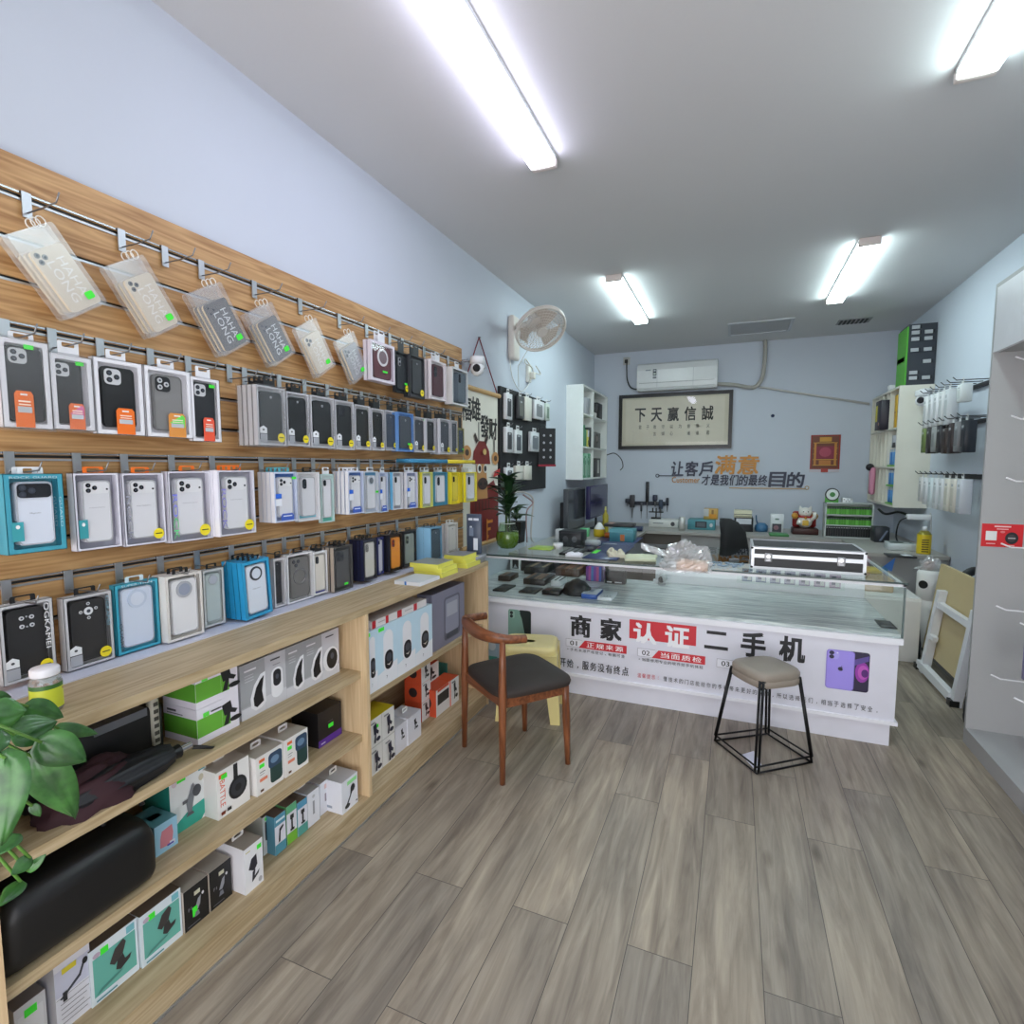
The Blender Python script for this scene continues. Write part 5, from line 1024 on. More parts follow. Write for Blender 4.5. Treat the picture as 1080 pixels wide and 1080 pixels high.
# curved top rail with forward horns
rl = MB(); path = []
hx = abs(la.x - lb.x) / 2 * .97
for i in range(25):
    s = i / 24 * 2 - 1
    x = hx * 1.12 * math.sin(s * PI / 2) if abs(s) < 1 else math.copysign(hx * 1.12, s); y = la.y - .07 + .185 * abs(s) ** 2.4
    path.append((x, y, .707 + .012 * (1 - abs(s)) - .012 * abs(s)))
n = 14; vs = []
for i, p in enumerate(path):
    s = abs(i / 24 * 2 - 1); hgt = .046 * (1 - s) ** 1.3 + .020 * s; th = .016 * (1 - s) + .017 * s
    d = (Vector(path[min(i + 1, 24)]) - Vector(path[max(i - 1, 0)])).normalized(); sd_ = Vector((d.y, -d.x, 0)).normalized()
    for k in range(n):
        t_ = 2 * PI * k / n; vs.append(Vector(p) + sd_ * (th * math.cos(t_)) + Vector((0, 0, hgt * math.sin(t_))) + sd_ * (.006 * (1 - s) * math.sin(t_)))
rl.add(vs, [(i * n + k, i * n + (k + 1) % n, (i + 1) * n + (k + 1) % n, (i + 1) * n + k) for i in range(24) for k in range(n)], CHL, True); rl.add([vs[k] for k in range(n)], [tuple(range(n - 1, -1, -1))], CHL); rl.add([vs[24 * n + k] for k in range(n)], [tuple(range(n))], CHL)
rl.build('backrest', ch)
# ------------------------------------------------------------------ wire stools, one nested over the other
WIRE = M((26, 26, 28), .35, .5); ST = M((150, 140, 126), .55); STS = plaster('stool_leatherette', (150, 140, 128), 9, .1, .5)
fA, fB, fC, fD = Vector((-.052, 3.022, 0)), Vector((.147, 2.762, 0)), Vector((.409, 2.98, 0)), Vector((.216, 3.213, 0))
sc0 = (fA + fB + fC + fD) / 4
def stool(dz, label, k, pad):
    t = thing('wire_stool', label, 'stool', (sc0.x, sc0.y, dz), 0, 'nested wire stools')
    F = [(p - sc0) * k for p in (fA, fB, fC, fD)]; Tq = [Vector((p.x * .70, p.y * .70, .405)) for p in F]
    MB().tube([(p.x, p.y, .006) for p in F], .0055, WIRE, 8, closed=True).build('foot_ring', t)
    for p, q in zip(F, Tq):
        tn = Vector((-p.y, p.x, 0)).normalized() * .008
        m = MB(); 
        for s in (-1, 1): m.tube([Vector((p.x, p.y, .008)) + tn * s, q + tn * s], .0062, WIRE, 8)
        m.build('leg', t)
    m = MB(); m.tube([q for q in Tq], .0055, WIRE, 8, closed=True); m.build('seat_ring', t)
    if pad:
        mb = MB(); o = []
        ax = (Tq[2] - Tq[0]) / 2; ay = (Tq[3] - Tq[1]) / 2
        ex = ((Tq[1] + Tq[2]) / 2 - (Tq[0] + Tq[3]) / 2) / 2; ey = ((Tq[3] + Tq[2]) / 2 - (Tq[0] + Tq[1]) / 2) / 2
        for i in range(40):
            a = 2 * PI * i / 40; c, s = math.cos(a), math.sin(a); e = .5
            v = ex * (math.copysign(abs(c) ** e, c) * 1.14) + ey * (math.copysign(abs(s) ** e, s) * 1.14); o.append((v.x, v.y))
        lv = [(1, .405), (1.03, .415), (1.03, .432), (.97, .444), (.7, .449), (.3, .4505)]
        vs = [(x * q, y * q, z) for q, z in lv for x, y in o]
        mb.add(vs, [(i * 40 + k_, i * 40 + (k_ + 1) % 40, (i + 1) * 40 + (k_ + 1) % 40, (i + 1) * 40 + k_) for i in range(5) for k_ in range(40)], STS, True); mb.add([vs[k_] for k_ in range(40)], [tuple(range(39, -1, -1))], STS); mb.add([vs[200 + k_] for k_ in range(40)], [tuple(range(40))], STS)
        mb.build('seat', t)
    return t
stool(0, 'lower black wire stool standing on the floor before the counter', 1.0, True)
stool(.032, 'upper black wire stool with grey seat, nested over the lower', 1.0, True)
a = [P(*p, 'z', .001) for p in ((782, 796), (795, 792), (804, 808), (797, 813))]
m = MB(); m.add([(p.x - a[0].x, p.y - a[0].y, z) for z in (0, .0012) for p in (a[0], a[3], a[2], a[1])], [(3, 2, 1, 0), (4, 5, 6, 7), (0, 1, 5, 4), (1, 2, 6, 5), (2, 3, 7, 6), (3, 0, 4, 7)], M((226, 226, 240), .6)); tag(m.build('paper_sheet', None, (a[0].x, a[0].y, .0005)), 'white paper lying on the floor inside the stool feet', 'paper')
# ------------------------------------------------------------------ yellow plastic stool behind the chair
PY = M((222, 206, 140), .35); ys = thing('plastic_stool', 'pale yellow plastic stool between the chair and the counter', 'stool', (-1.12, 2.985, 0), .25)
m = MB(); pts = rr(-.155, .155, -.135, .135, .05, 6); n = len(pts); lv = [(1.06, .40), (1.06, .425), (1.0, .44), (.9, .444)]
vs = [(x * k, y * k, z) for k, z in lv for x, y in pts]; m.add(vs, [(i * n + k, i * n + (k + 1) % n, (i + 1) * n + (k + 1) % n, (i + 1) * n + k) for i in range(3) for k in range(n)], PY, True); m.add([vs[k] for k in range(n)], [tuple(range(n - 1, -1, -1))], PY)
hole = ell(0, 0, .03, .03, n); off = 0
# top annulus with the carrying hole
o_ = [vs[3 * n + k] for k in range(n)]; ang = sorted(range(n), key=lambda k: math.atan2(o_[k][1], o_[k][0])); o_ = [o_[k] for k in ang]; i_ = [(.028 * math.cos(math.atan2(p[1], p[0])), .028 * math.sin(math.atan2(p[1], p[0])), .44) for p in o_]
m.add(o_ + i_, [(k, (k + 1) % n, n + (k + 1) % n, n + k) for k in range(n)], PY, True)
m.add([(x, y, .40) for x, y in ((-.15, -.13), (.15, -.13), (.15, .13), (-.15, .13))], [(3, 2, 1, 0)], PY); m.build('seat', ys)
for sx in (-1, 1):
    for sy in (-1, 1):
        a = Vector((sx * .135, sy * .115, .402)); b_ = Vector((sx * .172, sy * .152, 0)); q = MB(); vs = []
        for p, w in ((a, .05), (a.lerp(b_, .5), .036), (b_, .028)):
            cx, cy = p.x - sx * w * .3, p.y - sy * w * .3
            vs += [(cx - w, cy - w, p.z), (cx + w, cy - w, p.z), (cx + w, cy + w, p.z), (cx - w, cy + w, p.z)]
        q.add(vs, [(i * 4 + k, i * 4 + (k + 1) % 4, i * 4 + 4 + (k + 1) % 4, i * 4 + 4 + k) for i in range(2) for k in range(4)] + [(3, 2, 1, 0), (8, 9, 10, 11)], PY); q.build('leg', ys)
q = MB()
for sx in (-1, 1): q.box(sx * .152 - .006, sx * .152 + .006, -.12, .12, .34, .40, PY)
for sy in (-1, 1): q.box(-.13, .13, sy * .13 - .006, sy * .13 + .006, .34, .40, PY)
q.build('apron', ys)
# ------------------------------------------------------------------ pothos hanging over the cabinet's near end
pt = thing('pothos_plant', 'green trailing pothos with heart shaped leaves at the left edge', 'potted plant', (-1.50, .335, ZT))
MB().lathe([(.001, 0), (.075, 0), (.095, .15), (.1, .16), (.088, .16), (.08, .13), (.001, .128)], (0, 0, 0), M((220, 220, 222), .4), 24).build('pot', pt)
LFM = bpy.data.materials.new('pothos_leaf'); LFM.use_nodes = True; nt = LFM.node_tree; b_ = nt.nodes['Principled BSDF']; tc = nt.nodes.new('ShaderNodeTexCoord')
w_ = nt.nodes.new('ShaderNodeTexNoise'); w_.inputs['Scale'].default_value = 26; w_.inputs['Detail'].default_value = 4; nt.links.new(tc.outputs['Object'], w_.inputs[0]); rmp = nt.nodes.new('ShaderNodeValToRGB'); rmp.color_ramp.elements[0].position = .35; rmp.color_ramp.elements[0].color = lin((34, 76, 32)); rmp.color_ramp.elements[1].position = .72; rmp.color_ramp.elements[1].color = lin((70, 124, 56)); nt.links.new(w_.outputs['Fac'], rmp.inputs[0]); nt.links.new(rmp.outputs[0], b_.inputs['Base Color']); b_.inputs['Roughness'].default_value = .33; b_.inputs['Coat Weight'].default_value = .25
def heart_leaf(base, tip, width, nrm, curl=.25):
    """leaf blade from its stalk end to its tip, facing nrm"""
    base = Vector(base); tip = Vector(tip); ax = tip - base; L = ax.length; ax.normalize(); nrm = Vector(nrm); nrm = (nrm - ax * nrm.dot(ax)).normalized(); sd = ax.cross(nrm)
    rows = 14; cols = 8; vs = []
    for i in range(rows + 1):
        s = i / rows
        hw = width * .5 * (math.sin(PI * (s ** .62)) ** .75 if 0 < s < 1 else 0) * (1 + .12 * (1 - s))
        back = -.13 * L * math.exp(-((s) / .16) ** 2)
        for k in range(cols + 1):
            u = k / cols * 2 - 1
            vs.append(base + ax * (L * s + back * abs(u) ** 1.5) + sd * (hw * u) + nrm * (-curl * width * .35 * u * u * (.6 + .4 * s) - curl * L * .5 * s * s + .018 * width * math.cos(u * 9) + .03 * width * (1 - min(1, abs(u) * 5))))
    m = MB(Matrix.Translation(-pt.location)); f = [(i * (cols + 1) + k, i * (cols + 1) + k + 1, (i + 1) * (cols + 1) + k + 1, (i + 1) * (cols + 1) + k) for i in range(rows) for k in range(cols)]
    K = len(vs); und = [v - nrm * .0012 for v in vs]
    m.add(vs, f, LFM, True); m.add(und, [tuple(reversed(q)) for q in f], LFM, True); return m.build('leaf', pt)
def PX(px, py, x): return P(px, py, 'x', x)
specs = [((44, 783), (91, 805), .11, -1.20, -1.16), ((6, 800), (-5, 895), .12, -1.16, -1.12), ((38, 800), (77, 870), .13, -1.25, -1.22), ((16, 775), (62, 760), .10, -1.25, -1.24), ((30, 745), (68, 757), .075, -1.32, -1.30), ((-8, 755), (28, 750), .1, -1.26, -1.24), ((62, 768), (105, 775), .045, -1.30, -1.27), ((-6, 733), (14, 735), .03, -1.3, -1.3), ((32, 905), (14, 921), .045, -1.2, -1.18), ((30, 918), (47, 902), .03, -1.2, -1.18), ((22, 930), (2, 950), .05, -1.2, -1.17), ((-4, 770), (-30, 800), .1, -1.2, -1.18), ((34, 850), (42, 862), .03, -1.27, -1.26), ((10, 880), (-2, 900), .08, -1.22, -1.2), ((62, 776), (66, 790), .06, -1.3, -1.29)]
stem = MB(Matrix.Translation(-pt.location)); STM = M((96, 140, 60), .5)
crown = Vector((-1.46, .40, 1.10))
for i, (b0, t0, w, xb, xt) in enumerate(specs):
    bs = PX(b0[0], b0[1], xb); tp = PX(t0[0], t0[1], xt); w2 = max(w * .62, .4 * (tp - bs).length)
    heart_leaf(bs, tp, w2 * .9, (.8, -.75, .45 + .2 * math.sin(i * 2.1)), .22 + .1 * math.sin(i * 1.3))
    mid = (bs + crown) / 2 + Vector((.04, -.03, .06)); pts = [crown.lerp(mid, s).lerp(mid.lerp(bs, s), s) for s in (0, .2, .4, .6, .8, 1)]
    stem.tube(pts, .0028, STM, 5)
for i in range(5): stem.tube([(-1.5 + .02 * math.cos(i * 1.3), .335 + .02 * math.sin(i * 1.3), ZT + .12), (-1.48, .37, 1.06), crown], .004, STM, 5)
stem.build('stems', pt)
MB().lathe([(.001, .12), (.082, .12), (.082, .131), (.001, .134)], (0, 0, 0), M((54, 44, 36), .9), 20).build('soil', pt)
# ------------------------------------------------------------------ back wall
def bw(px, py, y=YB): p = P(px, py, 'y', y); return p.x, p.z
# air conditioner
x0, zt = bw(672, 384, 7.1); x1, _ = bw(757, 381, 7.1); _, zb = bw(672, 412, 7.1)
ac = thing('air_conditioner', 'white wall air conditioner above the framed calligraphy', 'air conditioner', ((x0 + x1) / 2, YB, zb)); w = x1 - x0; h = zt - zb + .01; hw = w / 2
ACW = M((232, 233, 232), .25)
body = MB(Matrix.Rotation(PI / 2, 4, 'Z')); prof = [(-.0, 0), (-.16, 0), (-.19, .03), (-.205, .1), (-.205, h * .72), (-.17, h * .93), (-.12, h), (-.0, h)]
vs = [(sx * hw, y, z) for sx in (-1, 1) for y, z in prof]; n = len(prof); m = MB(); m.add(vs, [(k, k + 1, n + k + 1, n + k) for k in range(n - 1)] + [(n - 1, 0, n, 2 * n - 1), tuple(range(n - 1, -1, -1)), tuple(range(n, 2 * n))], ACW); m.build('body', ac)
m = MB(); m.box(-hw + .03, hw - .03, -.2065, -.2045, .085, .09, M((150, 152, 152), .4)).box(-hw * .48, -hw * .47, -.2065, -.2045, .03, h * .72, M((190, 192, 192), .4)).box(hw * .42, hw * .43, -.2065, -.2045, .03, h * .72, M((190, 192, 192), .4)); m.build('panel_seam', ac)
m = MB(); m.box(-hw + .04, hw - .04, -.185, -.05, -.008, .004, M((196, 198, 198), .4)); m.build('air_flap', ac)
m = MB(); pp = Paint(m, (-hw + .11, -.2055, h * .4), (.22, 0, 0), (0, 0, h * .34)); pp.r(.42, .62, .3, 1, (70, 76, 84)); pp.r(.46, .58, .78, .9, (220, 224, 226)); pp.r(.46, .58, .4, .6, (200, 210, 200)); pp.r(.0, .3, .86, .98, (150, 156, 160)); pp.r(.42, .62, .0, .2, (120, 124, 130)); m.build('energy_label', ac)
# insulated pipe
pts = [P(*p, 'y', 7.255) for p in ((757, 405), (775, 406), (790, 408.5), (798, 407), (804, 398), (806, 385), (807, 370), (807, 358))]; pts[-1].z = ZC - .002
pp_ = thing('insulated_pipe', 'grey wrapped pipe bending from the air conditioner up to the ceiling', 'pipe', pts[3])
def smooth(pts, k=4):
    pts = [Vector(p) for p in pts]; o = []
    for i in range(len(pts) - 1):
        p0, p1, p2, p3 = pts[max(i - 1, 0)], pts[i], pts[i + 1], pts[min(i + 2, len(pts) - 1)]
        for j in range(k):
            t = j / k; o.append(.5 * ((2 * p1) + (p2 - p0) * t + (2 * p0 - 5 * p1 + 4 * p2 - p3) * t * t + (3 * p1 - p0 - 3 * p2 + p3) * t ** 3))
    return o + [pts[-1]]
MB(Matrix.Translation(-pts[3])).tube(smooth(pts), .024, M((176, 172, 164), .7), 10).build('sleeve', pp_)
a, b_ = P(800, 408, 'y', 7.275), P(917, 426, 'y', 7.275)
tag(MB().tube([a, b_], .012, M((206, 202, 196), .6), 8).build('drain_pipe'), 'thin white drain pipe sloping along the back wall', 'pipe')
# plug + cable on the left of the air conditioner
t = thing('wall_socket', 'wall socket with black plug left of the air conditioner', 'socket', P(661, 381, 'y', YB)); MB().cbox(-.045, .045, -.012, 0, -.05, .05, M((196, 194, 188), .5), .004).build('plate', t); MB().cbox(-.02, .02, -.05, -.012, -.03, .015, M((44, 42, 40), .5), .005).build('plug', t)
pts = [P(*p, 'y', 7.26) for p in ((661, 383), (661, 390), (661.5, 400), (664, 407), (668, 410), (674, 410.5))]
MB(Matrix.Translation(-t.location)).tube(smooth(pts), .008, M((60, 58, 56), .6)).build('power_cord', t)
# framed calligraphy
x0, z1 = bw(653, 417, 7.26); x1, z1b = bw(773.5, 412.5, 7.26); _, z0 = bw(653, 474, 7.26)
w, h = x1 - x0, z1 - z0
fr = thing('calligraphy_frame', 'wide black framed calligraphy under the air conditioner', 'picture', ((x0 + x1) / 2, 7.262, z0))
hw = w / 2; bw_ = .045
MB().ring([(-hw, 0), (hw, 0), (hw, h), (-hw, h)], [(-hw + bw_, bw_), (hw - bw_, bw_), (hw - bw_, h - bw_), (-hw + bw_, h - bw_)], 0, .034, M((34, 32, 32), .3)).build('frame', fr)
m = MB(); m.box(-hw + .02, hw - .02, .012, .03, .02, h - .02, M((206, 198, 176), .7)); q = Paint(m, (-hw, .012, 0), (w, 0, 0), (0, 0, h), .0006)
q.r(.065, .935, .1, .9, (214, 206, 186))
for i, c in enumerate('下天赢信誠'): q.t(c, .2 + i * .148, .62, .1, .25, (30, 28, 26), .04)
small_ = ['君', '子', '敬', '言', '守', '诚', '以', '心', '为', '信', '诺', '重', '道', '义']; cols_ = [(.2, 1), (.27, 1), (.335, 2), (.41, 2), (.485, 2), (.56, 1), (.635, 2), (.71, 2), (.8, 2)]; k = 0
for u, nn in cols_:
    for r_ in range(nn): q.t(small_[k % 14], u, .4 - r_ * .125, .026, .07, (60, 56, 50), .01); k += 1
m.build('scroll', fr)
MB().add([(-hw + bw_, .009, bw_), (hw - bw_, .009, bw_), (hw - bw_, .009, h - bw_), (-hw + bw_, .009, h - bw_)], [(0, 1, 2, 3)], glassy('picture_glass', gloss=.06, rough=.01)).build('glazing', fr)
# raised lettering: one sign, standing off the wall
NAVY = M((40, 46, 70), .4); ORG = M((206, 138, 46), .4)
sg = thing('wall_lettering', 'raised navy and orange Chinese slogan on the back wall', 'sign', P(780, 503, 'y', YB - .012)); SO = sg.location
def raised(name, txt, x0, x1, yt, yb, mat, bold=.03, skew=.0):
    a, b_ = P(x0, yb, 'y', YB - .012), P(x1, yt, 'y', YB - .012); n = len(txt); m = MB(Matrix.Translation(-SO)); cell = (b_.x - a.x) / n; zc = (a.z + b_.z) / 2; h = b_.z - a.z
    if all(ord(c) < 128 for c in txt): items = [(txt, (a.x + b_.x) / 2, b_.x - a.x)]
    else: items = [(c, a.x + cell * (i + .5), cell * .9) for i, c in enumerate(txt)]
    for c, xc, ww in items:
        vs, fs = text_mesh(c, 0); K = len(vs); off = [(0, 0)] if bold < .03 else [(sx * bold * .5, sy * bold * .5) for sx in (-1, 1) for sy in (-1, 1)]
        Bq = []
        edges = {}
        for f in fs:
            for i in range(len(f)): e = (f[i], f[(i + 1) % len(f)]); edges[e] = 1
        rim = [e for e in edges if (e[1], e[0]) not in edges]
        for io, (ox, oy) in enumerate(off):
            F = [(xc + (x * (1 - abs(ox)) + ox) * ww + y * h * skew, YB - .012 - .0008 * io, zc + (y * (1 - abs(oy)) + oy) * h) for x, y in vs]; B = [(x, YB - .001, z) for x, y, z in F]
            m.add(F + B, list(fs) + [(e[1], e[0], e[0] + K, e[1] + K) for e in rim], mat)
    m.build(name, sg)
raised('lettering', '让客戶', 707, 752.5, 486.5, 502, NAVY, .045, .08)
raised('lettering', '满意', 753, 802, 480, 500, ORG, .045, .08)
raised('lettering', 'Customer', 708.5, 738, 503, 509, ORG, .02)
raised('lettering', '才是我们的最终', 739.5, 810, 501, 511.5, NAVY, .035, .08)
raised('lettering', '目的', 810, 849.5, 498, 513.5, NAVY, .05, .08)
m = MB(Matrix.Translation(-SO))
for (xa, xb, yy, mt) in ((695, 712, 501.7, NAVY), (769, 849, 514.5, M((196, 160, 110), .4))):
    a, b_ = P(xa, yy, 'y', YB - .006), P(xb, yy, 'y', YB - .006); m.box(a.x, b_.x, YB - .01, YB - .001, a.z - .006, a.z + .006, mt)
    c = a if mt is NAVY else b_; sx = -1 if mt is NAVY else 1
    m.tube([(c.x + sx * .02 + .02 * math.cos(t), YB - .006, c.z + .02 * math.sin(t)) for t in [2 * PI * i / 16 for i in range(16)]], .005, mt, 6, closed=True)
m.build('line_ornament', sg)
tag(MB().ball((0, 0, 0), .02, M((46, 56, 90), .4), (1, .4, 1)).build('blue_wall_plug', None, P(815, 438.5, 'y', YB - .008)), 'small dark blue dot stuck on the back wall', 'wall plug')
# fortune poster
x0, z1 = bw(855.5, 459); x1, _ = bw(887, 459); _, z0 = bw(855.5, 498); w, h = x1 - x0, z1 - z0
m = MB(); m.box(-w / 2, w / 2, 0, .003, 0, h, M((150, 40, 30), .4)); q = front(m, w, h); q.r(.05, .95, .1, .97, (116, 60, 36)); 
for i in range(5): q.r(.1, .9, .18 + i * .15, .2 + i * .15, (214, 160, 60))
q.r(.3, .7, .82, .94, (206, 150, 50)); q.r(.2, .8, .36, .7, (140, 40, 60)); q.e(.5, .54, .2, .13, (176, 70, 90)); q.r(.12, .2, .2, .8, (196, 130, 50)); q.r(.8, .88, .2, .8, (196, 130, 50)); q.r(.0, 1, 0, .08, (206, 200, 206)); q.r(.38, .62, 0, .1, (176, 60, 50)); q.r(.3, .7, .2, .32, (190, 120, 50))
tag(m.build('fortune_poster', None, ((x0 + x1) / 2, YB - .004, z0)), 'ornate red and gold paper poster on the back wall', 'poster')
# magnetic tool strip
a, b_ = P(660, 530, 'y', 7.27), P(705, 530, 'y', 7.27)
tr = thing('tool_strip', 'black magnetic strip on the back wall below the frame', 'tool rack', ((a.x + b_.x) / 2, 7.28, a.z)); L_ = b_.x - a.x
MB().cbox(-L_ / 2 + .04, L_ / 2 - .04, -.005, .018, -.03, .02, M((40, 44, 56), .5), .004).build('strip', tr)
HD = [(662, 534, 526, 539, (46, 50, 60), 'short dark pliers at the left end of the tool strip'), (667, 522, 546, 8, (60, 58, 62), 'brown handled cutter hanging from the tool strip'), (676.5, 530, 547, 3, (74, 76, 84), 'thin blade hanging from the middle of the tool strip'), (683, 508, 547, 5, (24, 24, 30), 'tall black handled screwdriver on the tool strip'), (691, 522, 534, 7, (44, 50, 70), 'slanted pliers on the tool strip'), (697, 527, 545, 6, (50, 66, 86), 'blue grey handled tweezers on the tool strip'), (704, 525, 540, 4, (36, 40, 56), 'stubby dark driver at the right end of the tool strip')]
for px, ya, yb_, wd, c, lb in HD:
    wd = 7 if wd > 20 else wd; p = P(px, min(ya, yb_), 'y', 7.262); q_ = P(px, max(ya, yb_), 'y', 7.262); hgt = p.z - q_.z; r = .0085 * wd / 2
    o = thing('hand_tool', lb, 'hand tool', (p.x, 7.262, q_.z), 0, 'tools on the magnetic strip')
    MB().cbox(-r, r, -r * .6, r * .6, hgt * .45, hgt, M(c, .4), r * .3).build('handle', o); MB().cyl((0, 0, hgt * .45), (0, 0, 0), r * .45, r * .2, STEEL, 8).build('blade', o)
# ------------------------------------------------------------------ left wall hangings
XW = XL
# ox scroll
pz1 = P(487, 405, 'x', XW + .012).z; y0 = P(486, 405, 'x', XW + .012).y; y1 = P(525, 416, 'x', XW + .012).y; z0 = .905; z1 = 2.075
sc_ = thing('ox_scroll', 'hanging scroll with a red ox drawing and black brush lettering', 'scroll', (XW + .004, (y0 + y1) / 2, z0), PI / 2); w = y1 - y0; h = z1 - z0; hw = w / 2
m = MB(); m.box(-hw, hw, -.006, -.003, 0, h, M((232, 228, 214), .7)); q = Paint(m, (-hw, -.006, 0), (w, 0, 0), (0, 0, h), .0006)
for i, c in enumerate('福雄發财'): q.t(c, .13 + i * .24, .84 + (.03, .07, .0, .02)[i] - .03 * i, .25, .15, (26, 24, 24), .04)
q.r(.43, .45, .68, .8, (40, 36, 34)); q.r(.86, .9, .6, .72, (90, 84, 78))
OXR = (128, 40, 36); TAN = (206, 150, 92)
q.pl([(.2, 0), (1, 0), (1, .32), (.86, .42), (.62, .38), (.2, .3)], OXR); q.pl([(.34, .3), (.68, .3), (.64, .5), (.6, .56), (.4, .56), (.36, .48)], TAN)
q.pl([(.26, .53), (.76, .53), (.72, .62), (.64, .66), (.6, .68), (.44, .68), (.38, .65), (.3, .61)], OXR)
q.pl([(.42, .68), (.34, .73), (.3, .71), (.36, .66)], (60, 44, 40)); q.pl([(.58, .68), (.66, .73), (.7, .71), (.64, .66)], (60, 44, 40)); q.e(.12, .6, .11, .045, TAN); q.e(.9, .57, .1, .045, TAN); q.e(.12, .6, .05, .02, (84, 60, 40)); q.e(.9, .57, .05, .02, (84, 60, 40))
q.e(.43, .5, .06, .03, (240, 236, 226)); q.e(.6, .5, .06, .03, (240, 236, 226)); q.e(.44, .5, .035, .02, (40, 30, 28)); q.e(.59, .5, .035, .02, (40, 30, 28)); q.e(.52, .4, .14, .04, (70, 46, 40)); q.e(.46, .4, .03, .012, (30, 24, 22)); q.e(.58, .4, .03, .012, (30, 24, 22))
for i in range(5): q.r(.3 + i * .09, .33 + i * .09, .22, .29, (90, 40, 30))
for i in range(3): q.r(.62, .66 + .06 * i, .03 + .05 * i, .05 + .05 * i, (226, 140, 50))
q.r(.6, .63, .0, .16, (226, 140, 50)); q.pl([(.8, .44), (1, .46), (1, .5), (.84, .48)], (200, 40, 40)); q.e(.55, .61, .05, .02, (210, 180, 110))
m.build('painting', sc_)
MB().cyl((-hw - .02, -.012, h + .005), (hw + .02, -.012, h + .005), .018, .018, M((206, 166, 112), .5)).build('top_rod', sc_)
MB().cyl((-hw - .02, -.012, .0), (hw + .02, -.012, .0), .016, .016, M((206, 166, 112), .5)).build('bottom_rod', sc_)
ap = P(505, 356, 'x', XW + .012)
MB(Matrix.Rotation(-PI / 2, 4, 'Z') @ Matrix.Translation(-sc_.location)).tube([(XW + .014, y0 + .04, z1 + .01), (XW + .014, ap.y, ap.z), (XW + .014, y1 - .01, z1 + .01)], .0045, M((140, 30, 50), .6)).build('hanging_cord', sc_)
MB().cyl((0, -.002, 0), (0, -.02, 0), .006, .006, STEEL).build('nail', sc_, None).location = Matrix.Rotation(-PI / 2, 3, 'Z') @ (Vector((XW + .006, ap.y, ap.z)) - sc_.location)
# black felt board with hanging packs
y0, y1, z0, z1 = 4.055, 5.21, 1.285, 2.165
bb = thing('black_display_board', 'black board with hanging accessories on the left wall past the scroll', 'display board', (XW + .002, (y0 + y1) / 2, z0), PI / 2); hw = (y1 - y0) / 2
MB().box(-hw, hw, -.024, 0, 0, z1 - z0, M((34, 35, 38), .7)).build('board', bb); g = MB()
for zz in (.18, .46, .74): g.box(-hw, hw, -.0245, -.024, zz, zz + .008, M((20, 20, 22), .6))
g.build('groove', bb)
XB = XW + .026
def wpack(label, px0, px1, yt, yb_, col, inner=None, dk=.03, X=None, cat='accessory pack', group='packs on the black board'):
    X = X or XB + .035; a = P(px0, yt, 'x', X); b_ = P(px1, yt, 'x', X); c = P(px0, yb_, 'x', X); w = b_.y - a.y; h = a.z - c.z; m = MB()
    m.cbox(-w / 2, w / 2, 0, dk, 0, h, M(col, .35), .003, 1); q = front(m, w, h)
    o = None
    if inner: q.rr(.18, .82, .12, .8, .08, inner); q.e(.5, .74, .16, .04, (190, 192, 194))
    o = m.build('accessory_pack', None, (X, (a.y + b_.y) / 2, c.z), PI / 2); MB().ring(rr(-w * .2, w * .2, h - .002, h + .04, .006), rr(-w * .1, w * .1, h + .012, h + .028, .004), dk * .4, dk * .4 + .002, M((224, 224, 224), .4)).build('hang_tab', o)
    k = MB().tube([(0, dk + .004, h + .02), (0, -.02, h + .02), (0, -.03, h + .035)], .003, STEEL, 5).build('peg_hook', None, (X, (a.y + b_.y) / 2, c.z), PI / 2); k['label'] = 'small peg holding the ' + label; k['category'] = 'hook'; k['group'] = 'pegs of the black board'
    return tag(o, label, cat, group)
PK = [('tall white pack, top row, nearest end', 534, 540.5, 414, 442, (226, 226, 228), (70, 72, 78)), ('dark grey pack, top row beside the tall white pack', 547, 553, 417, 441, (70, 72, 74), (110, 110, 104)), ('cream pack in the middle of the top row', 554, 561, 418, 443, (226, 222, 210), None), ('white pack, top row, second from far end', 564, 574, 421, 441, (224, 224, 226), (130, 132, 136)), ('pale green pack overhanging the top far corner', 576, 580, 425, 443, (206, 216, 206), (120, 140, 126)),
      ('white pack with dark oblong, middle row, nearest end', 534, 541, 450, 477, (230, 230, 232), (60, 62, 68)), ('white pack with printed picture, second in the middle row', 543.5, 551, 453, 478, (230, 232, 232), (84, 88, 96)), ('framed grey pack at the far side of the middle row', 560, 569.5, 455, 476, (214, 216, 218), (120, 124, 130)),
      ('white pack with dark notch on the bottom row', 534, 541.5, 493, 510, (230, 232, 234), (90, 94, 100)), ('cream pack in the middle of the bottom row', 544.5, 552, 491, 506, (228, 224, 212), None), ('cream pack at the far end of the bottom row', 553.5, 561, 491, 506.5, (228, 224, 212), None)]
for lb, *r in PK: wpack(lb, *r[:4], r[4], r[5])
cr = thing('strap_card', 'black card of studs with red foot hanging off the board edge', 'accessory card', P(577, 492, 'x', XB + .1), PI / 2 - .9)
m = MB(); m.box(-.085, .085, 0, .012, .02, .37, M((30, 30, 33), .5)); q = Paint(m, (-.085, 0, .02), (.17, 0, 0), (0, 0, .35))
for i in range(4):
    for u in (.3, .7): q.e(u, .2 + i * .2, .07, .035, (170, 170, 174))
m.build('card', cr); MB().box(-.09, .09, -.002, .03, 0, .02, M((150, 30, 50), .5)).build('foot', cr); MB().tube([(0, .02, .36), (0, .06, .40), (-.05, .10, .40)], .004, STEEL).build('hook', cr)
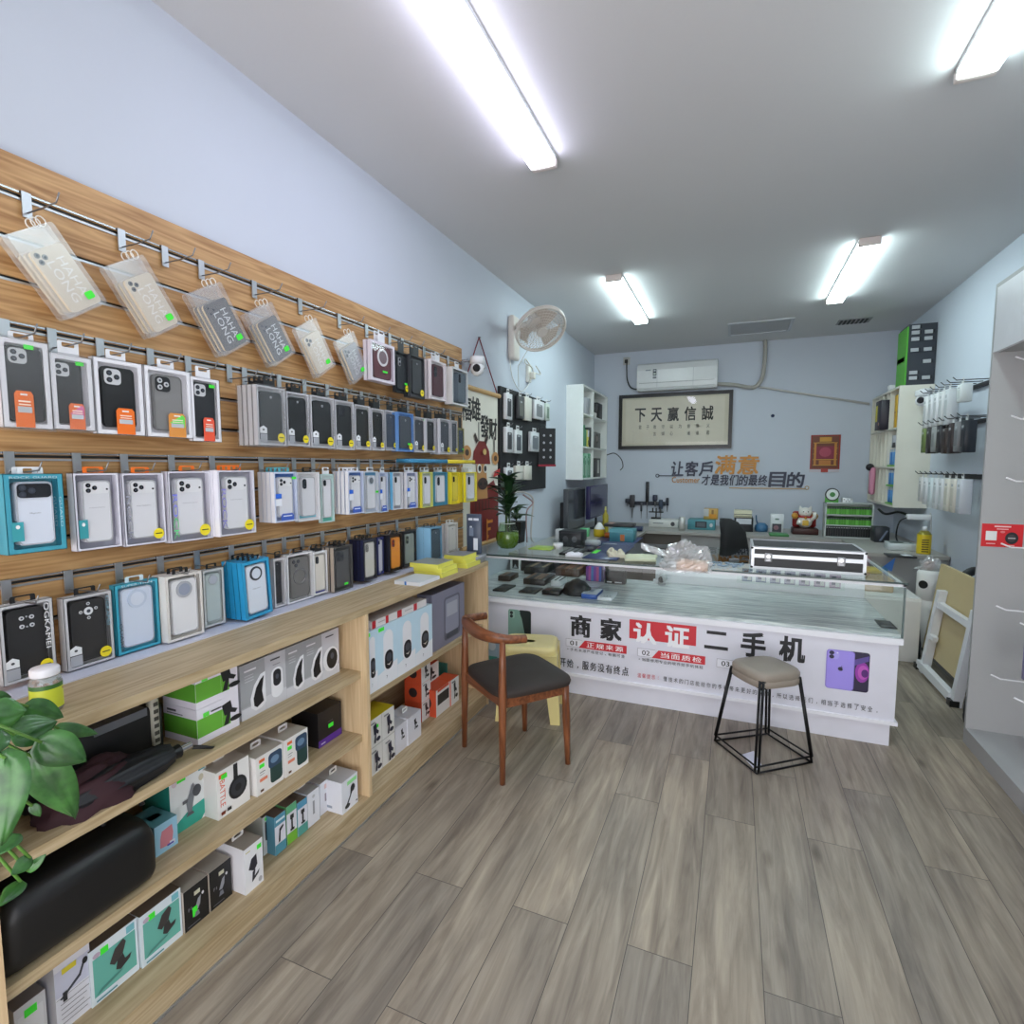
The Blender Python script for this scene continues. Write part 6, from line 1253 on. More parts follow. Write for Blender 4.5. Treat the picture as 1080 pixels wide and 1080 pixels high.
# wall fan
fc_ = P(570, 346.5, 'x', -1.47); pl = P(539, 356, 'x', XW); IV = M((222, 214, 206), .4)
fn = thing('wall_fan', 'cream wall fan tilted down above the black board', 'fan', (XW, 4.34, 2.62))
MB().cbox(0, .06, -.075, .075, -.2, .17, IV, .025, 3).build('wall_bracket', fn)
c0 = fc_ - fn.location; N = Vector((.48, -.43, -.77)).normalized(); N.normalize(); U = N.orthogonal().normalized(); Vv = N.cross(U)
MB().tube([(.05, 0, .08), (.14, .0, .08), c0 - N * .12], .032, IV, 12).build('arm', fn)
def fr_(u, v, n): return c0 + U * u + Vv * v + N * n
m = MB(); m.cyl(c0 - N * .2, c0 - N * .05, .05, .075, IV, 20); m.build('motor', fn)
m = MB(); R_ = .205
for r, d in ((R_, 0), (R_ * .99, .02)): m.tube([fr_(r * math.cos(t), r * math.sin(t), d) for t in [2 * PI * i / 40 for i in range(40)]], .009, IV, 6, closed=True)
for k in range(1, 9): m.tube([fr_(R_ * k / 9 * math.cos(t), R_ * k / 9 * math.sin(t), .045 - .03 * (k / 9) ** 2) for t in [2 * PI * i / 36 for i in range(36)]], .0022, IV, 4, closed=True)
for i in range(40):
    t = 2 * PI * i / 40; m.tube([fr_(R_ * s * math.cos(t + (1 - s) * .35), R_ * s * math.sin(t + (1 - s) * .35), .045 - .03 * s * s) for s in (.2, .5, .8, 1)], .0018, IV, 4)
    m.tube([fr_(R_ * s * math.cos(t), R_ * s * math.sin(t), -.07 + .07 * s ** 3) for s in (.3, .7, 1)], .0018, IV, 4)
m.cyl(fr_(0, 0, .036), fr_(0, 0, .052), .045, .042, IV, 20); m.build('guard', fn)
m = MB(); BL_ = M((206, 192, 180), .35)
for j in range(3):
    vs = []
    for i in range(8):
        s = i / 7; a0 = j * 2 * PI / 3 - .25 + .25 * s; a1 = a0 + .75 + .55 * s; r = .03 + .15 * s
        vs += [fr_(r * math.cos(a0), r * math.sin(a0), .012), fr_(r * math.cos((a0 + a1) / 2), r * math.sin((a0 + a1) / 2), -.006), fr_(r * math.cos(a1), r * math.sin(a1), -.024)]
    m.add(vs, [(i * 3 + k, i * 3 + k + 1, i * 3 + k + 4, i * 3 + k + 3) for i in range(7) for k in (0, 1)], BL_, True)
m.cyl(fr_(0, 0, -.03), fr_(0, 0, .02), .03, .03, BL_, 16); m.build('blades', fn)
MB().tube([fr_(-.05, .1, -.1), fn.location * 0 + Vector((.06, .02, -.25)), Vector((.05, .06, -.42))], .0025, M((214, 206, 196), .6)).build('pull_cord', fn)
# plug cluster below the fan
p = P(556, 393, 'x', XW); t = thing('socket_adapter', 'white socket with plugs and looped cables under the fan', 'socket', p)
MB().cbox(0, .03, -.04, .04, -.09, .07, M((230, 228, 220), .4), .006).build('plate', t); MB().cbox(.03, .075, -.02, .03, -.06, .0, M((226, 222, 212), .4), .006).build('plug', t)
m = MB(); m.tube(smooth([(.06, 0, .0), (.08, -.1, .03), (.05, -.17, .05), (.03, -.12, .1), (.05, -.04, .05)]), .006, M((206, 200, 190), .5)); m.tube(smooth([(.06, .03, .0), (.08, .14, .0), (.05, .2, .04), (.04, .12, .08)]), .006, M((206, 200, 190), .5)); m.tube(smooth([(.03, 0, -.09), (.02, -.2, -.2), (.015, -.4, -.1), (.015, -.46, .1)]), .004, M((214, 212, 208), .5)); m.build('cables', t)
# dome camera on the end of the slatted board
def dome_cam(label, p, rz, sgn=1):
    t = thing('dome_camera', label, 'security camera', p, rz)
    MB().cyl((0, .0, .06), (0, .05, .06), .02, .02, WHT).cyl((0, .05, .02), (0, .062, .1), .045, .045, WHT, 18).build('bracket', t)
    MB().lathe([(.001, .03), (.04, .03), (.05, .04), (.05, .075), (.044, .085), (.001, .087)], (0, -.045, 0), WHT, 22).build('cap', t)
    MB().ball((0, -.045, .0), .047, WHT, (1, 1, 1.05), 18).build('head', t)
    m = MB(); vs = []; n = 14
    for i in range(n): a = 2 * PI * i / n; vs.append((.026 * math.cos(a), -.045 - .0475 + .006, .034 * math.sin(a)))
    m.cyl((0, -.085, .0), (0, -.0945, .0), .027, .024, M((20, 20, 22), .15), 16); m.build('eye', t)
    return t
dome_cam('white dome camera at the far end of the slatted board', (-1.70, 3.452, 2.185), .35)
dcl = [o for o in bpy.data.objects if o.name.startswith('dome_camera')][0]
MB(Matrix.Rotation(-.35, 4, 'Z') @ Matrix.Translation((1.70, -3.452, -2.185))).tube([(-1.715, 3.50, 2.245), (-1.76, 3.47, 2.25), (-1.80, 3.395, 2.25)], .008, STEEL, 8).build('mount_arm', dcl)
# ------------------------------------------------------------------ white shelf unit on the left wall
SHW = M((232, 234, 230), .4)
sx1, sy0, sy1, sz0, sz1 = XW + .20, 6.0, 7.25, 1.355, 2.445
ls = thing('wall_shelf', 'white open wall shelf in the far left corner', 'wall shelf', (XW, sy0, sz0)); T2 = Matrix.Translation((0, 0, 0)); D2 = sx1 - XW; LY = sy1 - sy0; HZ = sz1 - sz0
MB().box(0, D2, 0, .02, 0, HZ, SHW).build('side_panel', ls); MB().box(0, D2, LY - .02, LY, 0, HZ, SHW).build('side_panel', ls)
MB().box(0, D2, .02, LY - .02, HZ - .02, HZ, SHW).build('top', ls); MB().box(0, D2, .02, LY - .02, 0, .02, SHW).build('bottom', ls); MB().box(0, .008, .02, LY - .02, .02, HZ - .02, SHW).build('back_panel', ls)
MB().box(.008, D2 - .004, .5, .52, .02, HZ - .02, SHW).build('divider', ls)
for z in (.37, .75): MB().box(.008, D2 - .004, .02, LY - .02, z, z + .018, SHW).build('shelf', ls)
def onls(name, label, cat, y, w, z, h, d, col, fn=None, group=None):
    m = MB(); m.cbox(-w / 2, w / 2, 0, d, 0, h, M(col, .45), .002, 1)
    if fn: fn(front(m, w, h))
    return tag(m.build(name, None, (sx1 - .02, sy0 + y, sz0 + z), PI / 2), label, cat, group)
GB = (84, 150, 112)
pos = ('first', 'second', 'third', 'fourth', 'fifth', 'sixth')
for i in range(6): onls('green_carton', 'thin green parts box, %s from the near side on the lowest wall shelf level' % pos[i], 'parts box', .06 + i * .072, .06, .0205, .26 + .03 * (i % 2), .14, GB if i % 3 else (150, 196, 170), lambda q: (q.r(.35, .65, .1, .9, (206, 226, 214)), q.r(.4, .6, .6, .8, (50, 90, 70))), 'green parts boxes')
for i in range(3): onls('green_carton', 'thin green parts box, %s from the near side on the middle wall shelf level' % pos[i], 'parts box', .06 + i * .075, .062, .3885, .3 - .05 * i, .14, GB, lambda q: q.r(.3, .6, .1, .9, (60, 116, 88)), 'green parts boxes')
onls('yellow_pack', 'yellow and white pack on the middle level of the wall shelf', 'pack', .32, .08, .3885, .2, .12, (214, 206, 90), lambda q: (q.r(0, 1, .6, 1, (226, 226, 226)), q.r(.3, .7, .1, .4, (40, 40, 40))))
onls('black_bottle_box', 'slim black box beside the yellow pack on the wall shelf', 'box', .43, .06, .3885, .24, .12, (40, 40, 44))
onls('grey_folder', 'grey translucent folder leaning on the top level of the wall shelf', 'folder', .3, .2, .7685, .2, .1, (170, 172, 178))
onls('white_router', 'white flat box on the wall shelf divider edge', 'box', .62, .22, .7685, .06, .1, (236, 236, 232)); onls('black_screen_box', 'black box jutting from the far top of the wall shelf', 'box', .9, .26, .7685, .2, .16, (26, 26, 28))
onls('tool_clutter_box', 'grey bin of coiled tools on the far middle level of the wall shelf', 'bin', .8, .3, .3885, .2, .14, (110, 108, 106), lambda q: (q.e(.4, .6, .25, .3, (60, 56, 54)), q.e(.4, .6, .17, .2, (140, 130, 124))))
onls('tool_clutter_box', 'dark bin of tools on the far bottom level of the wall shelf', 'bin', .8, .34, .0205, .24, .14, (70, 66, 64), lambda q: (q.r(.5, .8, .2, .9, (200, 196, 186)), q.r(.1, .3, .3, .8, (40, 38, 36))))
pts = [P(*p, 'y', 6.9) for p in ((640, 480), (648, 478), (655, 484), (657, 492), (654, 496))]
tag(MB().tube(smooth(pts), .006, M((40, 38, 38), .5)).build('dangling_cable'), 'black cable arching off the white wall shelf', 'cable')
# ------------------------------------------------------------------ L workbench along left, back and right walls
DT = M((176, 172, 166), .4); DG = M((158, 156, 154), .55); DBR = M((92, 84, 78), .6)
wb = thing('workbench', 'grey U shaped repair bench along the left, back and right walls', 'workbench', (-.1, 6.6, 0)); TB = Matrix.Translation(-wb.location)
WZ = .75
MB(TB).box(XL + .005, -.95, YCK + .08, YB - .005, WZ - .03, WZ, DT).box(-.95, 1.05, 6.4, YB - .005, WZ - .03, WZ, DT).box(1.05, XR - .005, 5.5, YB - .005, WZ - .03, WZ, DT).build('desktop', wb)
MB(TB).box(-.55, 1.05, 6.42, 6.44, 0.02, WZ - .03, DG).build('back_front_panel', wb); MB(TB).box(-1.0, -.55, 6.42, 6.44, .02, WZ - .03, DBR).build('drawer_front', wb)
MB(TB).box(1.07, XR - .005, 5.52, 5.54, .02, WZ - .03, DG).box(1.07, 1.09, 5.54, 6.42, .02, WZ - .03, DG).build('right_front_panel', wb)
MB(TB).box(-1.0, -.98, YCK + .1, 6.42, .02, WZ - .03, DBR).build('left_front_panel', wb)
for x, y in ((-1.0, 4.32), (XL + .04, 4.32), (1.1, 5.56), (XR - .05, 5.56), (-1.0, 6.46), (1.08, 6.46)): MB(TB).box(x - .02, x + .02, y - .02, y + .02, 0, WZ - .03, DG).build('leg', wb)
ZW = WZ + .0004
def back(name, label, cat, x0, x1, yt, yb_, Y, d, col, fn=None, top=None, z=ZW, group=None, rough=.4, b=.003):
    a = P(x0, yb_, 'y', Y); e = P(x1, yb_, 'y', Y); h = P(x0, yt, 'y', Y).z - z; m = MB(); w = e.x - a.x
    m.cbox(-w / 2, w / 2, 0, d, 0, h, M(col, rough), min(b, w * .2, h * .2), 1)
    if fn: fn(front(m, w, h))
    if top: top(topf(m, w, h, d))
    return tag(m.build(name, None, ((a.x + e.x) / 2, Y, z)), label, cat, group)
back('power_supply', 'long low white power supply box under the tool strip', 'power supply', 684, 715, 548, 558, 6.85, .3, (222, 222, 218), lambda q: (q.e(.82, .5, .07, .3, (70, 70, 74)), q.r(.15, .5, .5, .6, (110, 114, 120))))
t = P(691, 548, 'y', 6.9); mstand = thing('pcb_holder', 'small black clamp stand on the white power supply', 'tool', (t.x, 6.98, P(684, 548, 'y', 6.85).z + .001))
m = MB(); m.cbox(-.06, .06, -.03, .03, 0, .02, BLK, .004); m.box(-.008, .008, -.008, .008, .02, .14, BLK); m.build('stand', mstand); m = MB(); m.box(-.09, .09, -.012, .012, .08, .095, BLK).box(-.05, -.035, -.012, .012, .095, .14, BLK).box(.04, .055, -.012, .012, .095, .15, BLK); m.build('clamp', mstand)
p = P(719, 561, 'y', 6.6); tag(MB().lathe([(.001, 0), (.035, 0), (.035, .16), (.001, .162)], (0, 0, 0), M((214, 212, 208), .3, .4), 18).build('metal_canister', None, (p.x, 6.62, ZW)), 'short shiny metal canister beside the white power supply', 'canister')
back('rework_station', 'teal bodied instrument with a dark square screen', 'instrument', 725, 754, 548, 560, 6.75, .3, (86, 150, 160), lambda q: (q.r(.28, .7, .2, .85, (44, 50, 56)), q.r(.34, .64, .32, .75, (90, 100, 106)), q.e(.86, .5, .06, .2, (200, 204, 206))))
zt = P(725, 548, 'y', 6.75).z + .001
back('orange_pack', 'clear box of orange packs on top of the teal instrument', 'box', 742, 757, 536.5, 548, 6.86, .14, (214, 170, 90), lambda q: (q.r(.0, .35, .3, 1, (206, 204, 200)), q.r(.4, .9, .1, .5, (226, 150, 40)), q.r(.55, .7, .5, .9, (150, 110, 60))), z=zt)
back('label_printer', 'black and white printer with paper rolls near the chair', 'printer', 774, 794, 546, 564, 6.75, .3, (40, 40, 44), lambda q: (q.r(.1, .9, .55, .95, (216, 218, 224)), q.r(.2, .8, .1, .4, (30, 30, 32))))
zt = P(774, 546, 'y', 6.75).z + .001
back('paper_stack', 'stack of yellowish papers on the printer', 'papers', 774, 793, 538.5, 546, 6.78, .22, (226, 220, 190), lambda q: (q.r(0, 1, .45, .52, (60, 60, 60)), q.r(.1, .9, .15, .2, (120, 110, 90))), z=zt)
t = P(803, 561, 'y', 6.8); bl = thing('blue_kettle', 'small blue spouted bottle between printer and white card', 'bottle', (t.x, 6.85, ZW)); MB().lathe([(.001, 0), (.065, 0), (.075, .03), (.07, .07), (.04, .1), (.001, .104)], (0, 0, 0), M((70, 120, 160), .35), 18).build('body', bl); MB().tube([(-.04, 0, .08), (-.055, 0, .13), (-.06, 0, .19)], .008, M((50, 90, 130), .4)).build('spout', bl)
back('picture_card_box', 'white standing box with a dark picture on the rear bench', 'box', 812, 826, 542, 563, 6.7, .06, (226, 228, 230), lambda q: (q.r(.15, .85, .08, .5, (70, 66, 76)), q.e(.45, .3, .2, .12, (150, 110, 120)), q.r(.35, .65, .7, .78, (110, 130, 120))))
slab('green_tool', 'flat green plastic tool lying before the white picture box', 'tool', 812, 832, 566, 563, ZW, .02, (70, 140, 80))
# waving cat figurine
t = P(848, 566, 'y', 6.7); lc = thing('cat_figurine', 'white beckoning cat figurine on a dark red gold throne', 'figurine', (t.x + .01, 6.78, ZW))
m = MB(); m.cbox(-.13, .13, -.09, .1, 0, .07, M((62, 28, 24), .4), .01); m.build('base', lc)
m = MB(); m.cbox(-.12, .12, .05, .09, .07, .25, M((150, 36, 34), .4), .02); m.ball((-.1, .03, .2), .035, M((206, 150, 60), .3)); m.ball((.1, .03, .2), .035, M((206, 150, 60), .3)); m.build('throne', lc)
CT = M((236, 232, 224), .35); m = MB(); m.ball((0, 0, .14), .075, CT, (1, .8, 1)); m.ball((0, -.01, .245), .062, CT, (1.1, .9, .9)); m.cyl((-.045, 0, .28), (-.055, 0, .315), .022, .004, CT).cyl((.045, 0, .28), (.055, 0, .315), .022, .004, CT); m.tube([(.06, -.02, .16), (.09, -.04, .2), (.085, -.05, .25)], .02, CT, 8); m.tube([(-.06, -.02, .15), (-.07, -.05, .11)], .02, CT, 8); m.build('cat', lc)
m = MB(); m.tube([(.062 * math.cos(a), -.004 + .05 * math.sin(a), .195) for a in [2 * PI * i / 16 for i in range(16)]], .009, M((196, 40, 40), .4), closed=True); m.ball((0, -.06, .185), .014, M((214, 170, 60), .25, .8)); m.cbox(-.03, .03, -.075, -.05, .1, .16, M((214, 170, 60), .3), .004); m.build('collar', lc)
m = MB(); m.ball((-.024, -.06, .255), .006, BLK); m.ball((.024, -.06, .255), .006, BLK); m.ball((0, -.066, .24), .005, M((206, 90, 90), .4)); m.build('face', lc)
# green battery rack with round badge
x0 = P(869, 570, 'y', 6.55).x; x1 = P(920, 570, 'y', 6.55).x
rk = thing('battery_rack', 'white rack filled with green battery boxes and a round badge', 'rack', ((x0 + x1) / 2, 6.55, ZW)); hw = (x1 - x0) / 2; hz = P(869, 530, 'y', 6.55).z - ZW
RW = M((206, 212, 208), .4); m = MB(); m.box(-hw, -hw + .012, 0, .16, 0, hz, RW).box(hw - .012, hw, 0, .16, 0, hz, RW).box(-hw, hw, .15, .16, 0, hz, RW)
for z in (0, hz * .34, hz * .64, hz - .01): m.box(-hw, hw, 0, .16, z, z + .01, RW)
m.build('frame', rk)
for lv_, (z, h) in enumerate(((.012, hz * .28), (hz * .34 + .012, hz * .2), (hz * .64 + .012, hz * .2))):
    m = MB(); n = 18
    for i in range(n):
        xa = -hw + .016 + i * (2 * hw - .032) / n; xb = xa + (2 * hw - .032) / n - .002
        if lv_ == 0: m.box(xa, xb, .02, .14, z, z + h, M((30, 32, 34), .4)).box(xa + .003, xb - .003, .0195, .02, z + h * .86, z + h * .94, M((210, 214, 210), .4))
        else: m.box(xa, xb, .01, .14, z, z + h, M((84, 160, 50) if i % 4 else (110, 190, 76), .4)).box(xa, xb, .0095, .01, z + h * .75, z + h, M((50, 60, 56), .4))
    m.build('battery_row', rk)
m = MB(); gx = -hw + .065; m.box(gx - .065, gx + .06, .06, .075, hz, hz + .07, M((84, 170, 60), .4)); m.cyl((gx, .05, hz + .085), (gx, .075, hz + .085), .068, .068, M((40, 44, 42), .4), 24); m.cyl((gx, .046, hz + .085), (gx, .05, hz + .085), .057, .057, M((226, 232, 228), .4), 24); m.cyl((gx, .043, hz + .085), (gx, .046, hz + .085), .026, .026, M((60, 130, 60), .4), 16); m.build('round_badge', rk)
m = MB(); m.cbox(.0 - .06, .03, .02, .12, hz, hz + .05, M((226, 226, 226), .4), .003, 1)
q = Paint(m, (-.06, .02, hz), (.09, 0, 0), (0, 0, .05)); 
for i in range(5): q.e(.15 + i * .17, .5 + .2 * (-1) ** i, .05, .1, (70, 60, 60))
tag(m.build('spotted_box', None, ((x0 + x1) / 2, 6.55, ZW + .0004)), 'tiny white spotted box on top of the battery rack', 'box')
back('grey_tester', 'black and grey tester wedged right of the battery rack', 'tester', 922, 938, 556, 571, 6.3, .16, (44, 46, 52), lambda q: q.pl([(.3, .1), (.45, .1), (.9, .8), (.75, .8)], (120, 130, 150)))
back('parts_tray', 'white shallow tray of parts on the right bench wing', 'tray', 938, 967, 573, 583, 5.72, .2, (206, 212, 214), top=lambda q: (q.r(.06, .94, .1, .9, (110, 120, 116)), q.e(.4, .5, .2, .25, (60, 70, 64)), q.e(.7, .4, .12, .2, (200, 204, 206))))
a = P(972, 588, 'y', 5.62); sp_ = thing('spray_can', 'tall yellow spray can at the edge of the right bench', 'spray can', (a.x + .01, 5.62, ZW)); m = MB(); m.lathe([(.001, 0), (.05, 0), (.052, .01), (.052, .17)], (0, 0, 0), M((226, 196, 40), .35), 20); m.build('can', sp_); m = MB(); m.lathe([(.052, .17), (.03, .2), (.001, .2)], (0, 0, 0), M((150, 140, 60), .3, .4), 20); m.build('shoulder', sp_); m = MB(); m.lathe([(.001, .2), (.018, .2), (.018, .235), (.001, .237)], (0, 0, 0), WHT, 14); m.build('nozzle', sp_)
m = MB(); 
for k in range(6): m.box(-.03, .02, -.0532, -.0526, .02 + k * .02, .028 + k * .02, M((60, 50, 30), .5))
m.build('print', sp_)
slab('white_phone', 'white phone and black cables lying at the right bench front', 'phone', 938, 966, 588.5, 585, ZW, .014, (40, 42, 46), lambda q: q.r(.55, .9, .2, .8, (226, 228, 232)))
# left wing clutter
def leftw(name, label, cat, px, py, sx, sy, h, col, z=ZW, b=.004, rz=0.0, top=None, fn=None, rough=.4, group=None):
    p = P(px, py, 'z', z); m = MB(); m.cbox(-sx / 2, sx / 2, 0, sy, 0, h, M(col, rough), min(b, h * .3), 1)
    if top: top(topf(m, sx, h, sy))
    if fn: fn(front(m, sx, h))
    return tag(m.build(name, None, (max(p.x, XL + sx / 2 + .02), p.y, z), rz), label, cat, group)
leftw('blue_mat', 'dark blue work mat on the left bench wing', 'mat', 640, 577, .42, .8, .004, (40, 58, 110))
t = P(632, 566, 'z', ZW); b1 = thing('glue_bottle', 'yellow squeeze bottle with a white cap on the left bench', 'bottle', (t.x, t.y, ZW + .005)); MB().lathe([(.001, 0), (.055, 0), (.062, .02), (.06, .08)], (0, 0, 0), M((232, 196, 40), .35), 18).build('body', b1); MB().lathe([(.06, .08), (.03, .13), (.012, .15), (.001, .152)], (0, 0, 0), M((232, 234, 230), .4), 18).build('cap', b1)
t = P(634, 563, 'z', ZW); b1 = thing('tall_glue_tube', 'tall olive yellow tube standing behind the squeeze bottle', 'tube', (t.x + .02, t.y + .12, ZW)); MB().lathe([(.001, 0), (.032, 0), (.034, .02), (.034, .2), (.012, .24), (.01, .26)], (0, 0, 0), M((170, 156, 50), .4), 16).build('body', b1); MB().lathe([(.012, .26), (.009, .3), (.001, .302)], (0, 0, 0), M((206, 200, 120), .4), 12).build('tip', b1)
leftw('teal_carton', 'teal carton with an orange square on the left bench', 'box', 655, 572, .24, .2, .13, (86, 150, 160), fn=lambda q: (q.r(.46, .64, .1, .6, (206, 120, 60)), q.r(0, 1, .75, 1, (110, 176, 186))))
leftw('phone_parts', 'row of dark phone parts laid on the teal carton', 'phone parts', 652, 556, .3, .2, .03, (60, 56, 56), z=ZW + .131, top=lambda q: (q.r(.1, .3, .1, .8, (190, 150, 140)), q.r(.4, .7, .2, .9, (40, 40, 44))))
leftw('black_station', 'black hot air station under the tall dark panel', 'instrument', 601, 577, .22, .2, .15, (34, 35, 38), fn=lambda q: (q.e(.3, .5, .12, .2, (80, 82, 86)), q.e(.7, .5, .12, .2, (110, 112, 116)), q.r(.1, .9, .85, .95, (60, 62, 66))))
leftw('green_tape', 'pale green tape roll box on the left bench', 'tape', 616, 566, .09, .08, .09, (120, 206, 150))
leftw('white_parts', 'heap of white cable ends on the left bench', 'cable ends', 623, 576, .16, .1, .05, (206, 206, 208), b=.02)
leftw('dark_parts', 'dark heap of phone frames near the blue mat', 'phone frames', 616, 582, .2, .12, .04, (44, 40, 42), b=.015)
leftw('charger_block', 'white charger block against the left wall under the black board', 'charger', 590, 572, .09, .08, .13, (226, 226, 226))
for lb, nm, ct_, px, py, sx, sy, h, c in (('tiny red handled driver on the blue mat', 'screwdriver', 'hand tool', 628, 579, .16, .02, .02, (170, 50, 46)), ('silver tweezers lying across the blue mat', 'tweezers', 'hand tool', 643, 574, .14, .014, .008, (190, 192, 196)),
        ('small green circuit board near the bottle on the bench', 'circuit_board', 'circuit board', 622, 571, .1, .08, .01, (60, 120, 80)), ('orange tape roll box beside the squeeze bottle', 'tape_box', 'box', 641, 567, .07, .06, .05, (220, 120, 50)), ('black phone lying screen up behind the blue mat', 'dark_phone', 'phone', 612, 574, .09, .15, .012, (26, 26, 30)),
        ('yellow note block between bottle and teal carton', 'note_block', 'notes', 646, 580, .08, .07, .03, (236, 214, 70)), ('dark blue zip case at the rear of the left bench', 'zip_case', 'case', 668, 560, .2, .1, .05, (46, 56, 90)), ('white capped flux jar near the dark heap', 'flux_jar', 'jar', 606, 571, .05, .05, .06, (220, 220, 216))):
    leftw(nm, lb, ct_, px, py, sx, sy, h, c, z=ZW + .006)
p = P(593, 566, 'x', -1.74); rd = tag(MB().cbox(-.02, .02, -.03, .03, 0, P(593, 530, 'x', -1.74).z - ZW, M((28, 28, 30), .5), .008).build('black_lamp_post', None, (-1.74, p.y, ZW)), 'tall black upright bar at the left wall bench', 'bar')
pts = [P(*q_, 'x', -1.7) for q_ in ((540, 520), (552, 519), (562, 526), (561, 545), (560, 566), (563, 572))]; tag(MB().tube(smooth(pts), .008, M((196, 190, 186), .5)).build('white_cable'), 'pale cables running down the wall beside the vase', 'cable')
pts = [P(*q_, 'x', -1.66) for q_ in ((552, 522), (562, 530), (556, 538), (555, 552), (556, 572))]; tag(MB().tube(smooth(pts), .007, M((160, 130, 130), .5)).build('white_cable'), 'pinkish cable hanging on the wall near the bench lamp', 'cable')
def screen(label, px0, px1, yt, yb_, X, col, th=.05, name='monitor', stand=True):
    a = P(px0, yt, 'x', X); b_ = P(px1, yt, 'x', X); c = P(px0, yb_, 'x', X); w = b_.y - a.y; h = a.z - c.z; t = thing(name, label, 'monitor', (X, (a.y + b_.y) / 2, ZW), PI / 2)
    z = c.z - ZW; MB().cbox(-w / 2, w / 2, 0, th, max(z, .02), z + h, M(col, .35), .006).build('panel', t); m = MB(); front(m, w * .94, h * .9, 0, None, z + h * .06).r(0, 1, 0, 1, col, .15); m.build('screen', t); MB().cbox(-.1, .1, -.04, .1, 0, .014, BLK, .004).box(-.02, .02, .03, .05, .014, z + .1, BLK).build('stand', t)
screen('tall dark grey panel standing under the white wall shelf', 599, 617.5, 516, 562, -1.62, (74, 76, 80))
screen('dark indigo monitor in the far left corner', 622.5, 641, 513, 548, -1.52, (34, 30, 74))
# ------------------------------------------------------------------ office chair behind the counter
oc = thing('office_chair', 'black padded office chair seen over the counter', 'office chair', (-.16, 5.02, 0), .8); BF = M((18, 18, 20), .8)
m = MB(); lv = [(.50, .2, .0), (.62, .225, -.03), (.8, .2, -.05), (.95, .17, -.03), (1.03, .12, .02), (1.06, .05, .06)]; vs = []; n = 16
for z, w, dy in lv:
    w *= .72
    for k in range(n):
        a = 2 * PI * k / n; e = .6; vs.append((w * math.copysign(abs(math.cos(a)) ** e, math.cos(a)), dy + .045 * math.copysign(abs(math.sin(a)) ** e, math.sin(a)) - .2, z))
m.add(vs, [(i * n + k, i * n + (k + 1) % n, (i + 1) * n + (k + 1) % n, (i + 1) * n + k) for i in range(len(lv) - 1) for k in range(n)], BF, True); m.add([vs[k] for k in range(n)], [tuple(range(n - 1, -1, -1))], BF); m.add([vs[(len(lv) - 1) * n + k] for k in range(n)], [tuple(range(n))], BF); m.build('backrest', oc)
MB().cbox(-.25, .25, -.22, .26, .43, .52, BF, .035, 3).build('seat', oc)
for s in (-1, 1): MB().tube(smooth([(s * .24, .12, .46), (s * .3, .12, .58), (s * .3, .1, .7), (s * .3, -.05, .72), (s * .29, -.16, .7)]), .022, BF, 8).build('armrest', oc)
MB().cyl((0, 0, .08), (0, 0, .43), .03, .03, BLK).build('column', oc); m = MB()
for i in range(5): a = i * 2 * PI / 5; m.tube([(0, 0, .1), (.28 * math.cos(a), .28 * math.sin(a), .05)], .02, BLK, 8); m.ball((.28 * math.cos(a), .28 * math.sin(a), .03), .03, BLK, n=10)
m.build('base', oc)
# ------------------------------------------------------------------ white shelf unit on the right wall
rx0, ry0, ry1, rz0, rz1 = 1.425, 6.18, 7.27, 1.11, 2.275
CRM = M((226, 222, 208), .45)
rs = thing('wall_shelf', 'cream open wall shelf full of parts in the far right corner', 'wall shelf', (XR, ry0, rz0)); DX = rx0 - XR; LY = ry1 - ry0; HZ = rz1 - rz0
MB().box(DX, 0, 0, .02, 0, HZ, CRM).build('side_panel', rs); MB().box(DX, 0, LY - .02, LY, 0, HZ, CRM).build('side_panel', rs); MB().box(DX, 0, .02, LY - .02, HZ - .02, HZ, CRM).build('top', rs); MB().box(DX, 0, .02, LY - .02, 0, .02, CRM).build('bottom', rs); MB().box(-.01, 0, .02, LY - .02, .02, HZ - .02, CRM).build('back_panel', rs)
for y in (.33, .46, .62, .78, .93): MB().box(DX + .004, -.01, y, y + .014, .02, HZ - .02, CRM).build('divider', rs)
for z in (.38, .76): MB().box(DX + .002, -.01, .02, LY - .02, z, z + .016, CRM).build('shelf', rs)
def onrs(name, label, cat, y, w, z, h, d, col, fn=None, group=None, out=.02):
    m = MB(); m.cbox(-w / 2, w / 2, 0, d, 0, h, M(col, .45), .002, 1)
    if fn: fn(front(m, w, h))
    return tag(m.build(name, None, (rx0 + out, ry0 + y, rz0 + z), -PI / 2), label, cat, group)
BLU = (60, 130, 210)
for z, nm in ((.0205, 'lowest'), (.2, 'second')):
    pass
lvl = [(.0205, .15, 'bottom'), (.2, .14, 'lower middle'), (.397, .15, 'upper middle')]
for z, h, nm in lvl:
    for i, y in enumerate((.08, .17, .26)):
        onrs('blue_parts_box', 'blue parts box on the %s level, %s from the shelf near side' % (nm, ('first', 'second', 'third')[i]), 'parts box', y, .078, z + .02, h, .16, BLU if i != 1 else (90, 160, 224), lambda q: (q.r(.2, .5, .1, .9, (110, 176, 232)), q.r(0, 1, .82, 1, (206, 214, 214))), 'blue parts boxes')
    tag(MB().box(-.14, .14, 0, .2, 0, .016, M((110, 186, 70), .45)).build('green_shelf_tray', None, (rx0 + .004, ry0 + .17, rz0 + z), -PI / 2), 'lime green tray under the blue boxes, %s level' % nm, 'tray', 'green trays')
onrs('white_tissue_box', 'white and black pack above the topmost blue boxes', 'pack', .17, .16, .585, .12, .12, (206, 206, 214), lambda q: (q.pl([(.1, 0), (.9, 0), (.8, .4), (.2, .4)], (36, 36, 40))))
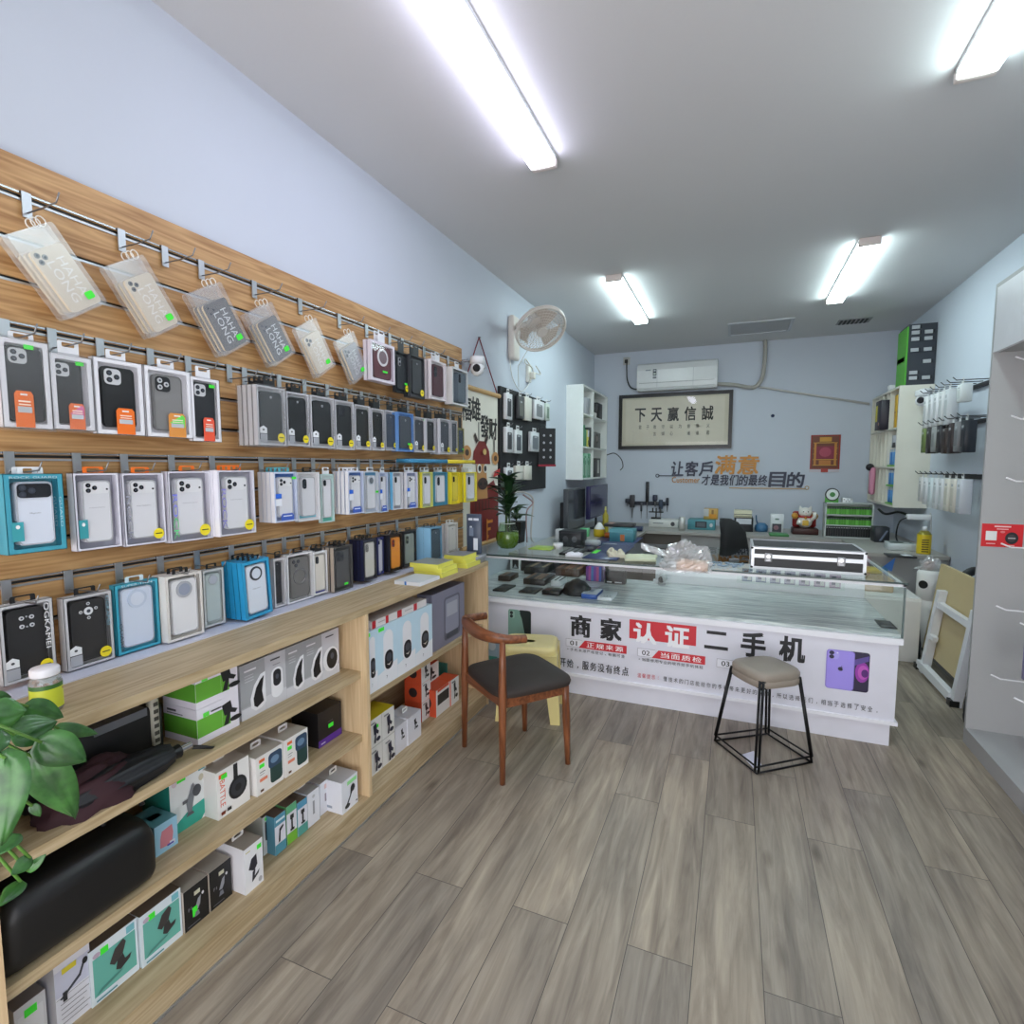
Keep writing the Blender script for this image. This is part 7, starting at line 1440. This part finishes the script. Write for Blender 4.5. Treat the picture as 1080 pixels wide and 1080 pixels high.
for i, y in enumerate((.1, .19)):
    onrs('yellow_folder', 'upright yellow carton, %s on the top right shelf level' % ('nearer' if i == 0 else 'farther'), 'carton', y, .075, .777, .32, .16, (226, 178, 40), lambda q: q.r(.1, .9, .45, .5, (200, 140, 30)), 'yellow cartons')
onrs('black_yellow_pack', 'black packaged item with yellow panel jutting off the right shelf', 'pack', .5, .22, .777, .3, .14, (40, 36, 48), lambda q: (q.r(.05, .4, .3, .85, (226, 210, 50)), q.e(.7, .2, .1, .06, (170, 120, 110))), out=-.06)
for i in range(5):
    y = (.39, .54, .70, .855, .99)[i]
    onrs('cream_parts_box', 'cream parts box in the %s far slot of the right shelf' % ('first', 'second', 'third', 'fourth', 'fifth')[i], 'parts box', y, .1, .397, .3, .2, (214, 208, 186), group='cream parts boxes', out=.06)
# dark rack with labels on top of the unit
bt = thing('screen_rack', 'tall black and green labelled rack on the right wall shelf', 'rack', (XR - .005, ry0 + .02, rz1 + .0005)); zt = 2.84 - rz1; wx = XR - .005 - 1.475
m = MB(); m.box(-wx, 0, .0, .3, 0, zt, M((56, 60, 68), .5)); m.build('body', bt); MB().box(-wx - .012, -wx, -.004, .3, 0, zt - .02, M((90, 178, 54), .45)).box(-wx - .012, -wx - .0, .04, .3, zt * .42, zt * .5, M((60, 130, 40), .5)).build('green_side', bt)
for cx in (-wx * .76, -wx * .3):
    for j, z in enumerate((.05, .1, .2, .31, .41, .47, .52)):
        if (j + (cx > -wx * .5)) % 5 == 2: continue
        MB().box(cx - .03, cx + .03, -.012, .001, z, z + .032, M((186, 188, 190), .5)).box(cx + .03, cx + .045, -.012, .001, z, z + .032, M((36, 38, 44), .5)).build('label_slot', bt)
tag(MB().lathe([(.001, 0), (.045, 0), (.048, .05), (.04, .06), (.001, .061)], (0, 0, 0), WHT, 18).build('white_puck', None, (1.47, 6.62, rz1 + .0005)), 'small white puck on top of the right wall shelf', 'gadget')
dc = dome_cam('white dome camera on the side of the right wall shelf', (1.60, ry0 - .062, rz1 - .16), -.5)
dc.scale = (1.1, 1, 1.1)
tag(MB().cbox(-.05, .05, 0, .05, 0, .3, M((226, 150, 176), .5), .02).ball((0, .0, .3), .04, M((40, 36, 40), .5)).build('pink_plush', None, (1.374, 6.95, 1.2), -PI / 2), 'pink doll strap hanging by the far right shelf', 'toy')
p = thing('power_strip', 'white power strip with black cords under the right wall shelf', 'power strip', (1.62, 6.05, 1.03)); MB().cbox(-.11, .075, -.03, .03, -.02, .03, WHT, .008).build('strip', p); MB().tube(smooth([(-.1, 0, 0), (-.16, .02, -.05), (-.17, .05, -.2), (-.14, .0, -.27)]), .007, BLK).tube(smooth([(.07, 0, .02), (.07, -.02, .04), (.075, -.03, -.1), (.075, -.04, -.3)]), .006, M((200, 200, 200), .5)).build('cord', p)
tag(MB().tube(smooth([(1.38, 6.5, 1.07), (1.42, 6.4, 1.03), (1.5, 6.3, 1.06), (1.56, 6.2, 1.04)]), .012, BLK).build('black_cable'), 'thick black cable bundle under the right wall shelf', 'cable')
# ------------------------------------------------------------------ pegged accessories on the right wall
BAR = M((30, 30, 33), .5)
XH = XR - .006
def peg(label, y, z, n=.22):
    o = MB().tube([(0, 0, 0), (-n * .9, 0, .0), (-n, 0, .022)], .0035, BAR, 6).build('peg_hook', None, (XH - .02, y, z)); return tag(o, label, 'hook', 'black pegs on the right wall')
for z, nm, ys in ((2.115, 'top', (4.85, 5.72)), (1.845, 'middle', (4.72, 5.72)), (1.425, 'lower', (4.72, 5.72))):
    tag(MB().box(-.02, .0055, 0, ys[1] - ys[0], -.014, .014, BAR).build('peg_bar', None, (XH, ys[0], z)), 'black %s bar for pegs on the right wall' % nm, 'rail', 'peg bars')
RP = {'top': (2.115, [((222, 222, 222), .26), ((216, 216, 218), .26), ((220, 220, 222), .26), ((216, 216, 216), .26), ((206, 208, 210), .3), None, ((224, 228, 226), .12)]),
      'middle': (1.845, [((110, 130, 70), .2), ((50, 46, 44), .21), ((150, 152, 150), .2), ((40, 40, 44), .21), ((56, 44, 40), .22), ((48, 36, 36), .22), ((130, 130, 132), .21), ((40, 44, 52), .22)]),
      'lower': (1.425, [((216, 214, 212), .2), ((222, 222, 224), .22), ((216, 226, 228), .24), ((224, 226, 228), .24), ((220, 222, 224), .24), ((226, 222, 210), .24), ((222, 216, 204), .24), ((214, 216, 222), .24)])}
od = ('first', 'second', 'third', 'fourth', 'fifth', 'sixth', 'seventh', 'eighth'); CN = {'top': 'pale', 'middle': 'dark', 'lower': 'white'}
for nm, (z, items) in RP.items():
    for i, it in enumerate(items):
        y = 5.66 - i * .125; peg('black peg of the %s bar, %s counting from the wall shelf' % (nm, od[i]), y, z + .02)
        if not it: continue
        c, h = it; m = MB(); m.cbox(-.04, .04, 0, .07, -h - .02, -.012, M(c, .4), .004, 1); q = Paint(m, (-.044, 0, -h - .02), (.088, 0, 0), (0, 0, h)); q.r(.2, .8, .2, .75, tuple(max(0, v - 26) for v in c)); q.r(.3, .7, .8, .88, (170, 172, 174))
        o = m.build('accessory_pack', None, (XH - .2, y, z), -PI / 2); MB().ring(rr(-.02, .02, -.014, .034, .006), rr(-.01, .01, .008, .026, .003), .02, .022, M((206, 206, 206), .4)).build('hang_tab', o)
        tag(o, '%s pack on the %s peg bar, %s counting from the wall shelf' % (CN[nm], nm, od[i]), 'accessory pack', '%s packs on the right wall' % nm)
# ------------------------------------------------------------------ grey display stand by the right wall
SG = plaster('grey_laminate', (170, 170, 170), 3, .03, .5)
dx, dy0, dy1 = 1.205, .8, 3.55
ds = thing('display_stand', 'light grey display stand with white hooks along the right wall', 'display stand', (dx, dy1, 0)); TD = Matrix.Translation(-ds.location)
MB(TD).box(dx, XR - .004, dy1 - .02, dy1, .0, 2.43, SG).build('end_panel', ds); MB(TD).box(dx, XR - .004, dy0, dy1 - .02, 0, .085, SG).build('plinth', ds)
MB(TD).box(XR - .02, XR - .004, dy0, dy1 - .02, .085, 2.43, SG).build('back_panel', ds)
MB(TD).box(dx, XR - .02, dy0, dy1 - .02, 2.41, 2.43, SG).box(dx, dx + .02, dy0, dy1 - .02, 2.085, 2.41, M((226, 228, 232), .4)).box(dx + .02, XR - .02, dy0, dy1 - .02, 2.085, 2.1, SG).build('canopy', ds)
HKW = M((232, 232, 234), .3)
HL = ('topmost', 'second from top', 'third from top', 'fourth from top', 'fifth from top', 'lowest')
k0 = None
for j, z in enumerate((2.02, 1.735, 1.43, 1.10, .78, .42)):
    for c, (y, L_) in enumerate(((3.40, .43), (3.15, .40))):
        lb = 'white hook on the grey stand, %s, %s column' % (HL[j], ('far', 'near')[c])
        if k0 is None:
            k0 = MB().tube([(0, 0, 0), (-.2, 0, 0), (-.39, 0, .0), (-.43, 0, .018)], .0042, HKW, 6).build('display_hook', None, (XR - .021, y, z)); tag(k0, lb, 'hook', 'white hooks on the grey stand')
        else: dup(k0, (XR - .021, y, z - (.02 if c else 0)), lb)
a, b_ = P(1036, 552, 'y', dy1 - .0205), P(1078, 578, 'y', dy1 - .0205)
m = MB(); w, h = b_.x - a.x, a.z - b_.z; m.box(-w / 2, w / 2, 0, .001, 0, h, M((214, 30, 40), .4)); q = front(m, w, h, 0); q.r(.3, .7, .86, .92, (240, 200, 200)); q.r(.36, .64, .76, .8, (240, 180, 180)); q.r(.1, .37, .28, .68, (232, 232, 230)); q.e(.73, .4, .16, .26, (30, 26, 30)); q.e(.73, .4, .1, .16, (60, 56, 60)); q.r(.64, .82, .38, .42, (200, 200, 200)); q.r(.12, .34, .12, .16, (240, 190, 190)); q.r(.62, .8, .06, .1, (240, 190, 190)); q.e(.5, .66, .06, .05, (226, 120, 120))
tag(m.build('payment_sign', None, ((a.x + b_.x) / 2, dy1 - .0215, b_.z)), 'small red payment placard stuck on the grey stand end panel', 'sign')
p = P(1078, 672, 'y', 3.15); m = MB(); m.cbox(-.0, .09, -.045, .045, -.1, .1, M((150, 146, 190), .4), .004, 1); m.box(.04, .044, -.02, .02, .1, .16, M((220, 220, 224), .4)); tag(m.build('purple_pack', None, (1.285, 3.15, .60)), 'purple printed pack hanging on a white hook of the grey stand', 'accessory pack')
# ------------------------------------------------------------------ folded table leaning on the right wall
ft = thing('folding_table', 'folded table with beige top and white legs leaning by the right wall', 'folding table', (1.3, 4.45, 0)); tl = .2
def lean(x, y, z): return Vector((x + z * math.sin(tl) * .62, y, z * math.cos(tl * .5)))
BG = M((206, 186, 140), .5); TWH = M((232, 232, 236), .35)
def plank(mb, y0, y1, z0, z1, xo, th, mat):
    vs = [lean(xo + dx_, y, z) for dx_ in (0, th) for y, z in ((y0, z0), (y1, z0), (y1, z1), (y0, z1))]
    mb.add(vs, [(0, 1, 2, 3), (7, 6, 5, 4), (0, 4, 5, 1), (1, 5, 6, 2), (2, 6, 7, 3), (3, 7, 4, 0)], mat)
m = MB(); plank(m, -.42, .45, .12, .78, .06, .022, BG); m.build('tabletop', ft); m = MB(); plank(m, -.43, .46, .1, .12, .058, .026, M((60, 58, 56), .5)); m.build('edge_band', ft)
for y in (-.38, .22): m = MB(); plank(m, y - .028, y + .028, .0, .62, .005, .05, TWH); m.build('leg', ft)
m = MB(); plank(m, -.352, .192, .5, .54, .01, .035, TWH); m.build('crossbar', ft); m = MB(); plank(m, -.352, .3, .02, .07, -.005, .04, TWH); m.build('foot_rail', ft)
m = MB(); plank(m, .1, .192, .27, .3, .0, .03, TWH); m.build('latch', ft)
for y in (-.38, .3): m = MB(); v = lean(.02, y, .02); m.box(v.x - .03, v.x + .02, y - .03, y + .03, 0, .04, BLK); m.build('foot_cap', ft)
# white low cupboard beyond the counter
wc = thing('white_cupboard', 'plain white low cupboard between the counter and the folded table', 'cupboard', (1.10, 4.88, 0)); MB().box(-.245, .245, 0, .5, 0, .5, M((232, 230, 226), .4)).build('body', wc); m = MB(); m.box(-.241, .241, -.012, 0, .03, .48, M((234, 232, 228), .4)); m.build('door', wc)
pb = thing('air_purifier', 'white cylinder appliance with black round window by the folded table', 'appliance', (1.465, 5.15, 0)); MB().lathe([(.001, 0), (.082, 0), (.086, .02), (.086, .44), (.082, .445), (.082, .452), (.086, .457), (.086, .66), (.075, .68), (.001, .685)], (0, 0, 0), M((234, 232, 228), .35), 28).build('body', pb); m = MB(); m.cyl((-.055, -.058, .575), (-.062, -.065, .575), .032, .032, BLK, 20); m.build('window', pb)
ZP = .5005
tag(MB().cbox(-.14, .14, -.1, .1, 0, .14, M((190, 160, 110), .6), .01).build('cardboard_box', None, (1.06, 5.12, ZP)), 'brown carton of oddments on the white cupboard', 'box')
tag(MB().cbox(-.1, .1, -.05, .05, 0, .05, M((236, 206, 50), .4), .02).build('yellow_tool', None, (1.02, 5.08, ZP + .1405)), 'bright yellow plastic handle on top of the brown carton', 'tool')
bg = thing('clear_bag', 'clear carrier bag of oddments on the appliance', 'bag', (1.465, 5.15, .686)); m = MB(); crumple(m, (0, 0, 0), (.09, .08, .1), FILM, 8.8, 28, 10); m.build('film', bg); MB().cbox(-.04, .02, -.03, .03, .001, .07, M((150, 110, 100), .5), .01).build('contents', bg)
tag(MB().prism([(-.05, 0), (.05, 0), (.07, .12)], 0, .006, M((60, 120, 200), .4)).build('blue_card', None, (1.24, 5.49, .60)), 'blue triangular card sticking up near the right bench front', 'card')
# dark bags and umbrella beside the folded table
db = lump('black_bag', 'black fabric bag slumped left of the folded table', 'bag', (1.345, 4.70, 0), (.05, .1, .34), (36, 36, 50), 9.1, .8, amp=.25); db.location = (1.33, 4.99, 0)
b3 = lump('black_bag', 'dark bag lying at the foot of the grey stand', 'bag', (1.40, 3.86, 0), (.09, .12, .28), (40, 38, 44), 12.4, .8, amp=.25)
h = tag(MB().tube([(.09 * math.cos(a), 0, .09 + .09 * math.sin(a)) for a in [2 * PI * i / 24 for i in range(24)]], .03, M((24, 24, 26), .5), 10, closed=True).build('black_headrest', None, (1.62, 4.75, .86), .3), 'black round cushion ring leaning behind the folded table', 'cushion')
h.location.z = .0; h.rotation_euler = (0, 0, .3)
st2 = tag(MB().cbox(-.05, .05, -.12, .12, 0, .58, M((70, 70, 74), .5), .01).build('stool_stack', None, (1.62, 4.75, 0)), 'dark slim stand behind the folded table', 'stand'); h.location.z = .582
# ------------------------------------------------------------------ light and colour
w = bpy.data.worlds.new('daylight'); sc.world = w; w.use_nodes = True
bgd = w.node_tree.nodes['Background']; bgd.inputs[0].default_value = (.97, .97, 1.0, 1); bgd.inputs[1].default_value = 2.0
vs_ = sc.view_settings; vs_.view_transform = 'Standard'; vs_.look = 'None'; vs_.gamma = 1.0; vs_.use_curve_mapping = False; vs_.exposure = 1.02
sc.cycles.max_bounces = 10; sc.cycles.transparent_max_bounces = 24; sc.cycles.diffuse_bounces = 5; sc.cycles.caustics_reflective = False; sc.cycles.caustics_refractive = False
sc.cycles.use_denoising = True
